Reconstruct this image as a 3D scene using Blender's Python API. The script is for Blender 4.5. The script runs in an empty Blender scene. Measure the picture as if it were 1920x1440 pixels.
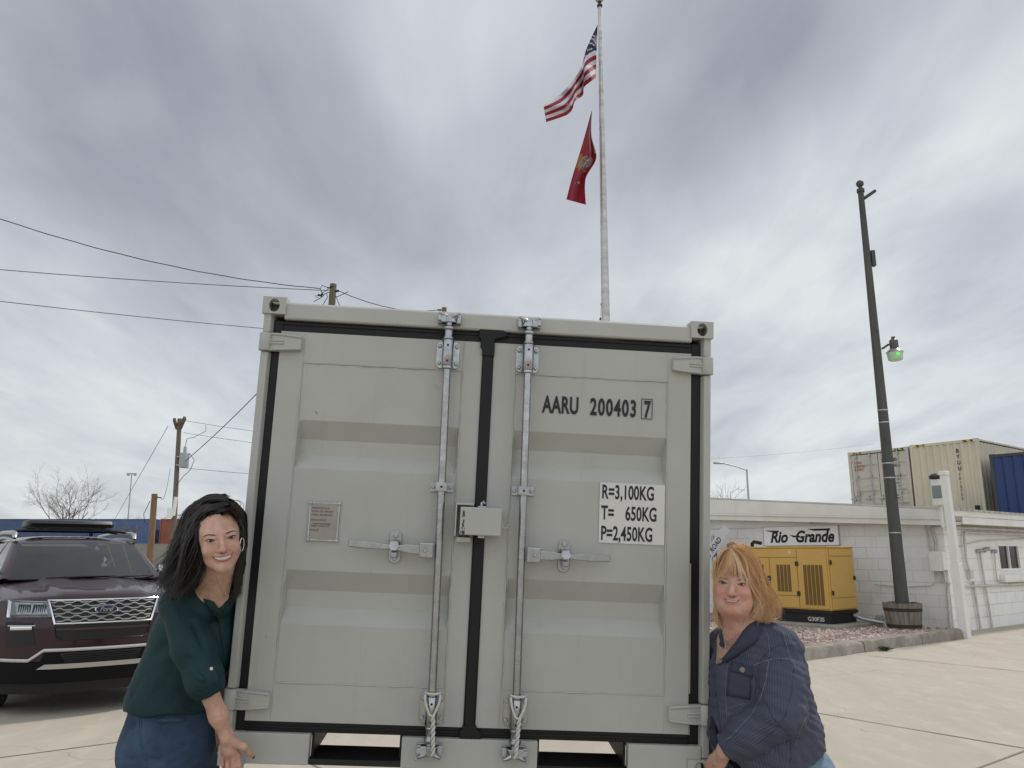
import bpy, bmesh, math, random
import numpy as np
from mathutils import Vector, Matrix
random.seed(7); NR = np.random.RandomState(11)
sc = bpy.context.scene; COL = sc.collection
R_ = math.radians

# ---------------------------------------------------------------- camera, world, sun, exposure
CAM_H = 1.48; FPX = 1480.0; PITCH = math.atan(320.0 / FPX)
cd = bpy.data.cameras.new('camera'); cam = bpy.data.objects.new('camera', cd); COL.objects.link(cam)
cam.location = (0, 0, CAM_H); cam.rotation_euler = (math.pi / 2 + PITCH, 0, 0)
cd.sensor_width = 36.0; cd.lens = 36.0 * FPX / 1920.0; cd.clip_end = 6000; cd.clip_start = 0.05
sc.camera = cam
sc.view_settings.view_transform = 'Standard'; sc.view_settings.look = 'None'
sc.view_settings.exposure = 0.0; sc.view_settings.gamma = 1.0
sc.cycles.max_bounces = 8; sc.cycles.transparent_max_bounces = 16
sc.cycles.sample_clamp_indirect = 6.0

SUN_AZ = R_(50.0)      # from +Y towards +X
SUN_EL = R_(50.0)
sl = bpy.data.lights.new('sun', 'SUN'); sun = bpy.data.objects.new('sun', sl); COL.objects.link(sun)
sl.energy = 2.3; sl.angle = R_(5.0); sl.color = (1.0, 0.93, 0.82)
sdir = Vector((math.sin(SUN_AZ) * math.cos(SUN_EL), math.cos(SUN_AZ) * math.cos(SUN_EL), math.sin(SUN_EL)))
sun.rotation_euler = sdir.to_track_quat('Z', 'Y').to_euler(); sun.location = (0, 0, 30)

def ray(px, py):
    x = (px - 960) / FPX; y = (720 - py) / FPX
    return np.array([x, math.cos(PITCH) - y * math.sin(PITCH), y * math.cos(PITCH) + math.sin(PITCH)])
def at(px, py, Y):
    r = ray(px, py); q = r * (Y / r[1]); return Vector((q[0], q[1], q[2] + CAM_H))

W = bpy.data.worlds.new('World'); sc.world = W; W.use_nodes = True
nt = W.node_tree; nt.nodes.clear()
def N(tree, t, **kw):
    n = tree.nodes.new(t)
    for k, v in kw.items():
        if k == 'ins':
            for a, b in v.items(): n.inputs[a].default_value = b
        else: setattr(n, k, v)
    return n
def build_world():
    L = nt.links.new
    out = N(nt, 'ShaderNodeOutputWorld')
    tc = N(nt, 'ShaderNodeTexCoord')
    nish = N(nt, 'ShaderNodeTexSky', sky_type='NISHITA'); nish.sun_disc = False
    nish.sun_elevation = SUN_EL; nish.sun_rotation = SUN_AZ
    sep = N(nt, 'ShaderNodeSeparateXYZ'); L(tc.outputs['Generated'], sep.inputs[0])
    def M(op, a, b=None, c=None, clamp=False):
        n = N(nt, 'ShaderNodeMath', operation=op); n.use_clamp = clamp
        for i, v in enumerate((a, b, c)):
            if v is None: continue
            if isinstance(v, (int, float)): n.inputs[i].default_value = v
            else: L(v, n.inputs[i])
        return n.outputs[0]
    z = M('MAXIMUM', sep.outputs[2], 0.0)
    dv = M('ADD', z, 0.16)
    u = M('DIVIDE', sep.outputs[0], dv); v = M('DIVIDE', sep.outputs[1], dv)
    cb = N(nt, 'ShaderNodeCombineXYZ'); L(u, cb.inputs[0]); L(v, cb.inputs[1])
    def noise(scale, detail, dist, rot, sx, sy, off):
        mp = N(nt, 'ShaderNodeMapping'); L(cb.outputs[0], mp.inputs[0])
        mp.inputs['Rotation'].default_value = (0, 0, R_(rot)); mp.inputs['Scale'].default_value = (sx, sy, 1)
        mp.inputs['Location'].default_value = off
        n = N(nt, 'ShaderNodeTexNoise', ins={'Scale': scale, 'Detail': detail, 'Roughness': 0.55, 'Distortion': dist})
        L(mp.outputs[0], n.inputs['Vector']); return n.outputs['Fac']
    n1 = noise(0.95, 7, 0.6, 55, 1.0, 0.55, (3.1, 1.7, 0))
    n2 = noise(2.3, 9, 0.55, 62, 1.0, 0.50, (7.3, 2.2, 0))
    n4 = noise(5.5, 9, 0.5, 66, 1.0, 0.42, (2.7, 5.1, 0))
    n3 = noise(0.45, 3, 0.2, 0, 1.0, 1.0, (1.3, 9.2, 0))
    dens = M('ADD', M('MULTIPLY', n1, 0.56), M('ADD', M('MULTIPLY', n2, 0.46), M('ADD', M('MULTIPLY', n3, 0.22), M('MULTIPLY', M('SUBTRACT', n4, 0.5), 0.24))))
    # big darker and brighter cloud masses, each at its own place in the sky
    blobs = [((1330, 130), 0.16, 0.17), ((1500, 60), 0.10, 0.10), ((520, 280), 0.20, 0.12), ((250, 130), 0.15, 0.10), ((760, 420), 0.11, 0.07),
             ((1000, 330), 0.11, 0.08), ((120, 330), 0.12, 0.06), ((60, 60), 0.16, 0.06), ((1250, 380), 0.07, 0.06), ((1880, 430), 0.05, 0.07),
             ((60, 740), 0.06, 0.05), ((400, 800), 0.08, 0.05), ((380, 560), 0.10, 0.03),
             ((880, 110), 0.12, -0.06), ((1700, 300), 0.17, -0.12), ((230, 190), 0.05, -0.09), ((1480, 430), 0.15, -0.08), ((1850, 150), 0.10, -0.10), ((1500, 760), 0.15, -0.05),
             ((650, 480), 0.06, -0.04), ((420, 60), 0.05, -0.05), ((150, 850), 0.16, -0.05)]
    for (px, py), rad, w in blobs:
        d = Vector(ray(px, py)).normalized()
        # warp the blob a little with the coarse noise so that its rim is ragged
        vm = N(nt, 'ShaderNodeVectorMath', operation='DISTANCE'); L(tc.outputs['Generated'], vm.inputs[0]); vm.inputs[1].default_value = d
        wob = M('ADD', vm.outputs['Value'], M('MULTIPLY', M('SUBTRACT', n2, 0.5), 0.16))
        mr = N(nt, 'ShaderNodeMapRange', interpolation_type='SMOOTHERSTEP')
        L(wob, mr.inputs['Value']); mr.inputs['From Min'].default_value = rad * 1.55; mr.inputs['From Max'].default_value = 0.0
        mr.inputs['To Min'].default_value = 0.0; mr.inputs['To Max'].default_value = w
        dens = M('ADD', dens, mr.outputs[0])
    # overcast thins towards the horizon
    hz = N(nt, 'ShaderNodeMapRange', interpolation_type='SMOOTHSTEP'); L(z, hz.inputs['Value'])
    hz.inputs['From Min'].default_value = 0.0; hz.inputs['From Max'].default_value = 0.42
    hz.inputs['To Min'].default_value = -0.10; hz.inputs['To Max'].default_value = 0.0
    dens = M('ADD', dens, hz.outputs[0])
    cr = N(nt, 'ShaderNodeValToRGB'); L(dens, cr.inputs[0])
    e = cr.color_ramp.elements
    e[0].position = 0.37; e[0].color = (0.73, 0.76, 0.77, 1)
    e[1].position = 0.93; e[1].color = (0.31, 0.325, 0.38, 1)
    m = cr.color_ramp.elements.new(0.57); m.color = (0.555, 0.585, 0.625, 1)
    m = cr.color_ramp.elements.new(0.72); m.color = (0.44, 0.46, 0.51, 1)
    # sky strength raised overhead and behind the camera, added to light walls facing it
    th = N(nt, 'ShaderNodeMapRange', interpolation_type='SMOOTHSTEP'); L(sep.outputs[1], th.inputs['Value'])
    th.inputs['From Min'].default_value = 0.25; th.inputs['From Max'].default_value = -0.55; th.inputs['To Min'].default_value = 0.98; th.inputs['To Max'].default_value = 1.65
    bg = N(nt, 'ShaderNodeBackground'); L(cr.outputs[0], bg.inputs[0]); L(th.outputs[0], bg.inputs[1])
    bg2 = N(nt, 'ShaderNodeBackground'); L(nish.outputs[0], bg2.inputs[0]); bg2.inputs[1].default_value = 0.006
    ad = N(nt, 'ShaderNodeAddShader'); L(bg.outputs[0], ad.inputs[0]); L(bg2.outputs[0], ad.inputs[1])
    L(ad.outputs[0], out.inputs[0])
build_world()
# ---------------------------------------------------------------- helpers
class MB:
    def __init__(s): s.v = []; s.f = []; s.m = []; s.cur = 0
    def add(s, vs, fs):
        o = len(s.v); s.v += [tuple(map(float, x)) for x in vs]
        for f in fs: s.f.append(tuple(i + o for i in f)); s.m.append(s.cur)
        return s
    def box(s, x0, y0, z0, x1, y1, z1):
        return s.add([(x0,y0,z0),(x1,y0,z0),(x1,y1,z0),(x0,y1,z0),(x0,y0,z1),(x1,y0,z1),(x1,y1,z1),(x0,y1,z1)],
                     [(0,3,2,1),(4,5,6,7),(0,1,5,4),(1,2,6,5),(2,3,7,6),(3,0,4,7)])
    def obox(s, c, ax, ay, az):
        c, ax, ay, az = map(Vector, (c, ax, ay, az)); P = []
        for k in (-1, 1):
            for i, j in ((-1,-1),(1,-1),(1,1),(-1,1)): P.append(c + ax*i + ay*j + az*k)
        return s.add(P, [(0,3,2,1),(4,5,6,7),(0,1,5,4),(1,2,6,5),(2,3,7,6),(3,0,4,7)])
    def loft(s, rings, closed=True, caps=True):
        n = len(rings[0]); o = []
        for r in rings: o += list(r)
        F = []
        for k in range(len(rings) - 1):
            for i in range(n if closed else n - 1):
                j = (i + 1) % n; F.append((k*n+i, k*n+j, (k+1)*n+j, (k+1)*n+i))
        if caps and closed:
            F.append(tuple(range(n))[::-1]); F.append(tuple((len(rings)-1)*n + i for i in range(n)))
        return s.add(o, F)
    def prism(s, poly, axis, d0, d1):
        """poly in the plane across `axis` ('x': (y,z), 'y': (x,z), 'z': (x,y)), from d0 to d1"""
        f = {'x': lambda a, b, d: (d, a, b), 'y': lambda a, b, d: (a, d, b), 'z': lambda a, b, d: (a, b, d)}[axis]
        return s.loft([[f(a, b, d0) for a, b in poly], [f(a, b, d1) for a, b in poly]])
    def tube(s, pts, r, n=8, caps=True):
        pts = [Vector(p) for p in pts]; m = len(pts)
        rs = r if isinstance(r, (list, tuple)) else [r] * m
        rings = []; ref = None
        for i, p in enumerate(pts):
            t = (pts[min(i+1, m-1)] - pts[max(i-1, 0)])
            t = t.normalized() if t.length > 1e-9 else Vector((0, 0, 1))
            if ref is None: ref = t.orthogonal().normalized()
            ref = (ref - t * ref.dot(t))
            ref = ref.normalized() if ref.length > 1e-6 else t.orthogonal().normalized()
            b = t.cross(ref)
            rings.append([p + (ref * math.cos(a) + b * math.sin(a)) * rs[i] for a in [2*math.pi*k/n for k in range(n)]])
        return s.loft(rings, caps=caps)
    def lathe(s, prof, o=(0,0,0), ax='z', n=20, caps=True):
        o = Vector(o); rings = []
        for r, h in prof:
            ring = []
            for k in range(n):
                a = 2*math.pi*k/n; c, q = r*math.cos(a), r*math.sin(a)
                ring.append(o + Vector({'z': (c, q, h), 'y': (c, h, q), 'x': (h, c, q)}[ax]))
            rings.append(ring)
        return s.loft(rings, caps=caps)
    def grid(s, P):
        """P[i][j] points"""
        n = len(P); m = len(P[0]); V = [p for row in P for p in row]
        return s.add(V, [(i*m+j, i*m+j+1, (i+1)*m+j+1, (i+1)*m+j) for i in range(n-1) for j in range(m-1)])
    def sphere(s, c, r, n=12, sx=1, sy=1, sz=1):
        c = Vector(c); rings = []
        for k in range(1, n):
            a = math.pi * k / n
            rings.append([c + Vector((r*sx*math.sin(a)*math.cos(b), r*sy*math.sin(a)*math.sin(b), r*sz*math.cos(a))) for b in [2*math.pi*j/(2*n) for j in range(2*n)]])
        return s.loft(rings)
    def build(s, name, mats, parent=None, sm=35, bev=0, solid=0, loc=None, recalc=True, label=None):
        me = bpy.data.meshes.new(name); me.from_pydata(s.v, [], s.f); me.validate(verbose=False)
        if not isinstance(mats, (list, tuple)): mats = [mats]
        for q in mats: me.materials.append(q)
        if len(mats) > 1 and len(me.polygons) == len(s.m): me.polygons.foreach_set('material_index', s.m)
        if recalc:
            bm = bmesh.new(); bm.from_mesh(me); bmesh.ops.recalc_face_normals(bm, faces=bm.faces); bm.to_mesh(me); bm.free()
        o = bpy.data.objects.new(name, me); COL.objects.link(o)
        if parent: o.parent = parent
        if loc is not None: o.location = loc
        if bev:
            b = o.modifiers.new('bevel', 'BEVEL'); b.width = bev; b.segments = 2; b.limit_method = 'ANGLE'; b.angle_limit = R_(40)
        if solid:
            b = o.modifiers.new('solid', 'SOLIDIFY'); b.thickness = solid; b.offset = 0
        if sm:
            me.shade_smooth(); me.set_sharp_from_angle(angle=R_(sm))
        if label: o['label'] = label
        return o

def tag(o, label=None, cat=None, group=None, kind=None):
    if label: o['label'] = label
    if cat: o['category'] = cat
    if group: o['group'] = group
    if kind: o['kind'] = kind
    return o
def thing(name, label, cat, loc=(0,0,0), rz=0.0, group=None):
    o = bpy.data.objects.new(name, None); COL.objects.link(o); o.location = loc; o.rotation_euler = (0, 0, rz)
    o.empty_display_size = 0.2
    return tag(o, label, cat, group)
def copy_tree(o, parent=None):
    c = o.copy(); COL.objects.link(c)
    if parent: c.parent = parent
    for ch in o.children: copy_tree(ch, c)
    return c

def text_mesh(txt, size, mat, name, parent, M, sx=1.0, shear=0.0, bold=0.0, depth=0.0004, align='LEFT', space=1.0):
    cu = bpy.data.curves.new(name, 'FONT'); cu.body = txt; cu.size = size; cu.shear = shear; cu.offset = bold
    cu.align_x = align; cu.extrude = depth; cu.space_character = space; cu.resolution_u = 4
    t = bpy.data.objects.new(name, cu); COL.objects.link(t)
    dg = bpy.context.evaluated_depsgraph_get()
    me = bpy.data.meshes.new_from_object(t.evaluated_get(dg))
    bpy.data.objects.remove(t); bpy.data.curves.remove(cu)
    me.transform(M @ Matrix.Diagonal((sx, 1, 1, 1)))
    me.materials.clear(); me.materials.append(mat)
    o = bpy.data.objects.new(name, me); COL.objects.link(o)
    if parent: o.parent = parent
    return o
def M_front(x, y, z): # text in the local XZ plane, read from -Y
    return Matrix.Translation((x, y, z)) @ Matrix.Rotation(math.pi/2, 4, 'X')

# ---------------------------------------------------------------- materials
def mat(name, col, rough=0.6, metal=0.0, var=0.0, vs=4.0, col2=None, bump=0.0, bs=40.0, coat=0.0, spec=0.5, det=5.0, stretch=(1,1,1), bdist=0.004, sss=0.0, rvar=0.0):
    m = bpy.data.materials.new(name); m.use_nodes = True; t = m.node_tree; b = t.nodes['Principled BSDF']; L = t.links.new
    b.inputs['Base Color'].default_value = (*col, 1); b.inputs['Roughness'].default_value = rough; b.inputs['Metallic'].default_value = metal
    b.inputs['Coat Weight'].default_value = coat; b.inputs['Coat Roughness'].default_value = 0.05; b.inputs['Specular IOR Level'].default_value = spec
    if sss:
        b.inputs['Subsurface Weight'].default_value = sss; b.inputs['Subsurface Radius'].default_value = (0.012, 0.004, 0.002); b.inputs['Subsurface Scale'].default_value = 1.0
    if var or bump or rvar:
        tc = N(t, 'ShaderNodeTexCoord'); mp = N(t, 'ShaderNodeMapping'); L(tc.outputs['Object'], mp.inputs[0]); mp.inputs['Scale'].default_value = stretch
    if var or rvar:
        n = N(t, 'ShaderNodeTexNoise', ins={'Scale': vs, 'Detail': det, 'Roughness': 0.6}); L(mp.outputs[0], n.inputs['Vector'])
        mr = N(t, 'ShaderNodeMapRange'); L(n.outputs['Fac'], mr.inputs[0]); mr.inputs[1].default_value = 0.3; mr.inputs[2].default_value = 0.7
    if var:
        c2 = col2 or tuple(c * (1 - var) for c in col)
        mx = N(t, 'ShaderNodeMix', data_type='RGBA'); L(mr.outputs[0], mx.inputs[0])
        mx.inputs['A'].default_value = (*col, 1); mx.inputs['B'].default_value = (*c2, 1); L(mx.outputs['Result'], b.inputs['Base Color'])
    if rvar:
        m2 = N(t, 'ShaderNodeMapRange'); L(mr.outputs[0], m2.inputs[0]); m2.inputs[3].default_value = rough; m2.inputs[4].default_value = rough + rvar
        L(m2.outputs[0], b.inputs['Roughness'])
    if bump:
        n = N(t, 'ShaderNodeTexNoise', ins={'Scale': bs, 'Detail': 4, 'Roughness': 0.6}); L(mp.outputs[0], n.inputs['Vector'])
        bu = N(t, 'ShaderNodeBump', ins={'Strength': bump, 'Distance': bdist}); L(n.outputs['Fac'], bu.inputs['Height']); L(bu.outputs[0], b.inputs['Normal'])
    return m
def emis(m, col, s):
    b = m.node_tree.nodes['Principled BSDF']; b.inputs['Emission Color'].default_value = (*col, 1); b.inputs['Emission Strength'].default_value = s; return m
def glass(name, tint=(0.6, 0.65, 0.65), rough=0.02, gloss=1.5, clear=0.75):
    """a pane: tinted transparency under a reflection that grows towards grazing view"""
    m = bpy.data.materials.new(name); m.use_nodes = True; t = m.node_tree; t.nodes.clear(); L = t.links.new
    o = N(t, 'ShaderNodeOutputMaterial'); fr = N(t, 'ShaderNodeFresnel', ins={'IOR': gloss})
    tr = N(t, 'ShaderNodeBsdfTransparent'); tr.inputs[0].default_value = (*[c * clear for c in tint], 1)
    gl = N(t, 'ShaderNodeBsdfGlossy', ins={'Roughness': rough}); mx = N(t, 'ShaderNodeMixShader')
    L(fr.outputs[0], mx.inputs[0]); L(tr.outputs[0], mx.inputs[1]); L(gl.outputs[0], mx.inputs[2]); L(mx.outputs[0], o.inputs[0]); return m

MT = {}
MT['galv'] = mat('galvanised steel', (0.44, 0.455, 0.46), 0.22, 1.0, var=0.30, vs=22, bump=0.10, bs=70, rvar=0.12)
MT['galv_dull'] = mat('dull galvanised steel', (0.5, 0.51, 0.51), 0.5, 0.85, var=0.3, vs=20)
MT['cont'] = mat('container grey paint', (0.41, 0.412, 0.375), 0.42, 0.0, var=0.10, vs=2.2, bump=0.10, bs=14, spec=0.42, bdist=0.01, rvar=0.12)
MT['rubber'] = mat('black rubber seal', (0.004, 0.004, 0.0045), 0.5, var=0.3, vs=12, bump=0.2, bs=30, spec=0.35)
MT['black'] = mat('black paint', (0.005, 0.005, 0.0055), 0.55, var=0.25, vs=9)
MT['blackplastic'] = mat('black plastic', (0.018, 0.018, 0.02), 0.42, var=0.2, vs=12)
MT['ink'] = mat('black lettering', (0.01, 0.01, 0.012), 0.6)
MT['label'] = mat('white sticker', (0.60, 0.59, 0.555), 0.45, var=0.05, vs=6)
MT['plate'] = mat('stamped steel plate', (0.33, 0.30, 0.275), 0.42, 0.55, var=0.15, vs=10)
MT['rope'] = mat('white braided cord', (0.6, 0.58, 0.53), 0.85, var=0.3, vs=120)
MT['wood'] = mat('weathered pole wood', (0.17, 0.15, 0.105), 0.85, var=0.5, vs=3, stretch=(6, 6, 0.5), bump=0.5, bs=12)
MT['woodbrown'] = mat('brown pole wood', (0.24, 0.15, 0.08), 0.85, var=0.5, vs=3, stretch=(6, 6, 0.5), bump=0.5, bs=12)
MT['wire'] = mat('cable', (0.035, 0.035, 0.04), 0.7)

def speckle(m, lo, hi, scale, col, stretch=(1, 1, 1), k=1.0):
    """small scuffs and specks of another colour over an existing material"""
    t = m.node_tree; b = t.nodes['Principled BSDF']; L = t.links.new
    tc = N(t, 'ShaderNodeTexCoord'); mp = N(t, 'ShaderNodeMapping'); L(tc.outputs['Object'], mp.inputs[0]); mp.inputs['Scale'].default_value = stretch
    n = N(t, 'ShaderNodeTexNoise', ins={'Scale': scale, 'Detail': 6, 'Roughness': .65}); L(mp.outputs[0], n.inputs['Vector'])
    r = N(t, 'ShaderNodeMapRange'); L(n.outputs['Fac'], r.inputs[0]); r.inputs[1].default_value = lo; r.inputs[2].default_value = hi; r.inputs[4].default_value = k
    mx = N(t, 'ShaderNodeMix', data_type='RGBA'); L(r.outputs[0], mx.inputs[0])
    if b.inputs['Base Color'].links: L(b.inputs['Base Color'].links[0].from_socket, mx.inputs['A'])
    else: mx.inputs['A'].default_value = b.inputs['Base Color'].default_value
    mx.inputs['B'].default_value = (*col, 1); L(mx.outputs['Result'], b.inputs['Base Color'])
speckle(MT['cont'], .70, .76, 16, (.16, .15, .13)); speckle(MT['cont'], .60, .80, 3.0, (.34, .33, .285), (5, 5, .35), .8); speckle(MT['cont'], .74, .78, 5, (.22, .13, .07), (1, 1, .6), .8)
# ---------------------------------------------------------------- setting: ground
def concrete_mat():
    m = bpy.data.materials.new('concrete'); m.use_nodes = True; t = m.node_tree; b = t.nodes['Principled BSDF']; L = t.links.new
    tc = N(t, 'ShaderNodeTexCoord')
    def nz(s, d, mn, mx, rot=0, sc3=(1,1,1)):
        mp = N(t, 'ShaderNodeMapping'); L(tc.outputs['Object'], mp.inputs[0]); mp.inputs['Rotation'].default_value = (0, 0, R_(rot)); mp.inputs['Scale'].default_value = sc3
        n = N(t, 'ShaderNodeTexNoise', ins={'Scale': s, 'Detail': d, 'Roughness': 0.62}); L(mp.outputs[0], n.inputs['Vector'])
        r = N(t, 'ShaderNodeMapRange'); L(n.outputs['Fac'], r.inputs[0]); r.inputs[1].default_value = mn; r.inputs[2].default_value = mx; return r.outputs[0]
    def mix(f, a, c, typ='MIX'):
        x = N(t, 'ShaderNodeMix', data_type='RGBA', blend_type=typ)
        if isinstance(f, float): x.inputs[0].default_value = f
        else: L(f, x.inputs[0])
        for k, q in (('A', a), ('B', c)):
            if isinstance(q, tuple): x.inputs[k].default_value = (*q, 1)
            else: L(q, x.inputs[k])
        return x.outputs['Result']
    c = mix(nz(0.35, 5, .3, .7), (.445, .408, .340), (.395, .364, .306))
    c = mix(nz(1.6, 7, .42, .75, 35, (1, .35, 1)), c, (.365, .335, .280))
    c = mix(nz(6, 8, .5, .8, 60, (1, .4, 1)), c, (.49, .445, .365))
    c = mix(nz(60, 3, .62, .75), c, (.30, .275, .235))
    c = mix(nz(3.2, 4, .71, .74), c, (.27, .25, .22))
    # fine wandering cracks, only here and there
    mpv = N(t, 'ShaderNodeMapping'); L(tc.outputs['Object'], mpv.inputs[0]); nv = N(t, 'ShaderNodeTexNoise', ins={'Scale': 1.4, 'Detail': 6}); L(tc.outputs['Object'], nv.inputs['Vector'])
    va = N(t, 'ShaderNodeVectorMath', operation='MULTIPLY_ADD'); L(nv.outputs['Color'], va.inputs[0]); va.inputs[1].default_value = (.9, .9, 0); L(mpv.outputs[0], va.inputs[2])
    vo = N(t, 'ShaderNodeTexVoronoi', feature='DISTANCE_TO_EDGE', ins={'Scale': .22}); L(va.outputs[0], vo.inputs['Vector'])
    rv = N(t, 'ShaderNodeMapRange'); L(vo.outputs['Distance'], rv.inputs[0]); rv.inputs[1].default_value = .0012; rv.inputs[2].default_value = .0004; rv.inputs[3].default_value = 0; rv.inputs[4].default_value = .8
    mk = N(t, 'ShaderNodeMath', operation='MULTIPLY'); L(rv.outputs[0], mk.inputs[0]); L(nz(.5, 3, .45, .6), mk.inputs[1])
    c = mix(mk.outputs[0], c, (.20, .18, .15))
    c = mix(nz(.9, 3, .64, .78), c, (.30, .275, .235)); c = mix(nz(.6, 4, .60, .80, 20, (1, .22, 1)), c, (.50, .46, .385))
    L(c, b.inputs['Base Color']); b.inputs['Roughness'].default_value = 0.85; b.inputs['Specular IOR Level'].default_value = 0.3
    n = N(t, 'ShaderNodeTexNoise', ins={'Scale': 45, 'Detail': 6, 'Roughness': .7}); L(tc.outputs['Object'], n.inputs['Vector'])
    bu = N(t, 'ShaderNodeBump', ins={'Strength': .35, 'Distance': .006}); L(n.outputs['Fac'], bu.inputs['Height']); L(bu.outputs[0], b.inputs['Normal'])
    return m
MT['concrete'] = concrete_mat()
MT['joint'] = mat('dark concrete joint', (0.26, 0.235, 0.195), 0.9, var=0.4, vs=3)
mb = MB(); S = 1800
mb.add([(-S, -300, 0), (S, -300, 0), (S, S, 0), (-S, S, 0)], [(0, 1, 2, 3)])
tag(mb.build('ground', MT['concrete'], sm=0), kind='structure')

# the building's own axes: ex runs along its side wall (away to the right), ey along its gable wall (away to the left)
TH = math.atan2(.613, .79); EX = Vector((math.cos(TH), math.sin(TH), 0)); EY = Vector((-math.sin(TH), math.cos(TH), 0)); W0 = Vector((8.61, 16.02, 0))
def BL(x, y, z=0.0): return W0 + EX * x + EY * y + Vector((0, 0, z))
# saw-cut joints of the yard's slabs, parallel to the building
jb = MB()
def joint(p, d, l0, l1, w=0.009):
    n = Vector((-d.y, d.x, 0)); pts = []
    P = [p + d * s for s in np.linspace(l0, l1, 40)]
    o = [q + n * (w * (0.6 + 0.8 * NR.rand())) for q in P]; u = [q - n * (w * (0.6 + 0.8 * NR.rand())) for q in P]
    jb.loft([[Vector((q.x, q.y, .004)) for q in o], [Vector((q.x, q.y, .004)) for q in u]], closed=False, caps=False)
joint(Vector((-3.49, 6.59, 0)), EX, -9, 16); joint(Vector((-3.49, 6.59, 0)) + EY * 4.6, EX, -9, 9); joint(Vector((-3.49, 6.59, 0)) - EY * 4.6, EX, -8, 16)
joint(Vector((3.43, 7.37, 0)), EY, -12, 2.6); joint(Vector((3.43, 7.37, 0)) - EX * 4.6, EY, -12, 8); joint(Vector((3.43, 7.37, 0)) + EX * 4.6, EY, -12, 3.0)
joint(Vector((3.43, 7.37, 0)) - EX * 9.2, EY, -12, 14)
tag(jb.build('ground_joints', MT['joint'], sm=0), kind='structure')

# raised railway bank behind the yard on the left
MT['ballast'] = mat('dark ballast', (0.15, 0.135, 0.11), 0.95, var=0.6, vs=1.5, bump=0.8, bs=6, bdist=.1)
eb = MB(); P = []
for x in np.linspace(-140, 30, 60):
    row = []
    for y, z in ((52, -.3), (58, .7), (66, 1.6), (74, 2.3), (79, 2.46), (120, 2.46), (135, -.3)):
        row.append((x, y + math.sin(x * .3), z + (0 if z < 0 else .15 * math.sin(x * .21 + y))))
    P.append(row)
eb.grid(P); tag(eb.build('embankment', MT['ballast'], sm=60), kind='structure')

# ---------------------------------------------------------------- white block building
def block_mat(name, c1, c2):
    m = bpy.data.materials.new(name); m.use_nodes = True; t = m.node_tree; b = t.nodes['Principled BSDF']; L = t.links.new
    tc = N(t, 'ShaderNodeTexCoord'); sp = N(t, 'ShaderNodeSeparateXYZ'); L(tc.outputs['Object'], sp.inputs[0])
    ad = N(t, 'ShaderNodeMath', operation='ADD'); L(sp.outputs[0], ad.inputs[0]); L(sp.outputs[1], ad.inputs[1])
    cb = N(t, 'ShaderNodeCombineXYZ'); L(ad.outputs[0], cb.inputs[0]); L(sp.outputs[2], cb.inputs[1])
    nz = N(t, 'ShaderNodeTexNoise', ins={'Scale': 1.3, 'Detail': 5}); L(tc.outputs['Object'], nz.inputs['Vector'])
    vm = N(t, 'ShaderNodeVectorMath', operation='SCALE'); L(nz.outputs['Color'], vm.inputs[0]); vm.inputs['Scale'].default_value = 0.02
    va = N(t, 'ShaderNodeVectorMath', operation='ADD'); L(cb.outputs[0], va.inputs[0]); L(vm.outputs[0], va.inputs[1])
    br = N(t, 'ShaderNodeTexBrick', ins={'Scale': 1.0, 'Mortar Size': 0.0055, 'Mortar Smooth': 0.35, 'Brick Width': .47, 'Row Height': .235, 'Color1': (*c1, 1), 'Color2': (*[c * .95 for c in c1], 1), 'Mortar': (*c2, 1)})
    L(va.outputs[0], br.inputs['Vector'])
    # thin scuffs and grime towards no particular place
    n2 = N(t, 'ShaderNodeTexNoise', ins={'Scale': 2.2, 'Detail': 8, 'Roughness': .7}); L(tc.outputs['Object'], n2.inputs['Vector'])
    r2 = N(t, 'ShaderNodeMapRange'); L(n2.outputs['Fac'], r2.inputs[0]); r2.inputs[1].default_value = .52; r2.inputs[2].default_value = .8; r2.inputs[4].default_value = .55
    mx = N(t, 'ShaderNodeMix', data_type='RGBA'); L(r2.outputs[0], mx.inputs[0]); L(br.outputs['Color'], mx.inputs['A']); mx.inputs['B'].default_value = (.48, .455, .41, 1)
    # old joints picked out in patches
    n3 = N(t, 'ShaderNodeTexNoise', ins={'Scale': .9, 'Detail': 3}); L(tc.outputs['Object'], n3.inputs['Vector'])
    r3 = N(t, 'ShaderNodeMapRange'); L(n3.outputs['Fac'], r3.inputs[0]); r3.inputs[1].default_value = .4; r3.inputs[2].default_value = .62
    m3 = N(t, 'ShaderNodeMath', operation='MULTIPLY'); L(r3.outputs[0], m3.inputs[0]); L(br.outputs['Fac'], m3.inputs[1])
    m4 = N(t, 'ShaderNodeMath', operation='MULTIPLY'); L(m3.outputs[0], m4.inputs[0]); m4.inputs[1].default_value = .42
    mx2 = N(t, 'ShaderNodeMix', data_type='RGBA'); L(m4.outputs[0], mx2.inputs[0]); L(mx.outputs['Result'], mx2.inputs['A']); mx2.inputs['B'].default_value = (.2, .18, .155, 1)
    L(mx2.outputs['Result'], b.inputs['Base Color']); b.inputs['Roughness'].default_value = .6; b.inputs['Specular IOR Level'].default_value = .35
    bu = N(t, 'ShaderNodeBump', ins={'Strength': .6, 'Distance': .008}); bu.invert = True; L(br.outputs['Fac'], bu.inputs['Height'])
    n4 = N(t, 'ShaderNodeTexNoise', ins={'Scale': 25, 'Detail': 5}); L(tc.outputs['Object'], n4.inputs['Vector'])
    bu2 = N(t, 'ShaderNodeBump', ins={'Strength': .3, 'Distance': .006}); L(n4.outputs['Fac'], bu2.inputs['Height']); L(bu.outputs[0], bu2.inputs['Normal']); L(bu2.outputs[0], b.inputs['Normal'])
    return m
MT['block'] = block_mat('painted block', (.80, .79, .755), (.70, .685, .645))
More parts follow.
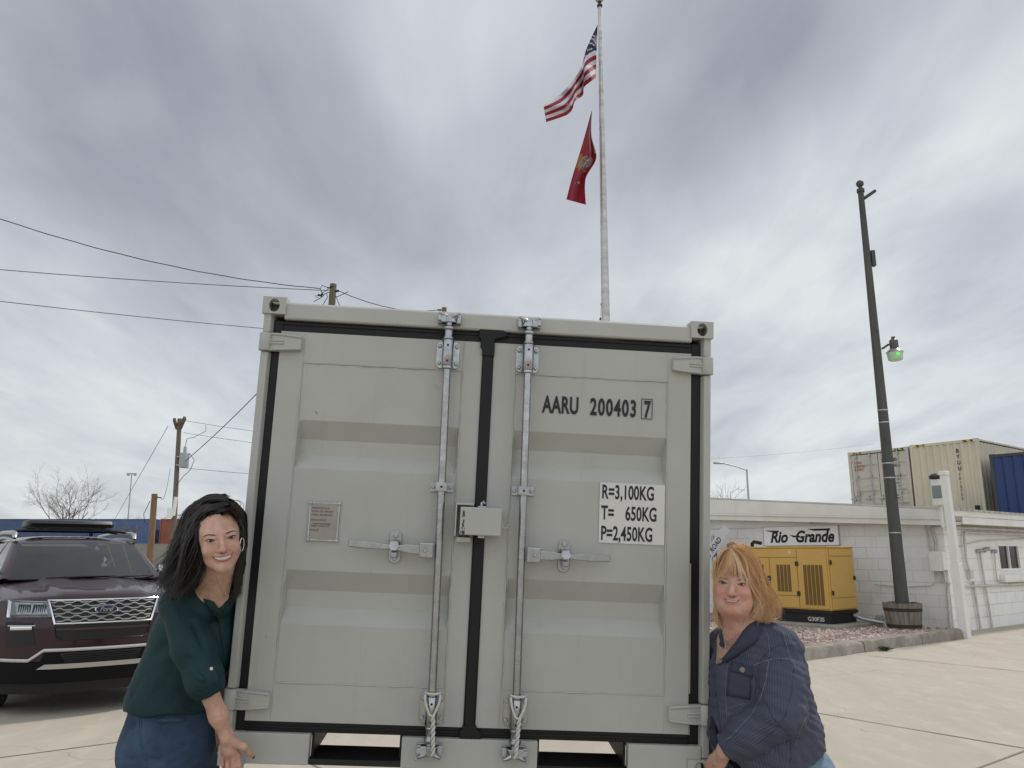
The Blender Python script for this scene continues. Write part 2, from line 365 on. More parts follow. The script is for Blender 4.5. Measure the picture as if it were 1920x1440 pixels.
MT['trimwhite'] = mat('weathered white trim', (.77, .755, .705), .55, var=.12, vs=2.5, bump=.15, bs=20)
MT['siding'] = mat('white boards', (.80, .79, .755), .55, var=.10, vs=1.5)
MT['pipewhite'] = mat('painted pipe', (.60, .58, .53), .5, var=.3, vs=6)
MT['paneglass'] = glass('window glass', (.35, .4, .42), .03, 1.55, .55)
MT['dark'] = mat('dark interior', (.03, .032, .035), .9)

bld = thing('block_building', 'low white painted block building with shallow gable, beside the yard', 'building', W0, TH)
WT = 2.14; LX = 12.0; LY = 11.1
def rz_top(y): return 2.36 + .09 * (y if y <= LY / 2 else LY - y)
def rz_bot(y): return 2.05 + .053 * (y if y <= LY / 2 else LY - y)
w = MB()
# gable wall below the boards, side wall with the window left open, and the two walls behind
w.box(0, .2, -.4, .2, LY, WT - .002)
wx0, wx1, wz0, wz1 = 2.44, 3.60, 1.13, 1.72
w.box(0, 0, -.4, wx0, .2, WT - .03); w.box(wx1, 0, -.4, LX, .2, WT - .03); w.box(wx0, 0, -.4, wx1, .2, wz0); w.box(wx0, 0, wz1, wx1, .2, WT - .03)
w.box(LX - .2, .2, -.4, LX, LY - .2, WT); w.box(.2, LY - .2, -.4, LX, LY, WT)
w.build('wall', MT['block'], bld, sm=0)
s = MB(); s.prism([(0.02, WT), (LY, WT), (LY, 2.2), (LY / 2, 2.42), (.02, 2.2)], 'x', -.012, .15)
for k, (z, y0) in enumerate(((2.26, 2.2), (2.335, 3.4))): s.box(-.016, y0, z, -.011, LY - y0, z + .006)
s.box(-.02, .02, WT - .012, -.0125, LY, WT + .012)
s.build('gable_boards', MT['siding'], bld, sm=0)
# barge boards in two steps along the gable
fb = MB(); n = 2
for a, c in ((-.3, LY / 2), (LY / 2, LY + .3)):
    Y = (a, c)
    def strip(x0, x1, f0, f1):
        fb.loft([[(x0, y, f0(y)), (x1, y, f0(y)), (x1, y, f1(y)), (x0, y, f1(y))] for y in Y])
    mid = lambda y: rz_bot(y) + .11
    strip(-.34, -.30, lambda y: mid(y) + .004, lambda y: rz_top(y))
    strip(-.31, -.28, lambda y: rz_bot(y), lambda y: mid(y) + .02)
    strip(-.345, -.341, lambda y: mid(y) + .055, lambda y: mid(y) + .068)
fb.build('barge_board', MT['trimwhite'], bld, sm=0)
sf = MB()
for a, c in ((-.3, LY / 2), (LY / 2, LY + .3)):
    sf.loft([[(-.279, y, rz_bot(y) + .02), (0.1, y, rz_bot(y) + .02), (0.1, y, rz_bot(y) + .05), (-.279, y, rz_bot(y) + .05)] for y in (a, c)])
sf.box(-.30, -.34, 2.085, LX + .3, -.002, 2.10)
sf.build('soffit', MT['trimwhite'], bld, sm=0)
ef = MB(); ef.box(.05, -.37, 2.07, LX + .3, -.34, 2.21); ef.box(-.30, -.385, 2.215, LX + .3, -.355, 2.335)
ef.build('eave_board', MT['trimwhite'], bld, sm=0, bev=.004)
MT['roofmetal'] = mat('ribbed roof sheet', (.50, .48, .43), .5, .2, var=.2, vs=3)
rf = MB()
for a, c in ((-.42, LY / 2), (LY / 2, LY + .42)):
    P = []; xs = []
    x = -.33
    while x < LX + .3: xs += [(x, 0), (x + .2, 0), (x + .215, .035), (x + .245, .035), (x + .26, 0)]; x += .26
    rf.loft([[(x, y, rz_top(y) + .006 + h) for x, h in xs] for y in (a, c)], closed=False, caps=False)
rf.build('roof', MT['roofmetal'], bld, sm=0, solid=.004)
wn = MB(); t_ = .055
for (a, b_, c, d) in ((wx0, wx1, wz0, wz0 + t_), (wx0, wx1, wz1 - t_, wz1), (wx0, wx0 + t_, wz0 + t_, wz1 - t_), (wx1 - t_, wx1, wz0 + t_, wz1 - t_), ((wx0 + wx1) / 2 - .02, (wx0 + wx1) / 2 + .02, wz0 + t_, wz1 - t_)):
    wn.box(a, -.012, c, b_, .06, d)
win = wn.build('window', MT['siding'], bld, sm=0, bev=.004)
MB().box(wx0 + .04, .03, wz0 + .04, wx1 - .04, .036, wz1 - .04).build('pane', MT['paneglass'], win, sm=0)
MB().box(wx0 - .05, -.11, .90, wx1 + .3, -.001, 1.06).build('sill', MT['block'], win, sm=0, bev=.01)
MB().box(.3, .25, -.2, LX - .3, .3, 2.1).box(.3, .3, -.2, .35, 3, 2.1).build('interior', MT['dark'], bld, sm=0)
MB().box(wx0 + .08, .2, wz0 - .1, wx0 + .3, .21, wz1 + .1).build('curtain', mat('net curtain', (.30, .31, .30), .9, var=.3, vs=20), bld, sm=0)
# pipes, conduits and boxes fixed to the two walls
def pipe(pts, r, m='pipewhite', name='conduit'):
    # rounded corners
    P = [Vector(p) for p in pts]; out = [P[0]]
    for i in range(1, len(P) - 1):
        a = (P[i-1] - P[i]); c = (P[i+1] - P[i]); k = min(.12, a.length * .45, c.length * .45)
        p0 = P[i] + a.normalized() * k; p1 = P[i] + c.normalized() * k
        for s_ in np.linspace(0, 1, 6): out.append(p0 * (1-s_)**2 + P[i] * 2*s_*(1-s_) + p1 * s_**2)
    out.append(P[-1]); return MB().tube(out, r, 8).build(name, MT[m], bld, sm=60)
pipe([(-.04, 2.9, 2.19), (-.04, .32, 2.245), (-.04, .28, 1.55)], .017)
pipe([(-.05, -.02, 2.06), (-.05, .22, 2.04), (-.05, .15, 1.75), (-.05, .17, 1.53)], .026, 'galv_dull')
pipe([(-.04, .13, 1.18), (-.04, .14, .93)], .018); pipe([(-.04, .06, 1.18), (-.04, .05, .95)], .022)
pipe([(-.03, .24, 1.18), (-.03, .26, .88), (-.03, .9, .83), (-.03, 1.5, .87)], .008)
pipe([(-.05, .02, .93), (-.05, -.02, .93), (-.05, .02, .86), (-.05, .06, -.05)], .03)
pipe([(.3, -.06, 2.02), (12.1, -.06, 2.0)], .035); pipe([(12.1, -.07, 1.92), (.75, -.07, 1.93), (.72, -.06, 1.35), (.85, -.06, 1.1)], .026, 'pipewhite')
pipe([(.2, -.05, 1.62), (1.6, -.05, 1.78), (5, -.05, 1.88)], .012)
pipe([(.35, -.06, .86), (2.15, -.06, .85), (4.9, -.06, .83)], .026); pipe([(.95, -.05, .95), (1.05, -.05, -.2)], .024)
pipe([(1.42, -.05, 1.58), (1.62, -.05, -.25)], .022); pipe([(2.15, -.05, 1.56), (2.1, -.05, .95), (2.3, -.05, .91), (4.8, -.05, .89)], .016)
for x, z in ((1.38, 1.56), (1.62, 1.57), (1.78, 1.6), (2.12, 1.55)): MB().lathe([(.03, -.12), (.045, -.09), (.045, -.03), (.02, -.002)], (x, 0, z), 'y', 10).build('pipe_fitting', MT['galv_dull'], bld, sm=40)
MB().box(.78, -.09, 1.0, .92, -.001, 1.16).build('switch_box', MT['pipewhite'], bld, sm=40)
eb_ = MB().box(-.17, -.01, 1.18, -.001, .25, 1.53).build('electrical_box', MT['trimwhite'], bld, sm=0, bev=.012)
MB().box(-.178, -.014, 1.165, -.171, .254, 1.545).build('door', MT['trimwhite'], eb_, sm=0, bev=.003)
# roof lantern at the corner
lan = thing('roof_light', 'white box light with grey glass and dark cap standing above the building corner', 'lamp', W0, TH)
MB().box(-.56, -.30, 2.42, -.34, -.10, 2.55).build('foot', MT['trimwhite'], lan, sm=0, bev=.008); MB().box(-.55, -.29, 2.80, -.35, -.11, 2.93).build('collar', MT['trimwhite'], lan, sm=0, bev=.008)
MB().box(-.545, -.285, 2.55, -.355, -.115, 2.80).build('lens', mat('grey diffuser', (.20, .225, .235), .2, var=.2, vs=5), lan, sm=0)
MB().lathe([(.13, 2.93), (.15, 2.95), (.15, 3.0), (.10, 3.04), (.02, 3.05)], (-.45, -.2, 0), 'z', 16).build('cap', MT['blackplastic'], lan, sm=40)
MB().box(-.47, -.22, 2.0, -.43, -.18, 2.42).build('stem', MT['trimwhite'], lan, sm=0)

# white square pipe standing at the corner
dp = thing('standpipe', 'tall white square pipe leaning at the building corner in front of the kerb end', 'pipe', BL(-.95, -.60), TH)
def sq(mbx, z0, z1, h, x0, x1): mbx.loft([[(x + a*h, b_*h, z) for a, b_ in ((-1,-1),(1,-1),(1,1),(-1,1))] for z, x in ((z0, x0), (z1, x1))])
a = MB(); sq(a, -.03, 1.33, .078, 0, -.045); a.build('lower_casing', MT['trimwhite'], dp, sm=0, bev=.01)
a = MB(); sq(a, 1.33, 2.93, .064, -.045, -.10); a.build('upper_casing', MT['trimwhite'], dp, sm=0, bev=.01)
a = MB(); sq(a, 2.93, 3.02, .072, -.10, -.102); a.build('cap', MT['trimwhite'], dp, sm=0, bev=.02)

# sign on the gable
sg = thing('railway_sign', 'white board lettered Rio Grande in slanted black script style on the gable wall', 'sign', BL(-.035, 4.15, 1.69), TH - math.pi / 2)
# local: x runs right along the wall (towards the corner), -y faces out
SW, SH = 1.92, .43
MB().box(0, 0, 0, SW, .02, SH).build('board', mat('white enamel board', (.86, .86, .84), .4, var=.06, vs=3), sg, sm=0, bev=.004)
for a_ in ((-.012, -.012, 0, SH + .012), (SW, -.012, SW + .012, SH + .012), (0, -.012, SW, 0), (0, SH, SW, SH + .012)): MB().box(a_[0], -.004, a_[1], a_[2], .02, a_[3]).build('edge_strip', MT['galv_dull'], sg, sm=0)
lt = text_mesh('Rio', .36, MT['ink'], 'lettering', sg, M_front(.17, -.003, .075), sx=.93, shear=.30, bold=.013)
lt2 = text_mesh('Grande', .36, MT['ink'], 'lettering', sg, M_front(.83, -.003, .075), sx=.88, shear=.30, bold=.013)
for pl in ([(.04, .355), (.42, .345), (.42, .305), (.27, .305), (.17, .325)], [(.70, .235), (.98, .215), (.98, .175), (.80, .185)], [(1.16, .365), (1.74, .365), (1.72, .32), (1.34, .32)]):
    MB().prism(pl, 'y', -.0045, -.0005).build('swash', MT['ink'], sg, sm=0)

# crossing sign behind the generator
xs = thing('crossing_sign', 'white crossbuck lettered RAILROAD CROSSING standing by the white gable wall', 'sign', BL(-.55, 5.30, 0), TH - math.pi / 2)
MT['sheet'] = mat('white sign sheet', (.58, .59, .60), .4, var=.1, vs=6)
MB().tube([(0, .05, -.02), (0, .05, 1.95)], .045, 10).build('post', MT['galv_dull'], xs, sm=50)
for sgn, txt, yy in ((1, 'RAIL  ROAD', -.02), (-1, 'CROSSING', 0)):
    ang = sgn * R_(47); c, s_ = math.cos(ang), math.sin(ang)
    def P2(a, b_, y): return (a*c - b_*s_, y, 1.58 + a*s_ + b_*c)
    m_ = MB(); q = [(-.74, -.125), (.74, -.125), (.74, .125), (-.74, .125)]
    m_.loft([[P2(a, b_, yy) for a, b_ in q], [P2(a, b_, yy + .006) for a, b_ in q]])
    bl = m_.build('blade', MT['sheet'], xs, sm=0)
    Mx = Matrix.Translation((0, yy - .002, 1.58)) @ Matrix.Rotation(-ang, 4, 'Y') @ Matrix.Rotation(math.pi/2, 4, 'X') @ Matrix.Translation((0, -.066, 0))
    text_mesh(txt, .185, MT['ink'], 'lettering', bl, Mx, sx=.82, bold=.004, align='CENTER')

# ---------------------------------------------------------------- kerb, gravel bed, generator, light pole in its barrel
MT['kerb'] = mat('old kerb concrete', (.33, .30, .255), .9, var=.55, vs=3.5, col2=(.17, .15, .12), bump=.7, bs=14, bdist=.012)
kb = MB()
def kerb(x0, x1, name_lab):
    m_ = MB(); P = []
    prof = [(-.62, -.1), (-.605, .12), (-.58, .16), (-.38, .165), (-.35, .14), (-.34, -.1)]
    rows = []
    for x in np.linspace(x0, x1, max(3, int((x1-x0)/.12))):
        rows.append([BL(x, y + .012*math.sin(x*5.1) + .008*NR.randn(), z + (.008*NR.randn() if z > 0 else 0)) for y, z in prof])
    m_.loft(rows); return m_
xs_ = (-12.5, -9.3, -6.45, -4.45, -2.62, -.82)
labs = ['concrete kerb length farthest left along the gravel bed', 'concrete kerb length left along the gravel bed', 'concrete kerb length behind the woman in blue', 'short cracked kerb stone just right of the woman in blue', 'kerb length with a weed at its foot, middle of the bed edge', 'last kerb length, dark and mossy, ending at the white standpipe']
kn = []
for i in range(5):
    if i < 2: continue
    o = kerb(xs_[i] + .012, xs_[i+1] - .012, '').build('kerb_stone', MT['kerb'], sm=50)
    tag(o, labs[i+1] if i else labs[0], 'kerb', 'kerb stones along the gravel bed')
# gravel: a bed of soil with thousands of loose stones on it
MT['stone'] = bpy.data.materials.new('gravel stones'); MT['stone'].use_nodes = True
_t = MT['stone'].node_tree; _b = _t.nodes['Principled BSDF']; _a = N(_t, 'ShaderNodeAttribute', attribute_name='tone'); _t.links.new(_a.outputs['Color'], _b.inputs['Base Color']); _b.inputs['Roughness'].default_value = .85
gr = MB(); cols = []
pal = [(.42, .30, .25), (.36, .26, .21), (.50, .41, .36), (.54, .47, .42), (.30, .23, .20), (.40, .34, .30), (.44, .28, .23), (.48, .43, .37)]
gr.loft([[BL(x, -.36, .050), BL(x, 6.2, .055)] for x in (-6.4, -.02)], closed=False, caps=False); cols += [(.27, .20, .165)]
ico = bmesh.new(); bmesh.ops.create_icosphere(ico, subdivisions=1, radius=1); IV = [v.co.copy() for v in ico.verts]; IF = [tuple(v.index for v in f.verts) for f in ico.faces]; ico.free()
for k in range(13000):
    x = -NR.rand() ** .8 * 6.2 - .1; y = -.36 + NR.rand() ** 1.6 * 4.6
    if (x > -.15 and y > 0) or (x > -2.15 and 1.2 < y < 4.2): continue
    r = .018 + .022 * NR.rand(); c_ = BL(x, y, .058 + .03 * NR.rand() + .002 * y)
    e = Matrix.Rotation(NR.rand()*6, 3, 'Z') @ Matrix.Rotation(NR.rand()*3, 3, 'X')
    sx, sy, sz = 1, .6 + .4*NR.rand(), .45 + .4*NR.rand()
    gr.add([c_ + e @ Vector((v.x*r*sx, v.y*r*sy, v.z*r*sz)) * (1 + .25*(NR.rand()-.5)) for v in IV], IF)
    b_ = pal[NR.randint(len(pal))]; q = .8 + .4*NR.rand(); cols += [tuple(c*q for c in b_)] * len(IF)
go = gr.build('gravel', MT['stone'], sm=0); tag(go, 'reddish landscaping gravel between kerb and gable wall', 'gravel', kind='stuff')
ca = go.data.color_attributes.new('tone', 'FLOAT_COLOR', 'CORNER')
arr = np.ones((len(go.data.loops), 4), np.float32)
for p, c in zip(go.data.polygons, cols): arr[p.loop_start:p.loop_start + p.loop_total, :3] = c
ca.data.foreach_set('color', arr.ravel())
# a little weed at the kerb foot
MT['weed'] = mat('weed green', (.06, .10, .03), .8, var=.4, vs=30)
wd = MB()
for k in range(46):
    a = NR.rand()*6.28; l = .05 + .08*NR.rand(); p = BL(-4.0 + .045*NR.randn(), -.66 - .05*NR.rand(), 0); q = p + Vector((math.cos(a)*l, math.sin(a)*l, .03 + .05*NR.rand()))
    n_ = Vector((-math.sin(a), math.cos(a), 0)) * .012
    wd.add([p, (p+q)/2 + n_ + Vector((0,0,.012)), q, (p+q)/2 - n_ + Vector((0,0,.012))], [(0,1,2,3)])
tag(wd.build('weed', MT['weed'], sm=0), 'small green weed growing at the foot of the kerb', 'plant')

# generator
MT['yellow'] = mat('generator yellow paint', (.60, .365, .085), .42, var=.10, vs=2, bump=.04, bs=10, coat=.1)
MT['louvre'] = mat('louvre dark yellow', (.20, .115, .02), .6, var=.2, vs=12)
GX0, GX1, GY0, GY1 = -1.865, -.90, 1.44, 3.92
gen = thing('generator', 'yellow enclosed generator with louvred doors on a concrete pad by the gable wall', 'generator', W0, TH)
MB().box(GX0 + .012, GY0 + .012, .40, GX1, GY1, 1.62).build('body', MT['yellow'], gen, sm=0, bev=.012)
MB().box(GX0 - .012, GY0 - .012, 1.615, GX1 + .01, GY1 + .01, 1.645).build('roof', MT['yellow'], gen, sm=0, bev=.01)
MB().box(GX0 - .004, GY0 - .004, .33, GX1, GY1, .395).box(GX0 + .02, GY0 + .02, .15, GX0 + .08, GY1 - .02, .33).box(GX0 + .08, GY0 + .02, .15, GX1 - .05, GY0 + .08, .33).box(GX1 - .1, GY0+.08, .15, GX1 - .05, GY1, .33).build('skid', MT['black'], gen, sm=0, bev=.006)
def gdoor(y0, y1, z0, z1, lv=None, axis='x'):
    d = MB(); g = .006
    if axis == 'x': d.box(GX0 - .010, y0 + g, z0 + g, GX0 + .011, y1 - g, z1 - g)
    else: d.box(y0 + g, GY0 - .010, z0 + g, y1 - g, GY0 + .011, z1 - g)
    o = d.build('door', MT['yellow'], gen, sm=0, bev=.006)
    if lv:
        a, b_, c, e, n = lv; m_ = MB(); wv = (b_ - a) / n
        for k in range(n):
            m_.box(GX0 - .0135, a + k*wv + .008, c, GX0 - .0105, a + (k+1)*wv - .008, e)
        m_.build('louvre', MT['louvre'], o, sm=0)
        rb = MB()
        for k in range(n):
            for z in np.arange(c + .01, e - .01, .024): rb.add([(GX0-.0138, a+k*wv+.01, z), (GX0-.0138, a+(k+1)*wv-.01, z), (GX0-.020, a+(k+1)*wv-.01, z-.010), (GX0-.020, a+k*wv+.01, z-.010)], [(0,1,2,3)])
        rb.build('louvre', MT['louvre'], o, sm=0)
    return o
gdoor(GY0 + .03, 2.13, .42, 1.60, (1.56, 2.0, .50, 1.28, 5))
gdoor(2.13, 2.78, .66, 1.42, (2.28, 2.62, .74, 1.28, 4)); gdoor(2.78, 3.45, .66, 1.42, (2.92, 3.28, .74, 1.28, 4)); gdoor(3.45, GY1 - .03, .66, 1.42)
gdoor(2.13, GY1 - .03, 1.42, 1.60); gdoor(2.13, GY1 - .03, .42, .66)
gdoor(GX0 + .05, GX1 - .02, 1.45, 1.60, None, 'y'); gdoor(GX0 + .05, GX1 - .02, .64, 1.45, None, 'y'); gdoor(GX0 + .05, GX1 - .02, .42, .64, None, 'y')
for nm, lst in (('hinge', [(GX0, 2.13, 1.30), (GX0, 2.13, .71), (GX0, 3.45, 1.30), (GX0, 3.45, .71)]), ('latch', [(GX0, 2.80, 1.0)])):
    for x, y, z in lst: MB().box(x - .03, y - .035, z - .045, x - .011, y + .035, z + .045).build(nm, MT['blackplastic'], gen, sm=0, bev=.006)
MB().box(GX0 - .036, 2.78, .975, GX0 - .031, 2.82, 1.0).build('latch', MT['galv'], gen, sm=0)
for x, z in ((-1.80, 1.33), (-1.80, .74)): MB().box(x - .03, GY0 - .03, z - .045, x + .03, GY0 - .011, z + .045).build('hinge', MT['blackplastic'], gen, sm=0, bev=.006)
MB().box(-1.0, GY0 - .035, .98, -.93, GY0 - .011, 1.06).build('latch', MT['blackplastic'], gen, sm=0, bev=.008)
for y in (2.28, 3.18): MB().box(GX0 - .0128, y - .022, 1.50, GX0 - .0105, y + .022, 1.56).build('sticker', MT['label'], gen, sm=0)
MB().tube([(-1.35, 3.55, 1.60), (-1.35, 3.55, 1.72), (-1.35, 3.50, 1.76), (-1.35, 3.32, 1.73)], .04, 10).build('exhaust_pipe', MT['black'], gen, sm=60)
MB().box(-1.6, 2.0, 1.646, -1.1, 3.0, 1.66).build('roof_hatch', MT['woodbrown'], gen, sm=0)
text_mesh('G30F3S', .11, MT['label'], 'lettering', gen, Matrix.Translation((GX0 + .016, 1.99, .19)) @ Matrix.Rotation(-math.pi/2, 4, 'Z') @ Matrix.Rotation(math.pi/2, 4, 'X'), sx=1.05, bold=.002)
MB().tube([(-1.1, GY0 + .01, .30), (-.95, GY0 - .1, .22), (-.95, GY0 - .55, .17), (-.95, GY0 - .62, .06)], .035, 8).build('hose', MT['galv_dull'], gen, sm=60)
pd = MB(); pd.prism([(GX0 - .35, GY0 - .28), (GX1 + .25, GY0 - .28), (GX1 + .25, GY1 + .3), (GX0 - .35, GY1 + .3)], 'z', -.05, .149)
pdo = pd.build('concrete_pad', mat('pad concrete', (.36, .33, .28), .9, var=.3, vs=3, bump=.3, bs=20), sm=0, bev=.012); pdo.location = W0; pdo.rotation_euler = (0, 0, TH)
tag(pdo, 'low concrete pad carrying the yellow generator', 'pad')
jb2 = MB().box(-.80, 1.03, .02, -.62, 1.17, .26).box(-.78, 1.05, .26, -.64, 1.15, .30)
o = jb2.build('junction_box', MT['galv_dull'], sm=0, bev=.008); o.location = W0; o.rotation_euler = (0, 0, TH); tag(o, 'small grey junction box on the gravel beside the generator pad', 'box')

# half barrel with the light pole
BC = BL(-.95, .50, 0)
MT['barrel'] = mat('weathered barrel staves', (.30, .27, .225), .9, var=.6, vs=2.6, col2=(.13, .11, .085), stretch=(5, 5, .7), bump=.6, bs=9, bdist=.02)
MT['hoop'] = mat('rusty hoop', (.055, .035, .025), .8, var=.4, vs=10)
ba = thing('half_barrel', 'weathered half barrel planter with two dark hoops around the foot of the light pole', 'planter', BC)
def br_(z): return .285 + .065 * (z / .58)
m_ = MB(); ns = 22
for k in range(ns):
    a0 = 2*math.pi*k/ns + .008; a1 = 2*math.pi*(k+1)/ns - .008; hh = .57 + .015*NR.randn()*.5
    m_.loft([[(math.cos(a)*(br_(z)+o), math.sin(a)*(br_(z)+o), z) for a, o in ((a0, 0), ((a0+a1)/2, .004), (a1, 0), (a1, -.03), (a0, -.03))] for z in (.0, .25, hh)])
m_.build('staves', MT['barrel'], ba, sm=30)
for z in (.15, .45): MB().lathe([(br_(z-.03)+.008, z-.03), (br_(z+.03)+.008, z+.03), (br_(z+.03)-.01, z+.03), (br_(z-.03)-.01, z-.03)], n=44, caps=False).build('hoop', MT['hoop'], ba, sm=30)
MB().lathe([(.01, .50), (.315, .49), (.29, .2)], n=30, caps=False).build('soil', mat('soil', (.06, .05, .035), .95, var=.4, vs=20, bump=1, bs=30, bdist=.03), ba, sm=30)
MT['polegreen'] = mat('dark weathered green steel', (.085, .088, .075), .65, .2, var=.35, vs=3, stretch=(3, 3, .6), bump=.1, bs=25)
lp = thing('light_pole', 'tall dark green steel pole with a yard light, standing in the half barrel', 'lamp post', BC)
PT = 9.35
m_ = MB().lathe([(.128, .42), (.125, .6), (.106, 3.2), (.092, 5.0), (.060, PT - .25), (.058, PT - .2)], n=20); m_.lathe([(.080, PT - .2), (.080, PT - .13), (.04, PT - .12), (.04, PT - .08)], n=20); m_.sphere((0, 0, PT), .080, 8)
lpp = m_.build('pole', MT['polegreen'], lp, sm=40)
for z in (2.98, 3.27, 4.35, 1.9, 4.1):
    r = .106 + (3.2 - z) * .0075
    MB().lathe([(r+.004, z-.012), (r+.006, z), (r+.004, z+.012)], n=24, caps=False).build('band', MT['galv'], lp, sm=40)
MB().tube([(.05, -.02, PT - .35), (.30, -.04, PT - .18)], .035, 8).build('arm_stub', MT['polegreen'], lp, sm=50)
MB().box(.07, -.07, PT - 1.9, .15, .03, PT - 1.55).build('bracket', MT['polegreen'], lp, sm=0, bev=.01)
LZ = 5.62
MB().tube([(.1, -.03, LZ + .02), (.22, -.05, LZ + .1), (.30, -.06, LZ + .12)], .022, 8).build('lamp_arm', MT['polegreen'], lp, sm=50)
hd = MB().lathe([(.07, 0), (.085, .02), (.085, .19), (.04, .23), (.04, .27)], (.34, -.06, LZ), n=18).build('lamp_head', mat('grey lamp housing', (.10, .105, .11), .5, .4), lp, sm=40)
MB().lathe([(.085, .02), (.15, -.04), (.17, -.065), (.162, -.075), (.08, .0)], (.34, -.06, LZ), n=22, caps=False).build('lamp_reflector', MT['galv'], hd, sm=40)
gm = emis(mat('lit green refractor', (.42, .50, .36), .3, var=.3, vs=30, col2=(.30, .36, .28)), (.25, .75, .25), .12)
MB().lathe([(.162, -.07), (.152, -.13), (.14, -.22), (.11, -.235), (.02, -.24)], (.34, -.06, LZ), n=22).build('lamp_lens', gm, hd, sm=40)
gm2 = emis(mat('green lamp glow', (.2, .8, .2), .4), (.12, .8, .15), .38)
MB().sphere((.33, -.205, LZ - .13), .045, 8, sy=.6).build('lamp_bulb', gm2, hd, sm=40)
# ---------------------------------------------------------------- stacked storage containers behind the building, on the same axes
def corr_mat(name, col, **kw): return mat(name, col, .5, 0, var=kw.get('var', .18), vs=kw.get('vs', .9), bump=.08, bs=6)
MT['tan'] = corr_mat('tan container paint', (.62, .565, .42)); MT['tanend'] = corr_mat('tan door paint', (.54, .50, .42))
MT['navy'] = corr_mat('dark blue container paint', (.012, .040, .145)); MT['railblue'] = corr_mat('faded blue container paint', (.075, .12, .235), var=.3)
MT['rust'] = corr_mat('rust red container paint', (.33, .10, .052), var=.35); MT['greysteel'] = mat('dark steel frame', (.06, .06, .06), .6, .2, var=.2, vs=4)
MT['hazard'] = bpy.data.materials.new('hazard stripes'); MT['hazard'].use_nodes = True
_t = MT['hazard'].node_tree; _b = _t.nodes['Principled BSDF']; _tc = N(_t, 'ShaderNodeTexCoord'); _w = N(_t, 'ShaderNodeTexWave', ins={'Scale': 2.6}, bands_direction='DIAGONAL'); _t.links.new(_tc.outputs['Object'], _w.inputs['Vector'])
_r = N(_t, 'ShaderNodeValToRGB'); _r.color_ramp.interpolation = 'CONSTANT'; _r.color_ramp.elements[0].color = (.02, .02, .02, 1); _r.color_ramp.elements[1].position = .5; _r.color_ramp.elements[1].color = (.55, .42, .03, 1); _t.links.new(_w.outputs['Fac'], _r.inputs[0]); _t.links.new(_r.outputs[0], _b.inputs['Base Color'])

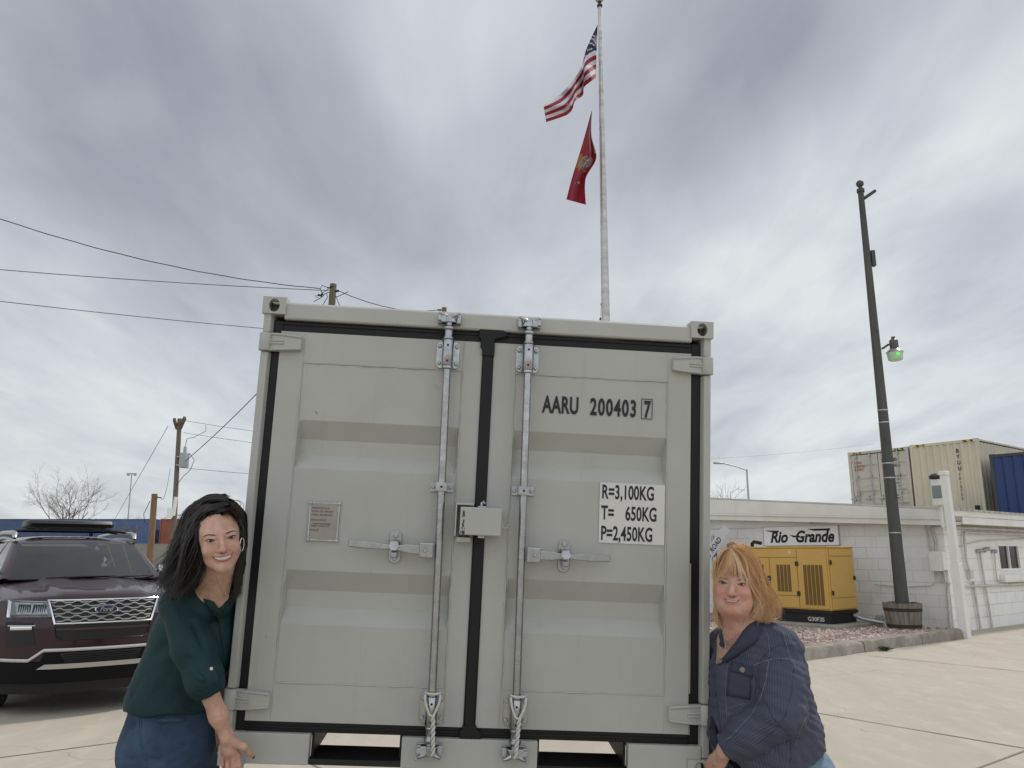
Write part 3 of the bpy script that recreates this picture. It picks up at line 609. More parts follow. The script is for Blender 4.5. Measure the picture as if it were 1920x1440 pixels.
def ribs(L, pitch=.278, d=.036):
    """corrugation profile along L: (distance, depth)"""
    n = max(1, round(L / pitch)); p = L / n; o = []
    for k in range(n): s = k * p; o += [(s, 0), (s + p*.26, 0), (s + p*.5, d), (s + p*.76, d)]
    o.append((L, 0)); return o
def corner_blocks(m, w, l, h):
    for x in (0, w - .16):
        for y in (0, l - .16):
            for z in (0, h - .118): m.box(x - .004, y - .004, z - .004, x + .164, y + .164, z + .122)
def freight_container(name, label, loc, rz, w, l, h, m_side, m_front, group=None, doors=False, frame=None, end_ribs=True, hazard=False):
    """local x across the front end, y along its length away from the viewer, z up"""
    t = thing(name, label, 'container', loc, rz, group); frame = frame or m_side
    b = MB()
    for x, sg in ((.01, 1), (w - .01, -1)):   # long sides
        P = ribs(l - .3); b.loft([[(x + sg * (.012 + d), .15 + s, z) for s, d in P] for z in (.15, h - .12)], closed=False, caps=False)
    b.loft([[(.1 + s, .15, h - .05 - d) for s, d in ribs(w - .2, .21, .02)], [(.1 + s, l - .15, h - .05 - d) for s, d in ribs(w - .2, .21, .02)]], closed=False, caps=False)
    b.box(.1, .1, .05, w - .1, l - .1, .14)
    P = ribs(w - .3); b.loft([[(.15 + s, l - .02 - d, z) for s, d in P] for z in (.15, h - .12)], closed=False, caps=False)
    b.build('corrugated_wall', m_side, t, sm=0)
    f = MB()
    for x in (0, w - .11):
        for y in (0, l - .11): f.box(x, y, .118, x + .11, y + .11, h - .118)
    for y in (0.01, l - .09):
        f.box(.16, y, h - .11, w - .16, y + .08, h - .01); f.box(.16, y, .0, w - .16, y + .08, .14)
    for x in (0.006, w - .066):
        f.box(x, .16, h - .09, x + .06, l - .16, h - .02); f.box(x, .16, 0, x + .06, l - .16, .15)
    corner_blocks(f, w, l, h)
    f.build('frame', frame, t, sm=0, bev=.008)
    if not doors:
        e = MB(); P = ribs(w - .22, .24 if end_ribs else .3, .045); e.loft([[(.11 + s, .02 + d, z) for s, d in P] for z in (.14, h - .11)], closed=False, caps=False)
        e.build('end_wall', m_front, t, sm=0)
    else:
        for k, (x0, x1) in enumerate(((.12, w/2 - .012), (w/2 + .012, w - .12))):
            d = MB(); zz = [.16]; prof = [(.16, 0)]
            for zc in np.linspace(.16, h - .14, 6)[1:-1]: prof += [(zc - .16, 0), (zc - .10, .035), (zc + .06, .035), (zc + .12, 0)]
            prof.append((h - .14, 0))
            d.loft([[(x, .03 + dd, z) for z, dd in prof] for x in (x0 + .13, x1 - .05)], closed=False, caps=False)
            d.box(x0, .024, .16, x0 + .131, .06, h - .14); d.box(x1 - .051, .024, .16, x1, .06, h - .14)
            do = d.build('door', m_front, t, sm=0)
            for xr in (x0 + .22, x1 - .30):
                r = MB().tube([(xr, -.03, .04), (xr, -.03, h - .03)], .019, 8)
                for z in (.12, .55, 1.2, 1.9, h - .2): r.box(xr - .05, -.035, z - .03, xr + .05, .028, z + .03)
                r.build('lock_rod', MT['galv_dull'], do, sm=40)
                MB().box(xr - .35 if k == 0 or True else xr, -.045, 1.0, xr + .02, -.025, 1.04).box(xr - .2, -.04, .93, xr - .15, .028, 1.12).build('handle', MT['galv_dull'], do, sm=0)
            for z in (.35, 1.0, 1.75, h - .35):
                xh = x0 - .02 if k == 0 else x1 - .05
                MB().box(xh, .0, z - .05, xh + .07, .024, z + .05).build('hinge', m_front, do, sm=0)
        MB().box(w/2 - .0115, .03, .16, w/2 + .0115, .05, h - .14).box(.1105, .03, .16, .1195, .05, h - .14).box(w - .1195, .03, .16, w - .1105, .05, h - .14).box(.115, .012, h - .137, w - .115, .022, h - .113).build('gasket', MT['rubber'], t, sm=0)
    if hazard:
        for x0, x1 in ((.16, .55), (w - .55, w - .16)): MB().box(x0, .004, h - .10, x1, .0085, h - .03).build('hazard_stripe', MT['hazard'], t, sm=0)
    return t
# local frame of every stack: x runs to the right (towards -EY), y away along EX
RS = TH - math.pi/2
TC = Vector((16.67, 28.05, 0))     # near top corner of the tan pair
W_, H_ = 2.438, 2.896
def left_of(P, s): return P + EY * s
tanA = freight_container('storage_container', 'upper tan container showing its ribbed blind end with a vertical black number', left_of(TC, W_) + Vector((0,0,5.57 - H_)), RS, W_, 12.19, H_, MT['tan'], MT['tan'], 'tan containers stacked behind the building', hazard=True)
tanB = freight_container('storage_container', 'upper tan container with closed lock rod doors, stacked behind the light pole', left_of(TC, 2*W_ + .07) + Vector((0,0,5.53 - H_)), RS, W_, 12.19, H_, MT['tanend'], MT['tanend'], 'tan containers stacked behind the building', doors=True, hazard=True)
navy_p = at(1854, 853, 27.5)
navyA = freight_container('storage_container', 'dark blue container end at the right edge, in front of the tan stack', Vector((navy_p.x, navy_p.y, 4.90 - 2.591)), RS, W_, 6.06, 2.591, MT['navy'], MT['navy'], 'dark blue containers behind the building', frame=MT['greysteel'], end_ribs=False)
# they stand on others, mostly hidden by the building
c = None
for q, src, hh in ((left_of(TC, W_), tanA, 5.57 - H_), (left_of(TC, 2*W_ + .07), tanB, 5.53 - H_)):
    pass
def lower(src, label, h_):
    r = src.copy(); COL.objects.link(r); r['label'] = label; r.location = (src.location.x, src.location.y, -.02); r.scale = (1, 1, (src.location.z + .02) / h_)
    for ch in src.children: copy_tree(ch, r)
# vertical number on the blind end
vt = MB()
for i, chx in enumerate('BYUU'):
    text_mesh(chx, .20, MT['ink'], 'lettering', tanA, M_front(1.66, -.002, 2.44 - i*.215), sx=.85, bold=.006)
for i, chx in enumerate('3010755'):
    text_mesh(chx, .14, MT['ink'], 'lettering', tanA, M_front(1.66, -.002, 1.60 - i*.145), sx=.95, bold=.002)
MB().box(2.08, -.012, .30, 2.24, .02, .52).build('vent', MT['black'], tanA, sm=0)
text_mesh('BYUU 42854', .17, MT['ink'], 'lettering', tanB, M_front(1.36, .018, 2.40), sx=.72, bold=.003)
text_mesh('45G1', .15, MT['ink'], 'lettering', tanB, M_front(1.84, .018, 2.17), sx=.72, bold=.002)
for k, q in enumerate(('MAX.GR.  30480', 'TARE      3900', 'NET      26580', 'CU.CAP.   76.4')): text_mesh(q, .105, MT['ink'], 'lettering', tanB, M_front(1.62, .018, 1.78 - .13*k), sx=.62)
MT['redink'] = mat('red lettering', (.45, .10, .10), .6)
for k, q in enumerate(('CAUTION', 'HEAVY LOAD', 'KEEP CLEAR')): text_mesh(q, .11, MT['redink'], 'lettering', tanB, M_front(.22, .018, 2.40 - .13*k), sx=.65, bold=.003)
o_ = MB().lathe([(.13, -.002), (.13, .001), (.11, .001), (.11, -.002)], (.93, .02, 1.48), 'y', 24, caps=False).build('emblem', MT['label'], tanB, sm=0)

# ---------------------------------------------------------------- blue and red containers standing on the railway bank at the left
ZB = 2.45
rail = [(-66.5, 'faded blue container at the far left edge, behind the car windows', MT['railblue'], 12.19), (-54.0, 'faded blue container behind the bare tree and the car roof', MT['railblue'], 12.19)]
def side_container(name, label, x0, y, z, l, h, m, ang=0.0, group=None):
    """seen side on: local y (length) runs to the right"""
    return freight_container(name, label, Vector((x0, y, z)), -math.pi/2 + ang, W_, l, h, m, m, group)
g_ = 'freight containers on the railway bank'
for x0, lab, m, l in ((-67.6, 'faded blue container at the far left edge, behind the car windows', MT['railblue'], 12.19), (-54.9, 'faded blue container behind the black roof box of the car', MT['railblue'], 12.19), (-42.3, 'brighter blue container just left of the wooden stub pole', corr_mat('mid blue container paint', (.085, .155, .33), var=.25), 6.06), (-35.6, 'rust red container with white marks, behind the utility poles', MT['rust'], 12.19)):
    t = side_container('freight_container', lab, x0, 83.5, ZB, l, 2.591, m, 0, g_)
    k = MB()
    if 'rust' in lab:
        for q in range(5): k.box(-.004 + 0, 1.9 + q*.24, 1.7 + .03*q, -.002, 2.02 + q*.24, 2.2)
        t2 = k.build('marking', MT['label'], t, sm=0); t2.location = (2.438 + .0, 0, 0)
    if 'brighter' in lab:
        for q in range(6): k.box(.0, 4.3 + .02*q, .7 + q*.22, .004, 4.42, .8 + q*.22)
        t2 = k.build('marking', MT['label'], t, sm=0); t2.location = (2.438, 0, 0)

# ---------------------------------------------------------------- poles and wires
def pole(name, label, base, top, r0, r1, m, cat='utility pole', group=None):
    t = thing(name, label, cat, base, 0, group)
    d = Vector(top) - Vector(base); a = MB(); pts = [d * s for s in np.linspace(0, 1, 9)]
    a.tube(pts, [r0 + (r1 - r0)*s for s in np.linspace(0, 1, 9)], 14).build('pole', m, t, sm=50)
    return t, d
PA = at(337, 785, 47); baseA = Vector((at(329, 1030, 47).x - .1, 47, -.3))
pa, dA = pole('utility_pole', 'weathered utility pole with short crossarm and grey transformer, left of the dark haired woman', baseA, PA, .17, .125, MT['wood'], group='wooden utility poles')
ax = MB().obox(dA + Vector((-.15, -.16, -.35)), Vector((.34, -1.05, .12)) * .95, Vector((.07, .022, 0)), Vector((0, .01, .08)))
ax.obox(dA + Vector((.26, -.16, -.28)), Vector((.26, -.35, .26)), Vector((.06, .04, 0)), Vector((-.04, .03, .075)))
ax.build('crossarm', MT['wood'], pa, sm=0)
tr_ = MB().lathe([(.02, -.02), (.27, .0), (.28, .05), (.28, .78), (.25, .84), (.10, .88), (.09, 1.2), (.05, 1.25)], dA + Vector((.55, -.15, -2.95)), 'z', 18); tr_.box(dA.x + .1, -.2 + dA.y, dA.z - 2.35, dA.x + .4, dA.y, dA.z - 2.28); tr_.box(dA.x + .1, -.2 + dA.y, dA.z - 2.85, dA.x + .4, dA.y, dA.z - 2.78)
tr_.build('transformer', mat('grey transformer tank', (.33, .34, .36), .45, .1, var=.1, vs=6), pa, sm=40)
MB().tube([dA + Vector((1.6, 0, -.4)), dA + Vector((1.65, 0, -.75)), dA + Vector((1.0, -.1, -1.15)), dA + Vector((.6, -.15, -1.25)), dA + Vector((.55, -.15, -1.7))], .018, 6).tube([dA + Vector((.8, -.15, -2.1)), dA + Vector((1.15, -.15, -2.5)), dA + Vector((1.0, -.2, -3.1)), dA + Vector((.6, -.2, -3.5)), dA + Vector((.15, -.1, -4.1))], .018, 6).build('jumper_cable', MT['wire'], pa, sm=50)
MB().box(dA.x - .12, dA.y - .3, dA.z - 5.9, dA.x + .2, dA.y - .17, dA.z - 5.35).tube([dA + Vector((.22, -.2, -5.8)), dA + Vector((.28, -.2, -4.7))], .11, 8).build('meter_box', MT['trimwhite'], pa, sm=0)
PB = at(625, 533, 28); pb, dB = pole('utility_pole', 'grey brown utility pole rising behind the container top, joined by the twisted cables', Vector((PB.x - .25, 28, -.3)), PB, .18, .125, MT['wood'], group='wooden utility poles')
bk = MB()
bk.tube([dB + Vector((.12, -.1, -.30)), dB + Vector((.24, -.12, -.30))], .045, 8).tube([dB + Vector((-.2, -.1, -.18)), dB + Vector((.05, -.15, -.13))], .02, 6)
for q in ((-.48, -.47), (-.40, -.50), (-.36, -.44)): bk.sphere(dB + Vector((q[0], -.15, q[1])), .045, 6)
bk.build('insulator', MT['black'], pb, sm=50)
bk = MB()
for pts in ([(-.1, -.22), (-.3, -.35), (-.42, -.47), (-.62, -.52), (-.5, -.58)], [(-.1, -.36), (-.25, -.42), (-.36, -.56), (-.66, -.73)], [(-.12, -.2), (-.38, -.1), (-.44, -.24), (-.30, -.5)], [(-.2, -.42), (-.15, -.55), (-.24, -.72), (-.42, -1.05)], [(.14, -.50), (.36, -1.0), (.45, -1.5)], [(.16, -.56), (.4, -.45), (.62, -.34)]):
    bk.tube([dB + Vector((a, -.16, b_)) for a, b_ in pts], .014, 5)
bk.build('jumper_cable', MT['wire'], pb, sm=50)
PC = at(833, 577, 35); pc, dC = pole('utility_pole', 'reddish brown pole tip showing above the container beside its left lock rod', Vector((PC.x - .1, 35, -.3)), PC, .17, .115, MT['woodbrown'], group='wooden utility poles')
MB().tube([dC + Vector((-.12, -.1, -.14)), dC + Vector((-.3, -.1, -.14))], .04, 8).build('insulator', MT['black'], pc, sm=50)
PD = at(290, 926, 28); pd_, dD = pole('stub_pole', 'short brown wooden stub pole without crossarm, behind the car', Vector((at(282, 1060, 28).x, 28, -.3)), PD, .125, .10, MT['woodbrown'])
MB().tube([dD + Vector((-.1, -.08, -.25)), dD + Vector((-.28, -.08, -.7)), dD + Vector((-.22, -.08, -1.0)), dD + Vector((-.1, -.08, -1.05))], .012, 5).tube([dD + Vector((.1, -.08, -.12)), dD + Vector((.28, -.08, -.14))], .02, 6).build('cable', MT['wire'], pd_, sm=50)

wires = []
def wire(label, p, q, sag, r=.012, n=26, tw=0.0, group='overhead wires'):
    pts = []
    for s in np.linspace(0, 1, n):
        v = p.lerp(q, s); v.z -= sag * 4 * s * (1 - s)
        if tw: v.z += tw * math.sin(s * n * 1.1)
        pts.append(v)
    o = MB().tube(pts, r, 5).build('overhead_wire', MT['wire'], sm=60); tag(o, label, 'wire', group)
# positions: from the poles out past the left edge of the view
L1 = at(-420, 240, 22); wire('uppermost thick twisted cable from the left edge to the grey brown pole', L1, PB + Vector((-.44, -.15, -.22)), .9, .016, 60, .006)
L2 = at(-420, 466, 22); wire('thin straight cable, second from the top, to the grey brown pole', L2, PB + Vector((-.14, -.1, -.28)), .15, .013)
L3 = at(-420, 512, 22); wire('lowest of the three wires from the left edge, passing behind the container corner', L3, at(833, 640, 35), .25, .013)
wire('twisted cable drooping from the grey brown pole to the reddish brown pole tip', PB + Vector((.24, -.12, -.30)), PC + Vector((-.3, -.1, -.14)), .30, .016, 40, .005)
wire('service cable rising from the transformer towards the container', PA + Vector((.6, -.15, -2.6)), PB + Vector((-.1, -.1, -1.3)), .25, .022)
for k, (dz, py) in enumerate(((-.12, 838), (-.85, 858), (-2.95, 900))):
    wire(('top thin line', 'second thin line', 'third and lowest thin line')[k] + ' leading right from the transformer pole', PA + Vector((.3, 0, dz)), at(760, py, 62), .2, .012)
wire('guy wire slanting from the transformer pole top down behind the blue containers', PA + Vector((-.4, -.6, -.55)), Vector((-39, 78, 4.3)), .0, .016)
wire('drop cable from the transformer pole to the stub pole', PA + Vector((-.25, -.1, -2.2)) + Vector((0,0,-.8)), PD + Vector((.28, -.08, -.16)), .6, .011)
wire('faint power line in the far sky above the building', at(1300, 862, 110), at(1640, 832, 130), .3, .011)

# distant street lamps and mast
def street_lamp(label, base, h, arm, rz, r=.07):
    t = thing('street_lamp', label, 'street lamp', base, rz, 'distant street lamps')
    MB().tube([(0,0,-.3), (0,0,h)], [r, r*.65], 10).build('pole', MT['galv_dull'], t, sm=50)
    MB().tube([(0,0,h - .05), (-arm*.5, 0, h + .18), (-arm, 0, h + .33)], .035, 8).build('arm', MT['galv_dull'], t, sm=50)
    m_ = MB(); m_.loft([[(-arm + dx, sy*wd, h + .33 + dz) for sy, dz in ((-1, 0), (-.6, .06), (.6, .06), (1, 0), (.6, -.05), (-.6, -.05))] for dx, wd in ((.1, .05), (-.1, .13), (-.4, .14), (-.52, .06))]); m_.build('lamp_head', MT['galv_dull'], t, sm=40)
    return t
q = at(1400, 880, 45); street_lamp('grey street lamp reaching left above the white building roof', Vector((q.x, 45, 0)), q.z, 1.42, 0.12, .075)
q = at(308, 968, 95); street_lamp('tiny far street lamp above the red container', Vector((q.x, 95, 0)), q.z - .2, 1.4, math.pi, .06)
q = at(247, 888, 110); ms = thing('lamp_mast', 'very thin tall mast with a small lamp ring, beyond the blue containers', 'mast', Vector((at(236, 1030, 110).x, 110, 0)))
v = q - Vector(ms.location); MB().tube([(0,0,-.3), v], [.10, .07], 8).build('mast', MT['galv_dull'], ms, sm=50)
MB().obox(v, (.65, 0, 0), (0, .2, 0), (0, 0, .06)).box(v.x - .6, -.15, v.z - .3, v.x - .35, .15, v.z - .06).box(v.x + .35, -.15, v.z - .3, v.x + .6, .15, v.z - .06).build('lamp_ring', MT['galv_dull'], ms, sm=0)

# bare winter trees
MT['bark'] = mat('bare twigs', (.19, .155, .125), .9, var=.3, vs=2)
def bare_tree(name, label, base, h, spread, seed, nmain=7, depth=5, group=None, r0=.16, lean=.5):
    rnd = np.random.RandomState(seed); t = thing(name, label, 'tree', base, 0, group)
    tk = MB(); cr_ = MB()
    def branch(m, p, d, l, r, lev):
        n = 5; pts = [p]; q = p.copy(); dd = d.copy()
        for k in range(n):
            dd = (dd + Vector(rnd.randn(3)) * .11 + Vector((0, 0, .06))).normalized(); q = q + dd * (l / n); pts.append(q.copy())
        m.tube(pts, [r * (1 - .55 * k / n) for k in range(n + 1)], 5 if lev < 2 else 3, caps=False)
        if lev >= depth: return
        for k in range(3 if lev < 3 else 4):
            s = .35 + .65 * rnd.rand(); i = min(n - 1, int(s * n)); a = pts[i].lerp(pts[i+1], s*n - i)
            nd = (dd * .9 + Vector(rnd.randn(3)) * lean).normalized(); branch(cr_, a, nd, l * (.55 + .2*rnd.rand()), r * .5, lev + 1)
    tk.tube([Vector((0,0,-.3)), Vector((.03, 0, h*.12))], [r0*1.3, r0], 8)
    for k in range(nmain):
        a = 2*math.pi*k/nmain + rnd.rand(); d = Vector((math.cos(a)*spread, math.sin(a)*spread, 1)).normalized()
        branch(tk, Vector((0, 0, h*.10 + .05*rnd.rand())), d, h*.50, r0*.55, 1)
    tk.build('trunk', MT['bark'], t, sm=60); cr_.build('crown', MT['bark'], t, sm=60); return t
q = at(132, 905, 96); bare_tree('bare_tree', 'wide bare leafless tree behind the blue containers and the car roof', Vector((q.x, 96, 2.2)), 8.6, .62, 4, 8, 5, 'bare trees', .16)
q = at(1345, 905, 80); bare_tree('bare_tree', 'faint bare leafless tree peeping beside the container above the building ridge', Vector((q.x - .5, 80, 0)), 8.6, .5, 9, 6, 4, 'bare trees', .14)
q = at(243, 990, 70); bare_tree('bare_shrub', 'small grey leafless shrub in front of the brighter blue container', Vector((q.x, 70, 1.9)), 3.2, .5, 21, 7, 4, None, .06)

# low evergreen shrub behind the car
MT['leaf'] = mat('juniper green', (.055, .085, .03), .8, var=.55, vs=3, col2=(.11, .115, .045))
jn = MB(); q = at(322, 1075, 17.5)
for k in range(7000):
    a = NR.rand()*6.28; e = NR.rand()**.6; ph = NR.rand()*math.pi*.5
    lump = 1 + .22*math.sin(a*3+1) + .15*math.sin(a*7)
    c_ = Vector((math.cos(a)*math.sin(ph)*1.1*lump*e, math.sin(a)*math.sin(ph)*.8*lump*e, .12 + math.cos(ph)*1.0*lump*e))
    d = (Vector((math.cos(a), math.sin(a), .4 + .8*NR.rand()))).normalized() * (.05 + .07*NR.rand()); s_ = Vector((-d.y, d.x, .02)).normalized() * .010
    jn.add([c_, c_ + d*.5 + s_, c_ + d, c_ + d*.5 - s_], [(0,1,2,3)])
sb = thing('evergreen_shrub', 'dark green spreading juniper shrub between the car and the stub pole', 'shrub', Vector((q.x, 17.5, 0)))
jn.build('foliage', MT['leaf'], sb, sm=0)
st = MB()
for k in range(9):
    a = k*.7; st.tube([(0,0,-.05), (math.cos(a)*.4, math.sin(a)*.3, .4), (math.cos(a)*.9, math.sin(a)*.6, .75)], [.035, .025, .01], 5)
st.build('stem', MT['bark'], sb, sm=50)

# ---------------------------------------------------------------- flagpole and flags
FY = 14.5; fb_ = at(1136, 612, FY); ft = at(1124.5, 14, FY); dirp = (ft - fb_).normalized(); base = fb_ + dirp * ((-fb_.z) / dirp.z)
fp = thing('flagpole', 'tall pale metal flagpole with a ball finial behind the container', 'flagpole', base)
vv = ft - base
m_ = MB(); ns = 26; m_.tube([vv * s for s in np.linspace(0, 1, ns)], [.098 - .058 * max(0, (s - .25) / .75) for s in np.linspace(0, 1, ns)], 18)
MT['alu'] = mat('brushed aluminium pole', (.58, .57, .54), .42, .75, var=.30, vs=1.6, stretch=(1, 1, 4), rvar=.15)
m_.build('pole', MT['alu'], fp, sm=60)
rg = MB()
for s in (.36, .385, .43, .505, .56, .62, .665, .70, .78, .845, .91):
    r = .098 - .058 * max(0, (s - .25) / .75); rg.tube([vv*(s - .0006), vv*(s + .0006)], r + .002, 18)
rg.build('seam', MT['galv_dull'], fp, sm=50)
MB().lathe([(.05, 0), (.06, .05), (.035, .08), (.035, .13)], vv, 'z', 14).build('truck', MT['black'], fp, sm=40)
MB().sphere(vv + Vector((0, 0, .225)), .10, 10).build('finial', mat('pale gold ball', (.50, .45, .33), .3, .6, var=.3, vs=14), fp, sm=60)
def fpt(px, py, dy=0): return at(px, py, FY - .22 + dy)
hp = [fpt(1123, 45), fpt(1114, 152), fpt(1110, 197), fpt(1109.5, 205), fpt(1112, 320), fpt(1116, 470), fpt(1121, 640)]
hp += [Vector((base.x - .12, base.y - .15, 1.1))]
MB().tube(hp, .008, 5).build('halyard', mat('halyard rope', (.35, .35, .34), .8), fp, sm=60)
MB().tube([fpt(1114, 150), fpt(1113.5, 156)], .03, 6).tube([fpt(1110.5, 198), fpt(1109.5, 206)], .035, 6).build('clip', MT['greysteel'], fp, sm=50)
def cat(P, t):
    """smooth interpolation through points"""
    n = len(P) - 1; x = t * n; i = min(int(x), n - 1); f = x - i
    p0, p1, p2, p3 = P[max(i-1, 0)], P[i], P[i+1], P[min(i+2, n)]
    return [.5*((2*b) + (-a + c)*f + (2*a - 5*b + 4*c - d)*f*f + (-a + 3*b - 3*c + d)*f**3) for a, b, c, d in zip(p0, p1, p2, p3)]
def cloth(name, mats, up, lo, nu, nv, matf, wave):
    """up / lo: outline points (px, py, extra depth) of the two long edges, from hoist to fly"""
    m = MB(); P = []
    for i in range(nu + 1):
        a = cat(up, i/nu); b = cat(lo, i/nu); row = []
        for j in range(nv + 1):
            s = j/nv; dep = a[2]*(1-s) + b[2]*s + wave(i/nu, s)
            row.append(at(a[0]*(1-s) + b[0]*s, a[1]*(1-s) + b[1]*s, FY - .22 + dep))
        P.append(row)
    m.grid(P)
    o = m.build(name, mats, None, sm=0, recalc=False)
    for p in o.data.polygons: p.material_index = matf((p.index // nv + .5)/nu, (p.index % nv + .5)/nv)
    o.data.shade_smooth(); return o, P
def clothmat(name, col, tr=.35):
    m = bpy.data.materials.new(name); m.use_nodes = True; t = m.node_tree; b = t.nodes['Principled BSDF']; L = t.links.new
    b.inputs['Base Color'].default_value = (*col, 1); b.inputs['Roughness'].default_value = .75
    d = N(t, 'ShaderNodeBsdfTranslucent'); d.inputs[0].default_value = (*col, 1); mx = N(t, 'ShaderNodeMixShader'); mx.inputs[0].default_value = tr
    L(b.outputs[0], mx.inputs[1]); L(d.outputs[0], mx.inputs[2]); L(mx.outputs[0], t.nodes['Material Output'].inputs[0]); return m
FW, FR, FB = clothmat('flag white', (.58, .58, .61), .12), clothmat('flag red', (.26, .012, .032), .10), clothmat('flag blue', (.012, .015, .055), .1)
up = [(1120.5, 46, 0), (1109, 70, -.10), (1098, 96, .0), (1091, 123, .10), (1080, 143, -.15), (1066, 161, .1), (1046, 180, -.05), (1018.5, 195, .12)]
lo = [(1117, 146, 0), (1106, 154, -.12), (1095, 164, -.05), (1092.5, 179, .10), (1078, 190, -.22), (1073, 205, .12), (1062, 216, -.15), (1024, 229, .12)]
def usf(u, v):
    # the top of the flag is folded behind, so the canton shows as a wedge and six or seven stripes stay in view
    vc = .50 * max(0, 1 - u/.43)
    if v < vc: return 2
    k = int((v - vc)/(1 - vc)*6.0); return 0 if k % 2 == 0 else 1
fl, P = cloth('national_flag', [FW, FR, FB], up, lo, 130, 60, usf, lambda u, v: .17*math.sin(u*10 + v*4.2)*min(1, u*4) + .09*math.sin(u*23 + v*9))
tag(fl, 'flag with red and white stripes and starred blue canton flying from the pole', 'flag')
sm_ = MB()
for px, py in ((1113, 68), (1109, 77), (1112.3, 79.5), (1105, 86), (1108, 88.5), (1111.5, 90), (1102.5, 95.5), (1105, 97.5), (1097, 103), (1099.3, 105), (1108.5, 98), (1101, 110), (1115.5, 83)):
    q = at(px, py, FY - .22); c3, i, j = min(((P[i][j], i, j) for i in range(0, 60) for j in range(60)), key=lambda e: (e[0].x - q.x)**2 + (e[0].z - q.z)**2)
    du = (P[i+1][j] - P[i][j]).normalized(); dv = (P[i][j+1] - P[i][j]).normalized(); n = du.cross(dv).normalized(); dv = n.cross(du)
    for s_ in (1, -1):
        sm_.add([c3 + n*.008*s_ + (du*math.cos(k*math.pi/5)*.8 + dv*math.sin(k*math.pi/5))*(.036 if k % 2 == 0 else .016) for k in range(10)], [tuple(range(10))])
so = sm_.build('star', FW, fl, sm=0)
up = [(1109.5, 207, 0), (1096, 256, -.05), (1084, 296, .05), (1072, 335, -.03), (1062, 374, 0)]
lo = [(1109.8, 209, 0), (1109, 252, -.2), (1118, 296, -.05), (1098, 336, -.25), (1098.5, 384, -.05)]
fl2, P2_ = cloth('scarlet_flag', [clothmat('flag scarlet', (.24, .008, .024), .25), clothmat('flag white strip', (.6, .6, .6)), clothmat('flag gold', (.45, .20, .03)), clothmat('flag grey', (.30, .30, .32))], up, lo, 60, 24, lambda u, v: 1 if (u < .45 and v > .93) else 0, lambda u, v: .16*math.sin(v*7.5 + u*2) * min(1, u*3 + .3) + .06*math.sin(v*15 + u*6))
tag(fl2, 'scarlet flag with a gold and grey emblem hanging limp below the striped flag', 'flag')
def patch(mm, uvs, off=.012):
    for s_ in (1, -1):
        V = []
        for u, v in uvs:
            u = min(max(u, 0), .999); v = min(max(v, 0), .999); x = u*60; y = v*24; i, j = int(x), int(y); fx_, fy_ = x - i, y - j
            p = (P2_[i][j]*(1-fx_)*(1-fy_) + P2_[i+1][j]*fx_*(1-fy_) + P2_[i][j+1]*(1-fx_)*fy_ + P2_[i+1][j+1]*fx_*fy_)
            V.append(p + Vector((0, -off*s_, 0)))
        mm.add(V, [tuple(range(len(V)))])
def disc(cu, cv, ru, rv, a0=0, a1=360, n=16): return [(cu + ru*math.cos(R_(a0 + (a1-a0)*k/n)), cv + rv*math.sin(R_(a0 + (a1-a0)*k/n))) for k in range(n)]
em = MB()
def radial(cu, cv, ru, rv, mi, off, n=4):
    # small quads so that the emblem follows the folds
    em.cur = mi
    for i in range(n):
        for j in range(n*3):
            a, b_ = 360*j/(n*3), 360*(j+1)/(n*3); r0, r1 = i/n, (i+1)/n
            patch(em, [(cu + ru*r*math.cos(R_(t)), cv + rv*r*math.sin(R_(t))) for r, t in ((r0, a), (r1, a), (r1, b_), (r0, b_))], off)
radial(.56, .50, .085, .36, 1, .012)            # globe
radial(.525, .12, .075, .16, 0, .012); radial(.60, .16, .03, .10, 0, .013)   # eagle at the left edge
radial(.535, .36, .030, .13, 0, .018); radial(.575, .68, .030, .13, 0, .018)   # land on the globe
for k in range(-3, 4): em.cur = 2; patch(em, [(.56 - .075*math.sqrt(1-(k/4)**2), .5 + .09*k), (.56 + .075*math.sqrt(1-(k/4)**2), .5 + .09*k), (.56 + .075*math.sqrt(1-(k/4)**2), .512 + .09*k), (.56 - .075*math.sqrt(1-(k/4)**2), .512 + .09*k)], .016)
em.cur = 0; patch(em, disc(.665, .58, .022, .22), .014); patch(em, disc(.635, .30, .03, .07), .014)   # anchor arms
em.cur = 1; patch(em, disc(.80, .38, .012, .09), .014); patch(em, disc(.79, .55, .012, .10), .014)   # scroll
em.build('emblem', [clothmat('emblem gold', (.42, .19, .03)), clothmat('emblem grey', (.33, .33, .34)), clothmat('emblem line', (.10, .05, .05))], fl2, sm=0, recalc=False)
# ---------------------------------------------------------------- the grey container being lifted
CS = 0.8636
cA = Vector((0.99733715, 0.05966442, -0.04193762)); cB = Vector((0.04493503, -0.04981606, 0.99774706)); cN = Vector((-0.05744084, 0.99697468, 0.05236443))
CO = Vector((0, 0, CAM_H)) + (Vector((-1.29305522, 3.76149978, 0.57757852)) - Vector((0, 0, CAM_H))) * CS
cont = bpy.data.objects.new('shipping_container', None); COL.objects.link(cont); cont.empty_display_size = .2
tag(cont, 'small light grey container with double doors, lifted and tilted between two women', 'container')
cont.matrix_world = Matrix.LocRotScale(CO, Matrix((cA, cN, cB)).transposed().to_quaternion(), Vector((CS, CS, CS)))
CW, CH, CD = 2.2, 2.129, 2.5
G, GV, RB, BK = MT['cont'], MT['galv'], MT['rubber'], MT['black']
def PX(px, py, dep=0.0):
    """point of the photo on the container's front plane, in its local coordinates"""
    r = Vector(ray(px, py)); n = cN; c0 = Vector((0, 0, CAM_H)); t = ((CO + n * dep * CS - c0).dot(n)) / r.dot(n); q = c0 + r * t - CO
    return q.dot(cA) / CS, q.dot(cB) / CS
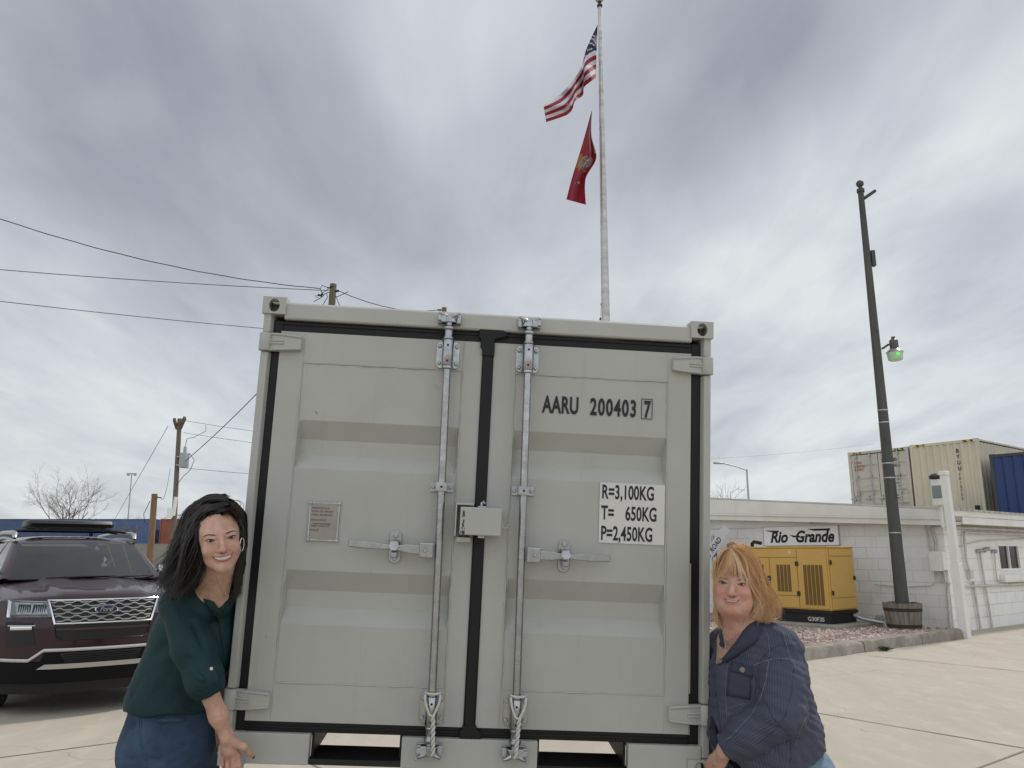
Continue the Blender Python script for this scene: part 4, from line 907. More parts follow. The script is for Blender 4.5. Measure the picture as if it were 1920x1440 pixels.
# frame: corner posts with their inner return, header, sill with two fork pockets
for x0, s in ((0, 1), (CW, -1)):
    m_ = MB(); X = lambda a: x0 + s * a
    for z0, z1 in ((.082, .226), (.318, 1.862), (1.957, 2.052)):
        m_.prism([(X(.002), .002), (X(.036), .0), (X(.046), .030), (X(.046), .12), (X(.002), .12)], 'z', z0, z1)
    m_.prism([(X(.010), .03), (X(.042), .03), (X(.042), .11), (X(.010), .11)], 'z', .2, 1.98)
    m_.build('corner_post', G, cont, sm=30, bev=.004)
MB().prism([(.004, 2.026), (-.002, 2.034), (-.002, 2.100), (.012, 2.112), (.12, 2.112), (.12, 2.026)], 'x', .1, CW - .1).build('header', G, cont, sm=30, bev=.003)
Z1 = .134
for a, b_ in ((.04, .385), (.795, 1.408), (1.822, CW - .04)): MB().box(a, .0, .003, b_, .06, Z1).build('sill', G, cont, sm=0, bev=.004)
for a, b_ in ((.3855, .7945), (1.4085, 1.8215)):
    pk = MB(); pk.box(a, .012, .003, b_, .23, .028); pk.box(a, CD - .23, .003, b_, CD - .06, .028); pk.box(a, .061, .028, a + .012, CD - .06, Z1); pk.box(b_ - .012, .061, .028, b_, CD - .06, Z1)
    pk.build('fork_pocket', BK, cont, sm=0)
fr = MB()
fr.box(.05, .06, Z1 + .002, CW - .05, CD - .03, Z1 + .03)
for y in np.linspace(.3, 2.2, 7): fr.box(.05, y, .05, .385, y + .04, Z1); fr.box(.795, y, .05, 1.408, y + .04, Z1); fr.box(1.822, y, .05, CW - .05, y + .04, Z1)
fr.build('floor', BK, cont, sm=0)
rr = MB()
for a, b_ in ((.04, .385), (.795, 1.408), (1.822, CW - .04)): rr.box(a, CD - .06, .003, b_, CD, Z1)
rr.box(.1, CD - .1, 2.02, CW - .1, CD, 2.11)
for x in (.0, CW - .05):
    rr.box(x, .12, .003, x + .05, CD - .11, .12); rr.box(x, .12, 2.03, x + .05, CD - .11, 2.10)
    rr.box(x, CD - .1, .08, x + .05, CD, 2.05)
rr.build('rail', G, cont, sm=0, bev=.004)
sd = MB()
for x, sg in ((.006, 1), (CW - .006, -1)): sd.loft([[(x + sg*(.004 + d), .12 + s_, z) for s_, d in ribs(CD - .24, .25, .03)] for z in (.118, 2.032)], closed=False, caps=False)
sd.loft([[(.05 + s_, CD - .012 - d, z) for s_, d in ribs(CW - .1, .25, .03)] for z in (Z1, 2.02)], closed=False, caps=False)
sd.build('side_wall', G, cont, sm=0)
MB().loft([[(.05, .12 + s_, 2.095 - d) for s_, d in ribs(CD - .24, .22, .02)], [(CW - .05, .12 + s_, 2.095 - d) for s_, d in ribs(CD - .24, .22, .02)]], closed=False, caps=False).build('roof', G, cont, sm=0)
# corner castings: hollow blocks with round windows
def casting(x0, z0, w, h, d, top):
    m_ = MB(); cx, cz = x0 + w*.5, z0 + h*.5; rx, rz_ = .026, .033; n = 28
    def rect(t):
        c, s_ = math.cos(t), math.sin(t); k = min(w/2/abs(c) if abs(c) > 1e-6 else 9, h/2/abs(s_) if abs(s_) > 1e-6 else 9); return cx + c*k, cz + s_*k
    ang = sorted([2*math.pi*i/n for i in range(n)] + [math.atan2(sz*h, sx*w) % (2*math.pi) for sx in (-1, 1) for sz in (-1, 1)])
    for y, tt in ((-.012, None),):
        R0 = [(rect(a)[0], y, rect(a)[1]) for a in ang]; R1 = [(cx + rx*math.cos(a), y, cz + rz_*math.sin(a)) for a in ang]; R2 = [(cx + rx*math.cos(a), y + .022, cz + rz_*math.sin(a)) for a in ang]
        R3 = [(rect(a)[0], y + .02, rect(a)[1]) for a in ang]
        m_.loft([R0, R1, R2], caps=False); m_.loft([R0, R3], caps=False)
    m_.box(x0, .008, z0, x0 + .016, d, z0 + h); m_.box(x0 + w - .016, .008, z0, x0 + w, d, z0 + h)
    zz = (z0, z0 + .014) if top else (z0 + h - .014, z0 + h)
    m_.box(x0 + .016, .0085, zz[0], x0 + w - .016, d, zz[1]); m_.box(x0 + .016, d - .014, z0 + .014, x0 + w - .016, d - .0005, z0 + h - .014)
    # the open face (top or bottom) with its slot: two strips leave the slot
    z2 = (z0 + h - .014, z0 + h) if top else (z0, z0 + .014)
    m_.box(x0 + .016, .0085, z2[0], x0 + .034, d - .0005, z2[1]); m_.box(x0 + w - .034, .0085, z2[0], x0 + w - .016, d - .0005, z2[1])
    m_.box(x0 + .034, .0085, z2[0], x0 + w - .034, .035, z2[1]); m_.box(x0 + .034, d - .05, z2[0], x0 + w - .034, d - .0005, z2[1])
    return m_.build('corner_casting', G, cont, sm=30)
for x0, z0, tp in ((-.006, 2.048, True), (CW - .106, 2.048, True), (-.006, -.004, False), (CW - .106, -.004, False)): casting(x0, z0, .112, .083, .13, tp)
rc = MB()
for x0 in (-.004, CW - .106):
    for z0 in (2.05, -.002): rc.box(x0, CD - .125, z0, x0 + .11, CD + .004, z0 + .08)
rc.build('corner_casting', G, cont, sm=0, bev=.006)
# rubber seal round the doors and down the middle
g_ = MB()
g_.box(.046, .030, .136, .0945, .055, 2.0245); g_.box(CW - .0945, .030, .136, CW - .046, .055, 2.0245)
g_.box(.0945, .026, 1.965, CW - .0945, .05, 2.0245); g_.box(.0945, .024, .1355, CW - .0945, .05, .182)
g_.box(.0945, .020, 2.003, CW - .0945, .0259, 2.018); g_.box(.0945, .018, .15, CW - .0945, .0239, .162)
g_.prism([(1.066, .012), (1.072, .006), (1.116, .006), (1.122, .012), (1.122, .05), (1.066, .05)], 'z', .172, 1.99)
g_.prism([(1.045, 2.034), (1.165, 2.034), (1.19, 2.005), (1.124, 1.985), (1.124, 1.90), (1.064, 1.90), (1.064, 1.93), (1.054, 1.945), (1.054, 1.985), (1.045, 1.99)], 'y', .000, .022)
g_.prism([(1.062, .19), (1.128, .19), (1.128, .172), (1.15, .165), (1.15, .138), (1.05, .138), (1.05, .165), (1.062, .172)], 'y', .001, .02)
g_.build('door_seal', RB, cont, sm=30, bev=.003)
MB().box(.1, .10, .18, CW - .1, .11, 2.0).build('door_lining', BK, cont, sm=0)

# doors
def weld(m_, p, q, r=.0040, jit=.0014):
    n = max(3, int((Vector(q) - Vector(p)).length / .03)); pts = []
    for s_ in np.linspace(0, 1, n):
        v = Vector(p).lerp(Vector(q), s_); pts.append(v + Vector(((NR.rand()-.5)*jit*2.4, 0, (NR.rand()-.5)*jit*2.4)))
    m_.tube(pts, [r*(.55 + .8*NR.rand()) for _ in pts], 6)
YF = .020
def make_door(x0, x1, px0, px1, label):
    d = MB(); prof = [(.347, 0)]
    for a, b_, c_, e in ((.603, .674, .752, .846), (1.315, 1.384, 1.456, 1.544)): prof += [(a, 0), (b_, .053), (c_, .053), (e, 0)]
    prof += [(1.822, 0)]
    rows = []
    for x, k in ((px0, 0), (px0 + .012, 1), (px1 - .012, 1), (px1, 0)): rows.append([(x, YF + dd*k, z) for z, dd in prof])
    d.loft(rows, closed=False, caps=False)
    for a, b_, c_, e in ((x0, px0, .180, 1.970), (px1, x1, .180, 1.970), (px0, px1, .180, .347), (px0, px1, 1.822, 1.970)):
        d.add([(a, YF - .002, c_), (b_, YF - .002, c_), (b_, YF - .002, e), (a, YF - .002, e)], [(0, 1, 2, 3)])
    for (a, b_) in (((x0, .180), (x1, .180)), ((x1, .180), (x1, 1.970)), ((x1, 1.970), (x0, 1.970)), ((x0, 1.970), (x0, .180))):
        d.add([(a[0], YF - .002, a[1]), (b_[0], YF - .002, b_[1]), (b_[0], .06, b_[1]), (a[0], .06, a[1])], [(0, 1, 2, 3)])
    o = d.build('door', G, cont, sm=0, label=label)
    w_ = MB(); y = YF - .0015
    for a, b_ in (((px0, .347), (px1, .347)), ((px0, 1.822), (px1, 1.822)), ((px0, .347), (px0, 1.822)), ((px1, .347), (px1, 1.822))): weld(w_, (a[0], y, a[1]), (b_[0], y, b_[1]))
    for x in (px0, px1):
        weld(w_, (x, y, .19), (x, y, .345), .0022); weld(w_, (x, y, 1.825), (x, y, 1.965), .0022)
    w_.build('weld_seam', G, o, sm=60)
    return o
dl = make_door(.088, 1.068, .203, .975, 'left door with the small maker plate')
dr = make_door(1.121, 2.103, 1.230, 1.987, 'right door with the black lettering')
# wear on the door edges
MT['tape'] = mat('yellowed sealant', (.36, .33, .26), .6, var=.3, vs=20)
MB().box(2.1035, .012, .36, 2.109, .03, .95).box(2.1035, .012, .18, 2.108, .03, .30).build('sealant', MT['tape'], dr, sm=0)

# hinges: knuckle on the post and a tapered strap with three ribs over the door
def hinge(x0, s, zc, hh=.044):
    h = MB(); X = lambda a: x0 + s*a
    h.lathe([(.028, zc - hh), (.030, zc - hh + .004), (.030, zc + hh - .004), (.028, zc + hh)], (X(.020), .008, 0), 'z', 16)
    prof = [(.018, .012, 1.0), (.045, .006, 1.0), (.075, -.004, .98), (.11, -.004, .92), (.15, -.003, .84), (.19, -.001, .74), (.194, .004, .70)]
    h.loft([[(X(a), y - .006, zc - hh*k), (X(a), y - .006, zc + hh*k), (X(a), .021, zc + hh*k), (X(a), .021, zc - hh*k)] for a, y, k in prof])
    for q in (-.86, .0, .86):
        pr = [(a, y - .007, zc + hh*k*q) for a, y, k in prof[:(4 if q == 0 else 6)]]
        for dz in ((-.006, .006) if q == 0 else (0,)): h.tube([(X(a), y, z + dz) for a, y, z in pr],   .0066, 6)
    h.build('hinge', G, dl if s > 0 else dr, sm=40, bev=.002)
for x0, s in ((0, 1), (CW, -1)):
    for zc in (1.910, .272): hinge(x0, s, zc)

# lock rods with their guides, cams, keepers and handles
def bolt(m_, x, z, y, r=.0105): m_.lathe([(r, y), (r, y - .008), (r*.7, y - .011)], (x, 0, z), 'y', 8)
def lock_rod(xt, xb, door, hs, lab):
    YR = -.040
    X = lambda z: xb + (xt - xb) * (z - .3) / (1.65)
    r = MB().tube([(X(.16), YR, .16), (X(2.0), YR, 2.0)], .0185, 18)
    rod = r.build('lock_rod', GV, door, sm=40)
    for zc in (1.895, .260):   # guide plates with half round sleeve
        p = MB(); xc = X(zc); hw, hh = .056, .066; c_ = .014
        pl = [(xc - hw + c_, zc - hh), (xc + hw - c_, zc - hh), (xc + hw, zc - hh + c_), (xc + hw, zc + hh - c_), (xc + hw - c_, zc + hh), (xc - hw + c_, zc + hh), (xc - hw, zc + hh - c_), (xc - hw, zc - hh + c_)]
        p.prism(pl, 'y', YF - .010, YF - .0025); g = p.build('guide_plate', GV, rod, sm=30, bev=.0015)
        p = MB().lathe([(.026, zc - .062), (.0275, zc - .060), (.0275, zc + .060), (.026, zc + .062)], (xc, YR, 0), 'z', 20)
        p.box(xc - .027, YR, zc - .06, xc + .027, YF - .0105, zc + .06)
        p.build('guide_sleeve', GV, rod, sm=40)
        for sx in (-1, 1):
            for sz in (-1, 1): p = MB(); bolt(p, xc + sx*.042, zc + sz*.042, YF - .0105); p.build('bolt', MT['galv_dull'], rod, sm=40)
        for dz in (-.042, .034): MB().lathe([(.0058, YR - .0278), (.0058, YR - .0272)], (xc, 0, zc + dz), 'y', 10).build('hole', BK, rod, sm=0)
        dz = .062 if zc > 1 else -.062
        cz = zc - .07 if zc > 1 else zc + .072
        MB().lathe([(.021, cz - .01), (.026, cz - .006), (.026, cz + .006), (.021, cz + .01)], (X(cz), YR, 0), 'z', 18).build('collar', GV, rod, sm=40)
    zc = 1.255; xc = X(zc)
    p = MB().prism([(xc - .054, zc - .022), (xc + .054, zc - .022), (xc + .054, zc + .022), (xc - .054, zc + .022)], 'y', YF - .008, YF - .0025); p.box(xc - .026, YR - .022, zc - .021, xc + .026, YF - .008, zc + .021)
    clip = p.build('rod_clip', GV, rod, sm=0, bev=.005)
    for sx in (-1, 1): p = MB(); bolt(p, xc + sx*.041, zc, YF - .008, .009); p.build('bolt', MT['galv_dull'], rod, sm=40)
    MB().lathe([(.006, YR - .0226), (.006, YR - .0221)], (xc, 0, zc), 'y', 10).build('hole', BK, rod, sm=0)
    for top in (1, -1):        # neck, cam and keeper
        z0 = 1.96 if top > 0 else .195; zz = lambda a: z0 + top*a; xc = X(z0)
        p = MB().lathe([(.024, zz(0)), (.026, zz(.006)), (.024, zz(.012)), (.020, zz(.018)), (.020, zz(.045)), (.027, zz(.052)), (.027, zz(.062)), (.018, zz(.07)), (.018, zz(.12))], (xc, YR, 0), 'z', 16)
        # cam head with two horns
        p.loft([[(xc - .042, YR - .004, zz(.075)), (xc - .030, YR - .022, zz(.085)), (xc + .030, YR - .022, zz(.085)), (xc + .042, YR - .004, zz(.075)), (xc + .03, YR + .02, zz(.08)), (xc - .03, YR + .02, zz(.08))],
                [(xc - .020, YR - .004, zz(.125)), (xc - .016, YR - .018, zz(.125)), (xc + .016, YR - .018, zz(.125)), (xc + .020, YR - .004, zz(.125)), (xc + .014, YR + .018, zz(.125)), (xc - .014, YR + .018, zz(.125))]])
        for sx in (-1, 1): p.tube([(xc + sx*.014, YR - .014, zz(.112)), (xc + sx*.034, YR - .02, zz(.122)), (xc + sx*.052, YR - .016, zz(.130))], [.012, .009, .006], 8)
        p.build('cam', GV, rod, sm=40, bev=.002)
        k = MB()
        k.box(xc - .056, YR - .002, zz(.082), xc - .034, .0, zz(.122)); k.box(xc + .034, YR - .002, zz(.082), xc + .056, .0, zz(.122))
        k.box(xc - .056, YR - .024, zz(.088), xc - .036, YR - .002, zz(.112)) if hs < 0 else k.box(xc + .036, YR - .024, zz(.088), xc + .056, YR - .002, zz(.112))
        k.box(xc + hs*.012, YR - .026, zz(.080), xc + hs*.040, YR - .003, zz(.118))
        k.box(xc - .056, -.012, zz(.0795), xc + .056, -.001, zz(.135))
        if top < 0: k.tube([(xc + hs*.04, YR - .01, zz(.13)), (xc + hs*.062, YR - .02, zz(.137))], [.006, .006], 6)
        k.build('keeper', GV if top > 0 else MT['galv_dull'], rod, sm=0, bev=.005)
    # handle
    zh = .962; xc = X(zh)
    hb = MB().box(xc + hs*.024, YR - .024, zh - .034, xc + hs*.088, YR + .012, zh + .036); hub = hb.build('handle_hub', GV, rod, sm=0, bev=.006)
    p = MB(); bolt(p, xc + hs*.06, zh, YR - .024, .009); p.build('bolt', MT['galv_dull'], rod, sm=40)
    sl_ = -.0035
    H = MB(); Z = lambda a: zh + (.0 if hs > 0 else .002) + (a - .09)*(-.004 if hs > 0 else .05)
    prof = [(.085, .021, .006), (.15, .020, .006), (.17, .014, .011), (.22, .010, .013), (.27, .014, .011), (.30, .016, .007), (.41, .016, .006), (.415, .010, .004)]
    H.loft([[(xc + hs*a, YR - .01 + y_*w__, Z(a) + z_*h__) for y_, z_ in ((-1, -1), (-1, 1), (1, 1), (1, -1))] for a, h__, w__ in prof])
    H.build('handle', GV, rod, sm=40, bev=.003)
    a = .205; xp = xc + hs*a; zp = Z(a)
    p = MB(); n = 10; R0 = .028
    out = [(xp + R0*math.cos(t), zp + .048 + R0*math.sin(t)) for t in np.linspace(0, math.pi, n)] + [(xp + R0*math.cos(t), zp - .048 + R0*math.sin(t)) for t in np.linspace(math.pi, 2*math.pi, n)]
    p.prism(out, 'y', YF - .009, YF - .0025); p.build('catch_plate', GV, rod, sm=30, bev=.002)
    p = MB(); p.loft([[(xp - .016, YR - .026, zp + .030), (xp + .016, YR - .026, zp + .030), (xp + .016, YF - .009, zp + .034), (xp - .016, YF - .009, zp + .034)], [(xp - .026, YR - .034, zp + .004), (xp + .026, YR - .034, zp + .004), (xp + .026, YR - .026, zp + .004), (xp - .026, YR - .026, zp + .004)], [(xp - .012, YR - .036, zp - .014), (xp + .012, YR - .036, zp - .014), (xp + .012, YR - .028, zp - .014), (xp - .012, YR - .028, zp - .014)]])
    p.box(xp - .015, YR - .02, zp - .045, xp + .015, YF - .009, zp - .020)
    p.build('catch', GV, rod, sm=30, bev=.003)
    for dz in (.052, -.052): p = MB(); bolt(p, xp, zp + dz, YF - .009, .0125); p.build('bolt', MT['galv_dull'], rod, sm=40)
    # braided cord tied round the rod foot
    cz = .33; cd_ = MB()
    def cordpt(t, ph):
        # loop round the collar, then both strands twist down to the keeper
        if t < .35:
            a = t/.35; return Vector((xc0 + ph*(.034 - .026*a*a), YR - .026 - .008*a, cz + .005 - .085*a))
        a = (t - .35)/.65; w_ = a*22; return Vector((xc0 + .006 + .0052*math.cos(w_ + (0 if ph > 0 else math.pi)) - hs*.01*a, YR - .036 - .0052*math.sin(w_ + (0 if ph > 0 else math.pi)) + .004*a, cz - .08 - .17*a))
    xc0 = X(cz) + (.004 if hs < 0 else .008)
    for ph in (1, -1): cd_.tube([cordpt(t, ph) for t in np.linspace(0, 1, 70)], .0058, 7)
    cd_.tube([(xc0 + .034*math.cos(t), YR + .03*math.sin(t) - .0, cz + .008) for t in np.linspace(math.pi, 2*math.pi, 10)], .0056, 7)
    cd_.build('tie_cord', MT['rope'], rod, sm=60)
    return rod
rl = lock_rod(.898, .920, dl, -1, ''); rrr = lock_rod(1.287, 1.300, dr, 1, '')

# lock box across the middle
lb = MB()
lb.box(.985, -.10, 1.176, 1.062, YF - .002, 1.186); lb.box(.979, -.10, 1.035, .986, YF - .002, 1.186); lb.box(.990, -.075, 1.008, 1.054, YF - .002, 1.030)
lb.build('lock_guard', G, dl, sm=0, bev=.002)
bx = MB(); bx.box(1.002, -.115, 1.042, 1.192, -.100, 1.168); bx.box(1.002, -.100, 1.156, 1.192, -.02, 1.168); bx.box(1.002, -.1, 1.042, 1.012, -.02, 1.156); bx.box(1.182, -.1, 1.042, 1.192, -.02, 1.156); bx.box(1.13, -.02, 1.05, 1.19, YF - .002, 1.16)
bxo = bx.build('lock_box', G, dr, sm=0, bev=.006)
MB().tube([(1.193, -.09, 1.115), (1.198, -.09, 1.09), (1.207, -.09, 1.078), (1.220, -.09, 1.082), (1.226, -.09, 1.10)], .0036, 8).build('hook', G, bxo, sm=60)
MB().box(1.193, -.1, 1.08, 1.199, -.07, 1.11).build('hook', G, bxo, sm=0)
MB().tube([(1.098, -.08, 1.165), (1.098, -.08, 1.188), (1.106, -.08, 1.196), (1.112, -.08, 1.186)], .0065, 8).box(1.082, -.09, 1.165, 1.12, -.06, 1.175).build('hasp', MT['galv_dull'], bxo, sm=50)
MB().box(1.088, -.09, 1.030, 1.118, -.06, 1.042).build('hasp', MT['galv_dull'], bxo, sm=0)
sc_ = MB()
for k in range(26): 
    x = 1.018 + .006*NR.randn()*.6 + .0; z = 1.05 + .1*NR.rand()**1.8; sc_.obox((x, -.1153, z), Vector((.0012 + .002*NR.rand(), 0, 0)), (0, .0003, 0), (0, 0, .003 + .006*NR.rand()))
sc_.build('scratch', mat('scratch grey', (.09, .088, .08), .7), bxo, sm=0)

# maker plate, label, number
mp_ = MB().box(.296, YF - .007, .982, .437, YF - .0025, 1.160).build('maker_plate', MT['plate'], dl, sm=0)
fm = MB()
for a in ((.296, .982, .303, 1.16), (.430, .982, .437, 1.16), (.303, .982, .430, .989), (.303, 1.153, .430, 1.16)): fm.box(a[0], YF - .010, a[1], a[2], YF - .0071, a[3])
for x in (.300, .433):
    for z in (.986, 1.156): fm.lathe([(.009, YF - .0102), (.007, YF - .014), (.001, YF - .015)], (x, 0, z), 'y', 10)
fm.build('plate_border', MT['galv_dull'], mp_, sm=30)
MT['plateink'] = mat('plate lettering', (.10, .085, .075), .6)
for k, (q, x, s_) in enumerate((('PRINCIPAL PARTICULAR', 0, .0125), ('EXTERNAL  2200Lx1980Wx2050H', 0, .0125), ('INTERNAL  2068Lx1890Wx1825H', 0, .0125), ('MANUFACTURED BY:', 0, .0125), ('Container Family (Qingdao)', .006, .0125), ('Intelligent Technology Co., Ltd', .002, .0125), ('OWNED BY:', 0, .0125))):
    text_mesh(q, s_, MT['plateink'], 'lettering', mp_, M_front(.308 + x, YF - .0075, (1.128, 1.113, 1.097, 1.073, 1.057, 1.047, 1.026)[k]), sx=.54 if k in (1, 2, 5) else .6)
ls = MB().box(1.663, YF - .0045, 1.030, 1.979, YF - .0025, 1.3145).build('weight_label', MT['label'], dr, sm=0)
for k, q in enumerate(('R=3,100KG', 'T=', 'P=2,450KG')): 
    text_mesh(q, .092, MT['ink'], 'lettering', ls, M_front(1.672, YF - .0052, (1.240, 1.141, 1.045)[k]), sx=.57, bold=.0022, space=1.02)
text_mesh('650KG', .092, MT['ink'], 'lettering', ls, M_front(1.788, YF - .0052, 1.141), sx=.57, bold=.0022, space=1.02)
text_mesh('AARU', .115, MT['ink'], 'lettering', dr, M_front(1.372, YF - .0032, 1.641), sx=.565, bold=.0032, space=1.05)
text_mesh('200403', .115, MT['ink'], 'lettering', dr, M_front(1.604, YF - .0032, 1.641), sx=.585, bold=.0032, space=1.17)
text_mesh('7', .115, MT['ink'], 'lettering', dr, M_front(1.870, YF - .0032, 1.641), sx=.565, bold=.0032)
fm = MB()
for a in ((1.857, 1.632, 1.8595, 1.732), (1.9095, 1.632, 1.912, 1.732), (1.8595, 1.632, 1.9095, 1.6345), (1.8595, 1.7295, 1.9095, 1.732)): fm.box(a[0], YF - .0042, a[1], a[2], YF - .0023, a[3])
fm.build('lettering', MT['ink'], dr, sm=0)
# ---------------------------------------------------------------- parked dark red sport utility car
CT = math.atan2(.607, .796)
car = thing('parked_car', 'dark red sport utility car with bright mesh grille and black roof box, parked at left', 'car', (-3.96, 8.0, 0), CT)
MT['paint'] = mat('dark red metallic paint', (.020, .0035, .006), .30, .25, coat=.55, spec=.35)
MT['lampgrey'] = mat('grey lamp bowl', (.34, .345, .35), .3, .4); MT['chrome'] = mat('bright chrome', (.72, .73, .74), .14, 1.0); MT['satin'] = mat('satin silver trim', (.50, .50, .49), .35, .8, var=.1, vs=5)
MT['grillebar'] = mat('bright silver grille', (.62, .63, .64), .33, .55); MT['glasscar'] = glass('car glass', (.50, .56, .56), .03, 1.95, .75); MT['glassside'] = glass('dark side glass', (.2, .22, .22), .03, 1.6, .4)
MT['tyre'] = mat('tyre rubber', (.014, .014, .015), .85, var=.3, vs=20); MT['clad'] = mat('dark grey cladding', (.006, .006, .0065), .85, spec=.2)
MT['lamp'] = glass('headlamp lens', (.85, .88, .9), .02, 1.5, .95); MT['inner'] = mat('lamp reflector', (.70, .71, .72), .25, .7, var=.5, vs=30); MT['cabin'] = mat('cabin trim', (.075, .075, .078), .85)
def yf(x, z):
    a = min(abs(x), .9); y = .36 * (a / .82) ** 3.0
    if z > .8: y += .30 * (z - .8) ** 1.4
    if z < .48: y += .25 * (.48 - z)
    return y
def hoodz(x, t):
    """height of the bonnet at lateral x and t from its front edge (0) to the cowl (1)"""
    a = abs(x); z = 1.075 + .150 * t ** .75 - .055 * (a / .84) ** 3
    e = .50 - .10 * (1 - t); k = min(1, max(0, (e - a) / .045)); z += .016 * (k*k*(3-2*k)) * min(1, t*5 + .15)
    k2 = min(1, max(0, (.17 + .05*t - a) / .03)); z -= .008 * (k2*k2*(3-2*k2)) * min(1, t*2.2) * (1 if t > .2 else t/.2)
    return z - .05 * max(0, 1 - t*9) ** 2
def hoody(x, t):
    f = yf(x, 1.04) - .01; return f + (1.27 - .12 * (1 - (abs(x)/.84)**2) - f) * t
def sidex(z): return np.interp(z, [.28, .45, .62, .85, .98, 1.12, 1.24], [.845, .885, .895, .90, .885, .86, .825])
body = MB()
xs = np.linspace(-.885, .885, 45)
body.grid([[(x, yf(x, z), z) for x in xs] for z in np.linspace(.30, 1.045, 22)])
# flanks with wheel arches
for s in (-1, 1):
    ysd = sorted(set(list(np.linspace(.42, 4.75, 88))))
    rows = []
    for y in ysd:
        zb = .30
        for wy in (.98, 3.84):
            dd = abs(y - wy)
            if dd < .43: zb = max(zb, .34 + math.sqrt(.43**2 - dd*dd))
        zt = np.interp(y, [.42, .6, 1.27, 2.4, 4.0, 4.75], [1.045, 1.085, 1.215, 1.225, 1.255, 1.26])
        if y < 1.27: zt = min(zt, hoodz(.84, max(0, (y - hoody(.84, 0)) / (1.27 - hoody(.84, 0)))) + .004)
        taper = 0 if 1.0 < y < 4.2 else (.0 if y > 1 else .045 * ((1.0 - y) / .6) ** 2); taper += .12 * max(0, (y - 4.2) / .55) ** 2
        rows.append([(s * (sidex(z) - taper), y, z) for z in np.linspace(zb, zt, 12)])
    body.grid(rows)
    # arch lip going inwards
    for wy in (.98, 3.84):
        body.loft([[(s * .885, wy + .43*math.cos(a), .34 + .43*math.sin(a)) for a in np.linspace(0, math.pi, 20)], [(s * .62, wy + .43*math.cos(a), .34 + .43*math.sin(a)) for a in np.linspace(0, math.pi, 20)]], closed=False, caps=False)
body.grid([[(x, 4.75 + .12*(1 - (x/.8)**2), z) for x in np.linspace(-.78, .78, 12)] for z in np.linspace(.35, 1.26, 8)])
bo = body.build('body', MT['paint'], car, sm=50)
hb = MB(); hb.grid([[(x, hoody(x, t), hoodz(x, t)) for x in np.linspace(-.84, .84, 57)] for t in list(np.linspace(0, .2, 8)) + list(np.linspace(.24, 1, 18))])
hb.build('bonnet', MT['paint'], car, sm=60)
MB().box(-.84, .5, .28, .84, 4.7, .34).box(-.60, .3, .34, .60, 1.2, .95).build('underbody', MT['black'], car, sm=0)
# greenhouse
def wsp(u, v):
    """windscreen, u -1..1 across, v 0 bottom..1 top"""
    hw = .715 + (.590 - .715) * v; x = u * hw; y = 1.22 + .78 * v - .13 * (1 - u*u) * (1 - .35*v); return (x, y, 1.222 + .392 * v + .02*math.sin(v*math.pi) + .006*(1-u*u))
MB().grid([[wsp(u, v) for u in np.linspace(-1, 1, 21)] for v in np.linspace(0, 1, 10)]).build('windscreen', MT['glasscar'], car, sm=60)
bk_ = MB()
for u0, u1, v0, v1 in ((-1.0, -.965, 0, 1), (.965, 1.0, 0, 1), (-.965, .965, .965, 1), (-.965, .965, 0, .05)): bk_.grid([[Vector(wsp(u, v)) + Vector((0, .012, -.006)) for u in np.linspace(u0, u1, 8)] for v in np.linspace(v0, v1, 8)])
bk_.build('windscreen_border', MT['black'], car, sm=60)
gp = MB()
for s in (-1, 1):
    gp.grid([[Vector(wsp(s, v)) for v in np.linspace(0, 1, 8)], [Vector((s*(.765 - .135*v), 1.27 + .80*v, 1.235 + .405*v + .015*math.sin(v*3.1))) for v in np.linspace(0, 1, 8)], [Vector((s*(.825 - .165*v), 1.34 + .78*v, 1.222 + .40*v)) for v in np.linspace(0, 1, 8)]])
    for y0, y1 in ((2.78, 2.86), (3.72, 3.82), (4.45, 4.75)):
        gp.grid([[(s*(.826 - .175*v), y - .05*v, 1.23 + .41*v + .02*(y-2.5)/2*(1-v)) for v in np.linspace(0, 1, 5)] for y in (y0, y1)])
    gp.grid([[(s*(.66 - .0*k), y, 1.625 + .05*math.sin((y-2)/2.7*math.pi) + z_) for y in np.linspace(2.05, 4.72, 12)] for k, z_ in ((0, 0), (1, .03))])
hdr = [wsp(u, 1) for u in np.linspace(-1, 1, 15)]
rows = [hdr] + [[(u*(.635 + .02*math.sin(k*3)), 2.02 + .08*(1-0) + 2.58*k - .08*(1-u*u)*(1-k), 1.632 + .065*(1-u**4)*min(1, .35 + k*3) + .015*math.sin(k*3.1) - .07*max(0, k-.85)/.15) for u in np.linspace(-1, 1, 15)] for k in (.0, .06, .15, .3, .5, .7, .85, 1.0)]
gp.grid(rows); gp.grid([[(x, 4.68 + .14*(1-v), 1.26 + .36*v) for x in np.linspace(-.72, .72, 6)] for v in (0, .15)])
gp.build('roof_shell', MT['paint'], car, sm=50)
sgm = MB()
for s in (-1, 1):
    for y0, y1 in ((1.42, 2.78), (2.86, 3.72), (3.82, 4.45)):
        sgm.grid([[(s*(.822 - .172*v), (y if (y != 1.42) else 1.42 + .72*v) - .05*v, 1.232 + .385*v) for v in np.linspace(0, 1, 5)] for y in (y0, y1)])
sgm.grid([[(x, 4.72 - .1*v + .1*(1-v), 1.30 + .3*v) for x in np.linspace(-.66, .66, 6)] for v in (0, 1)])
sgm.build('side_glass', MT['glassside'], car, sm=30)
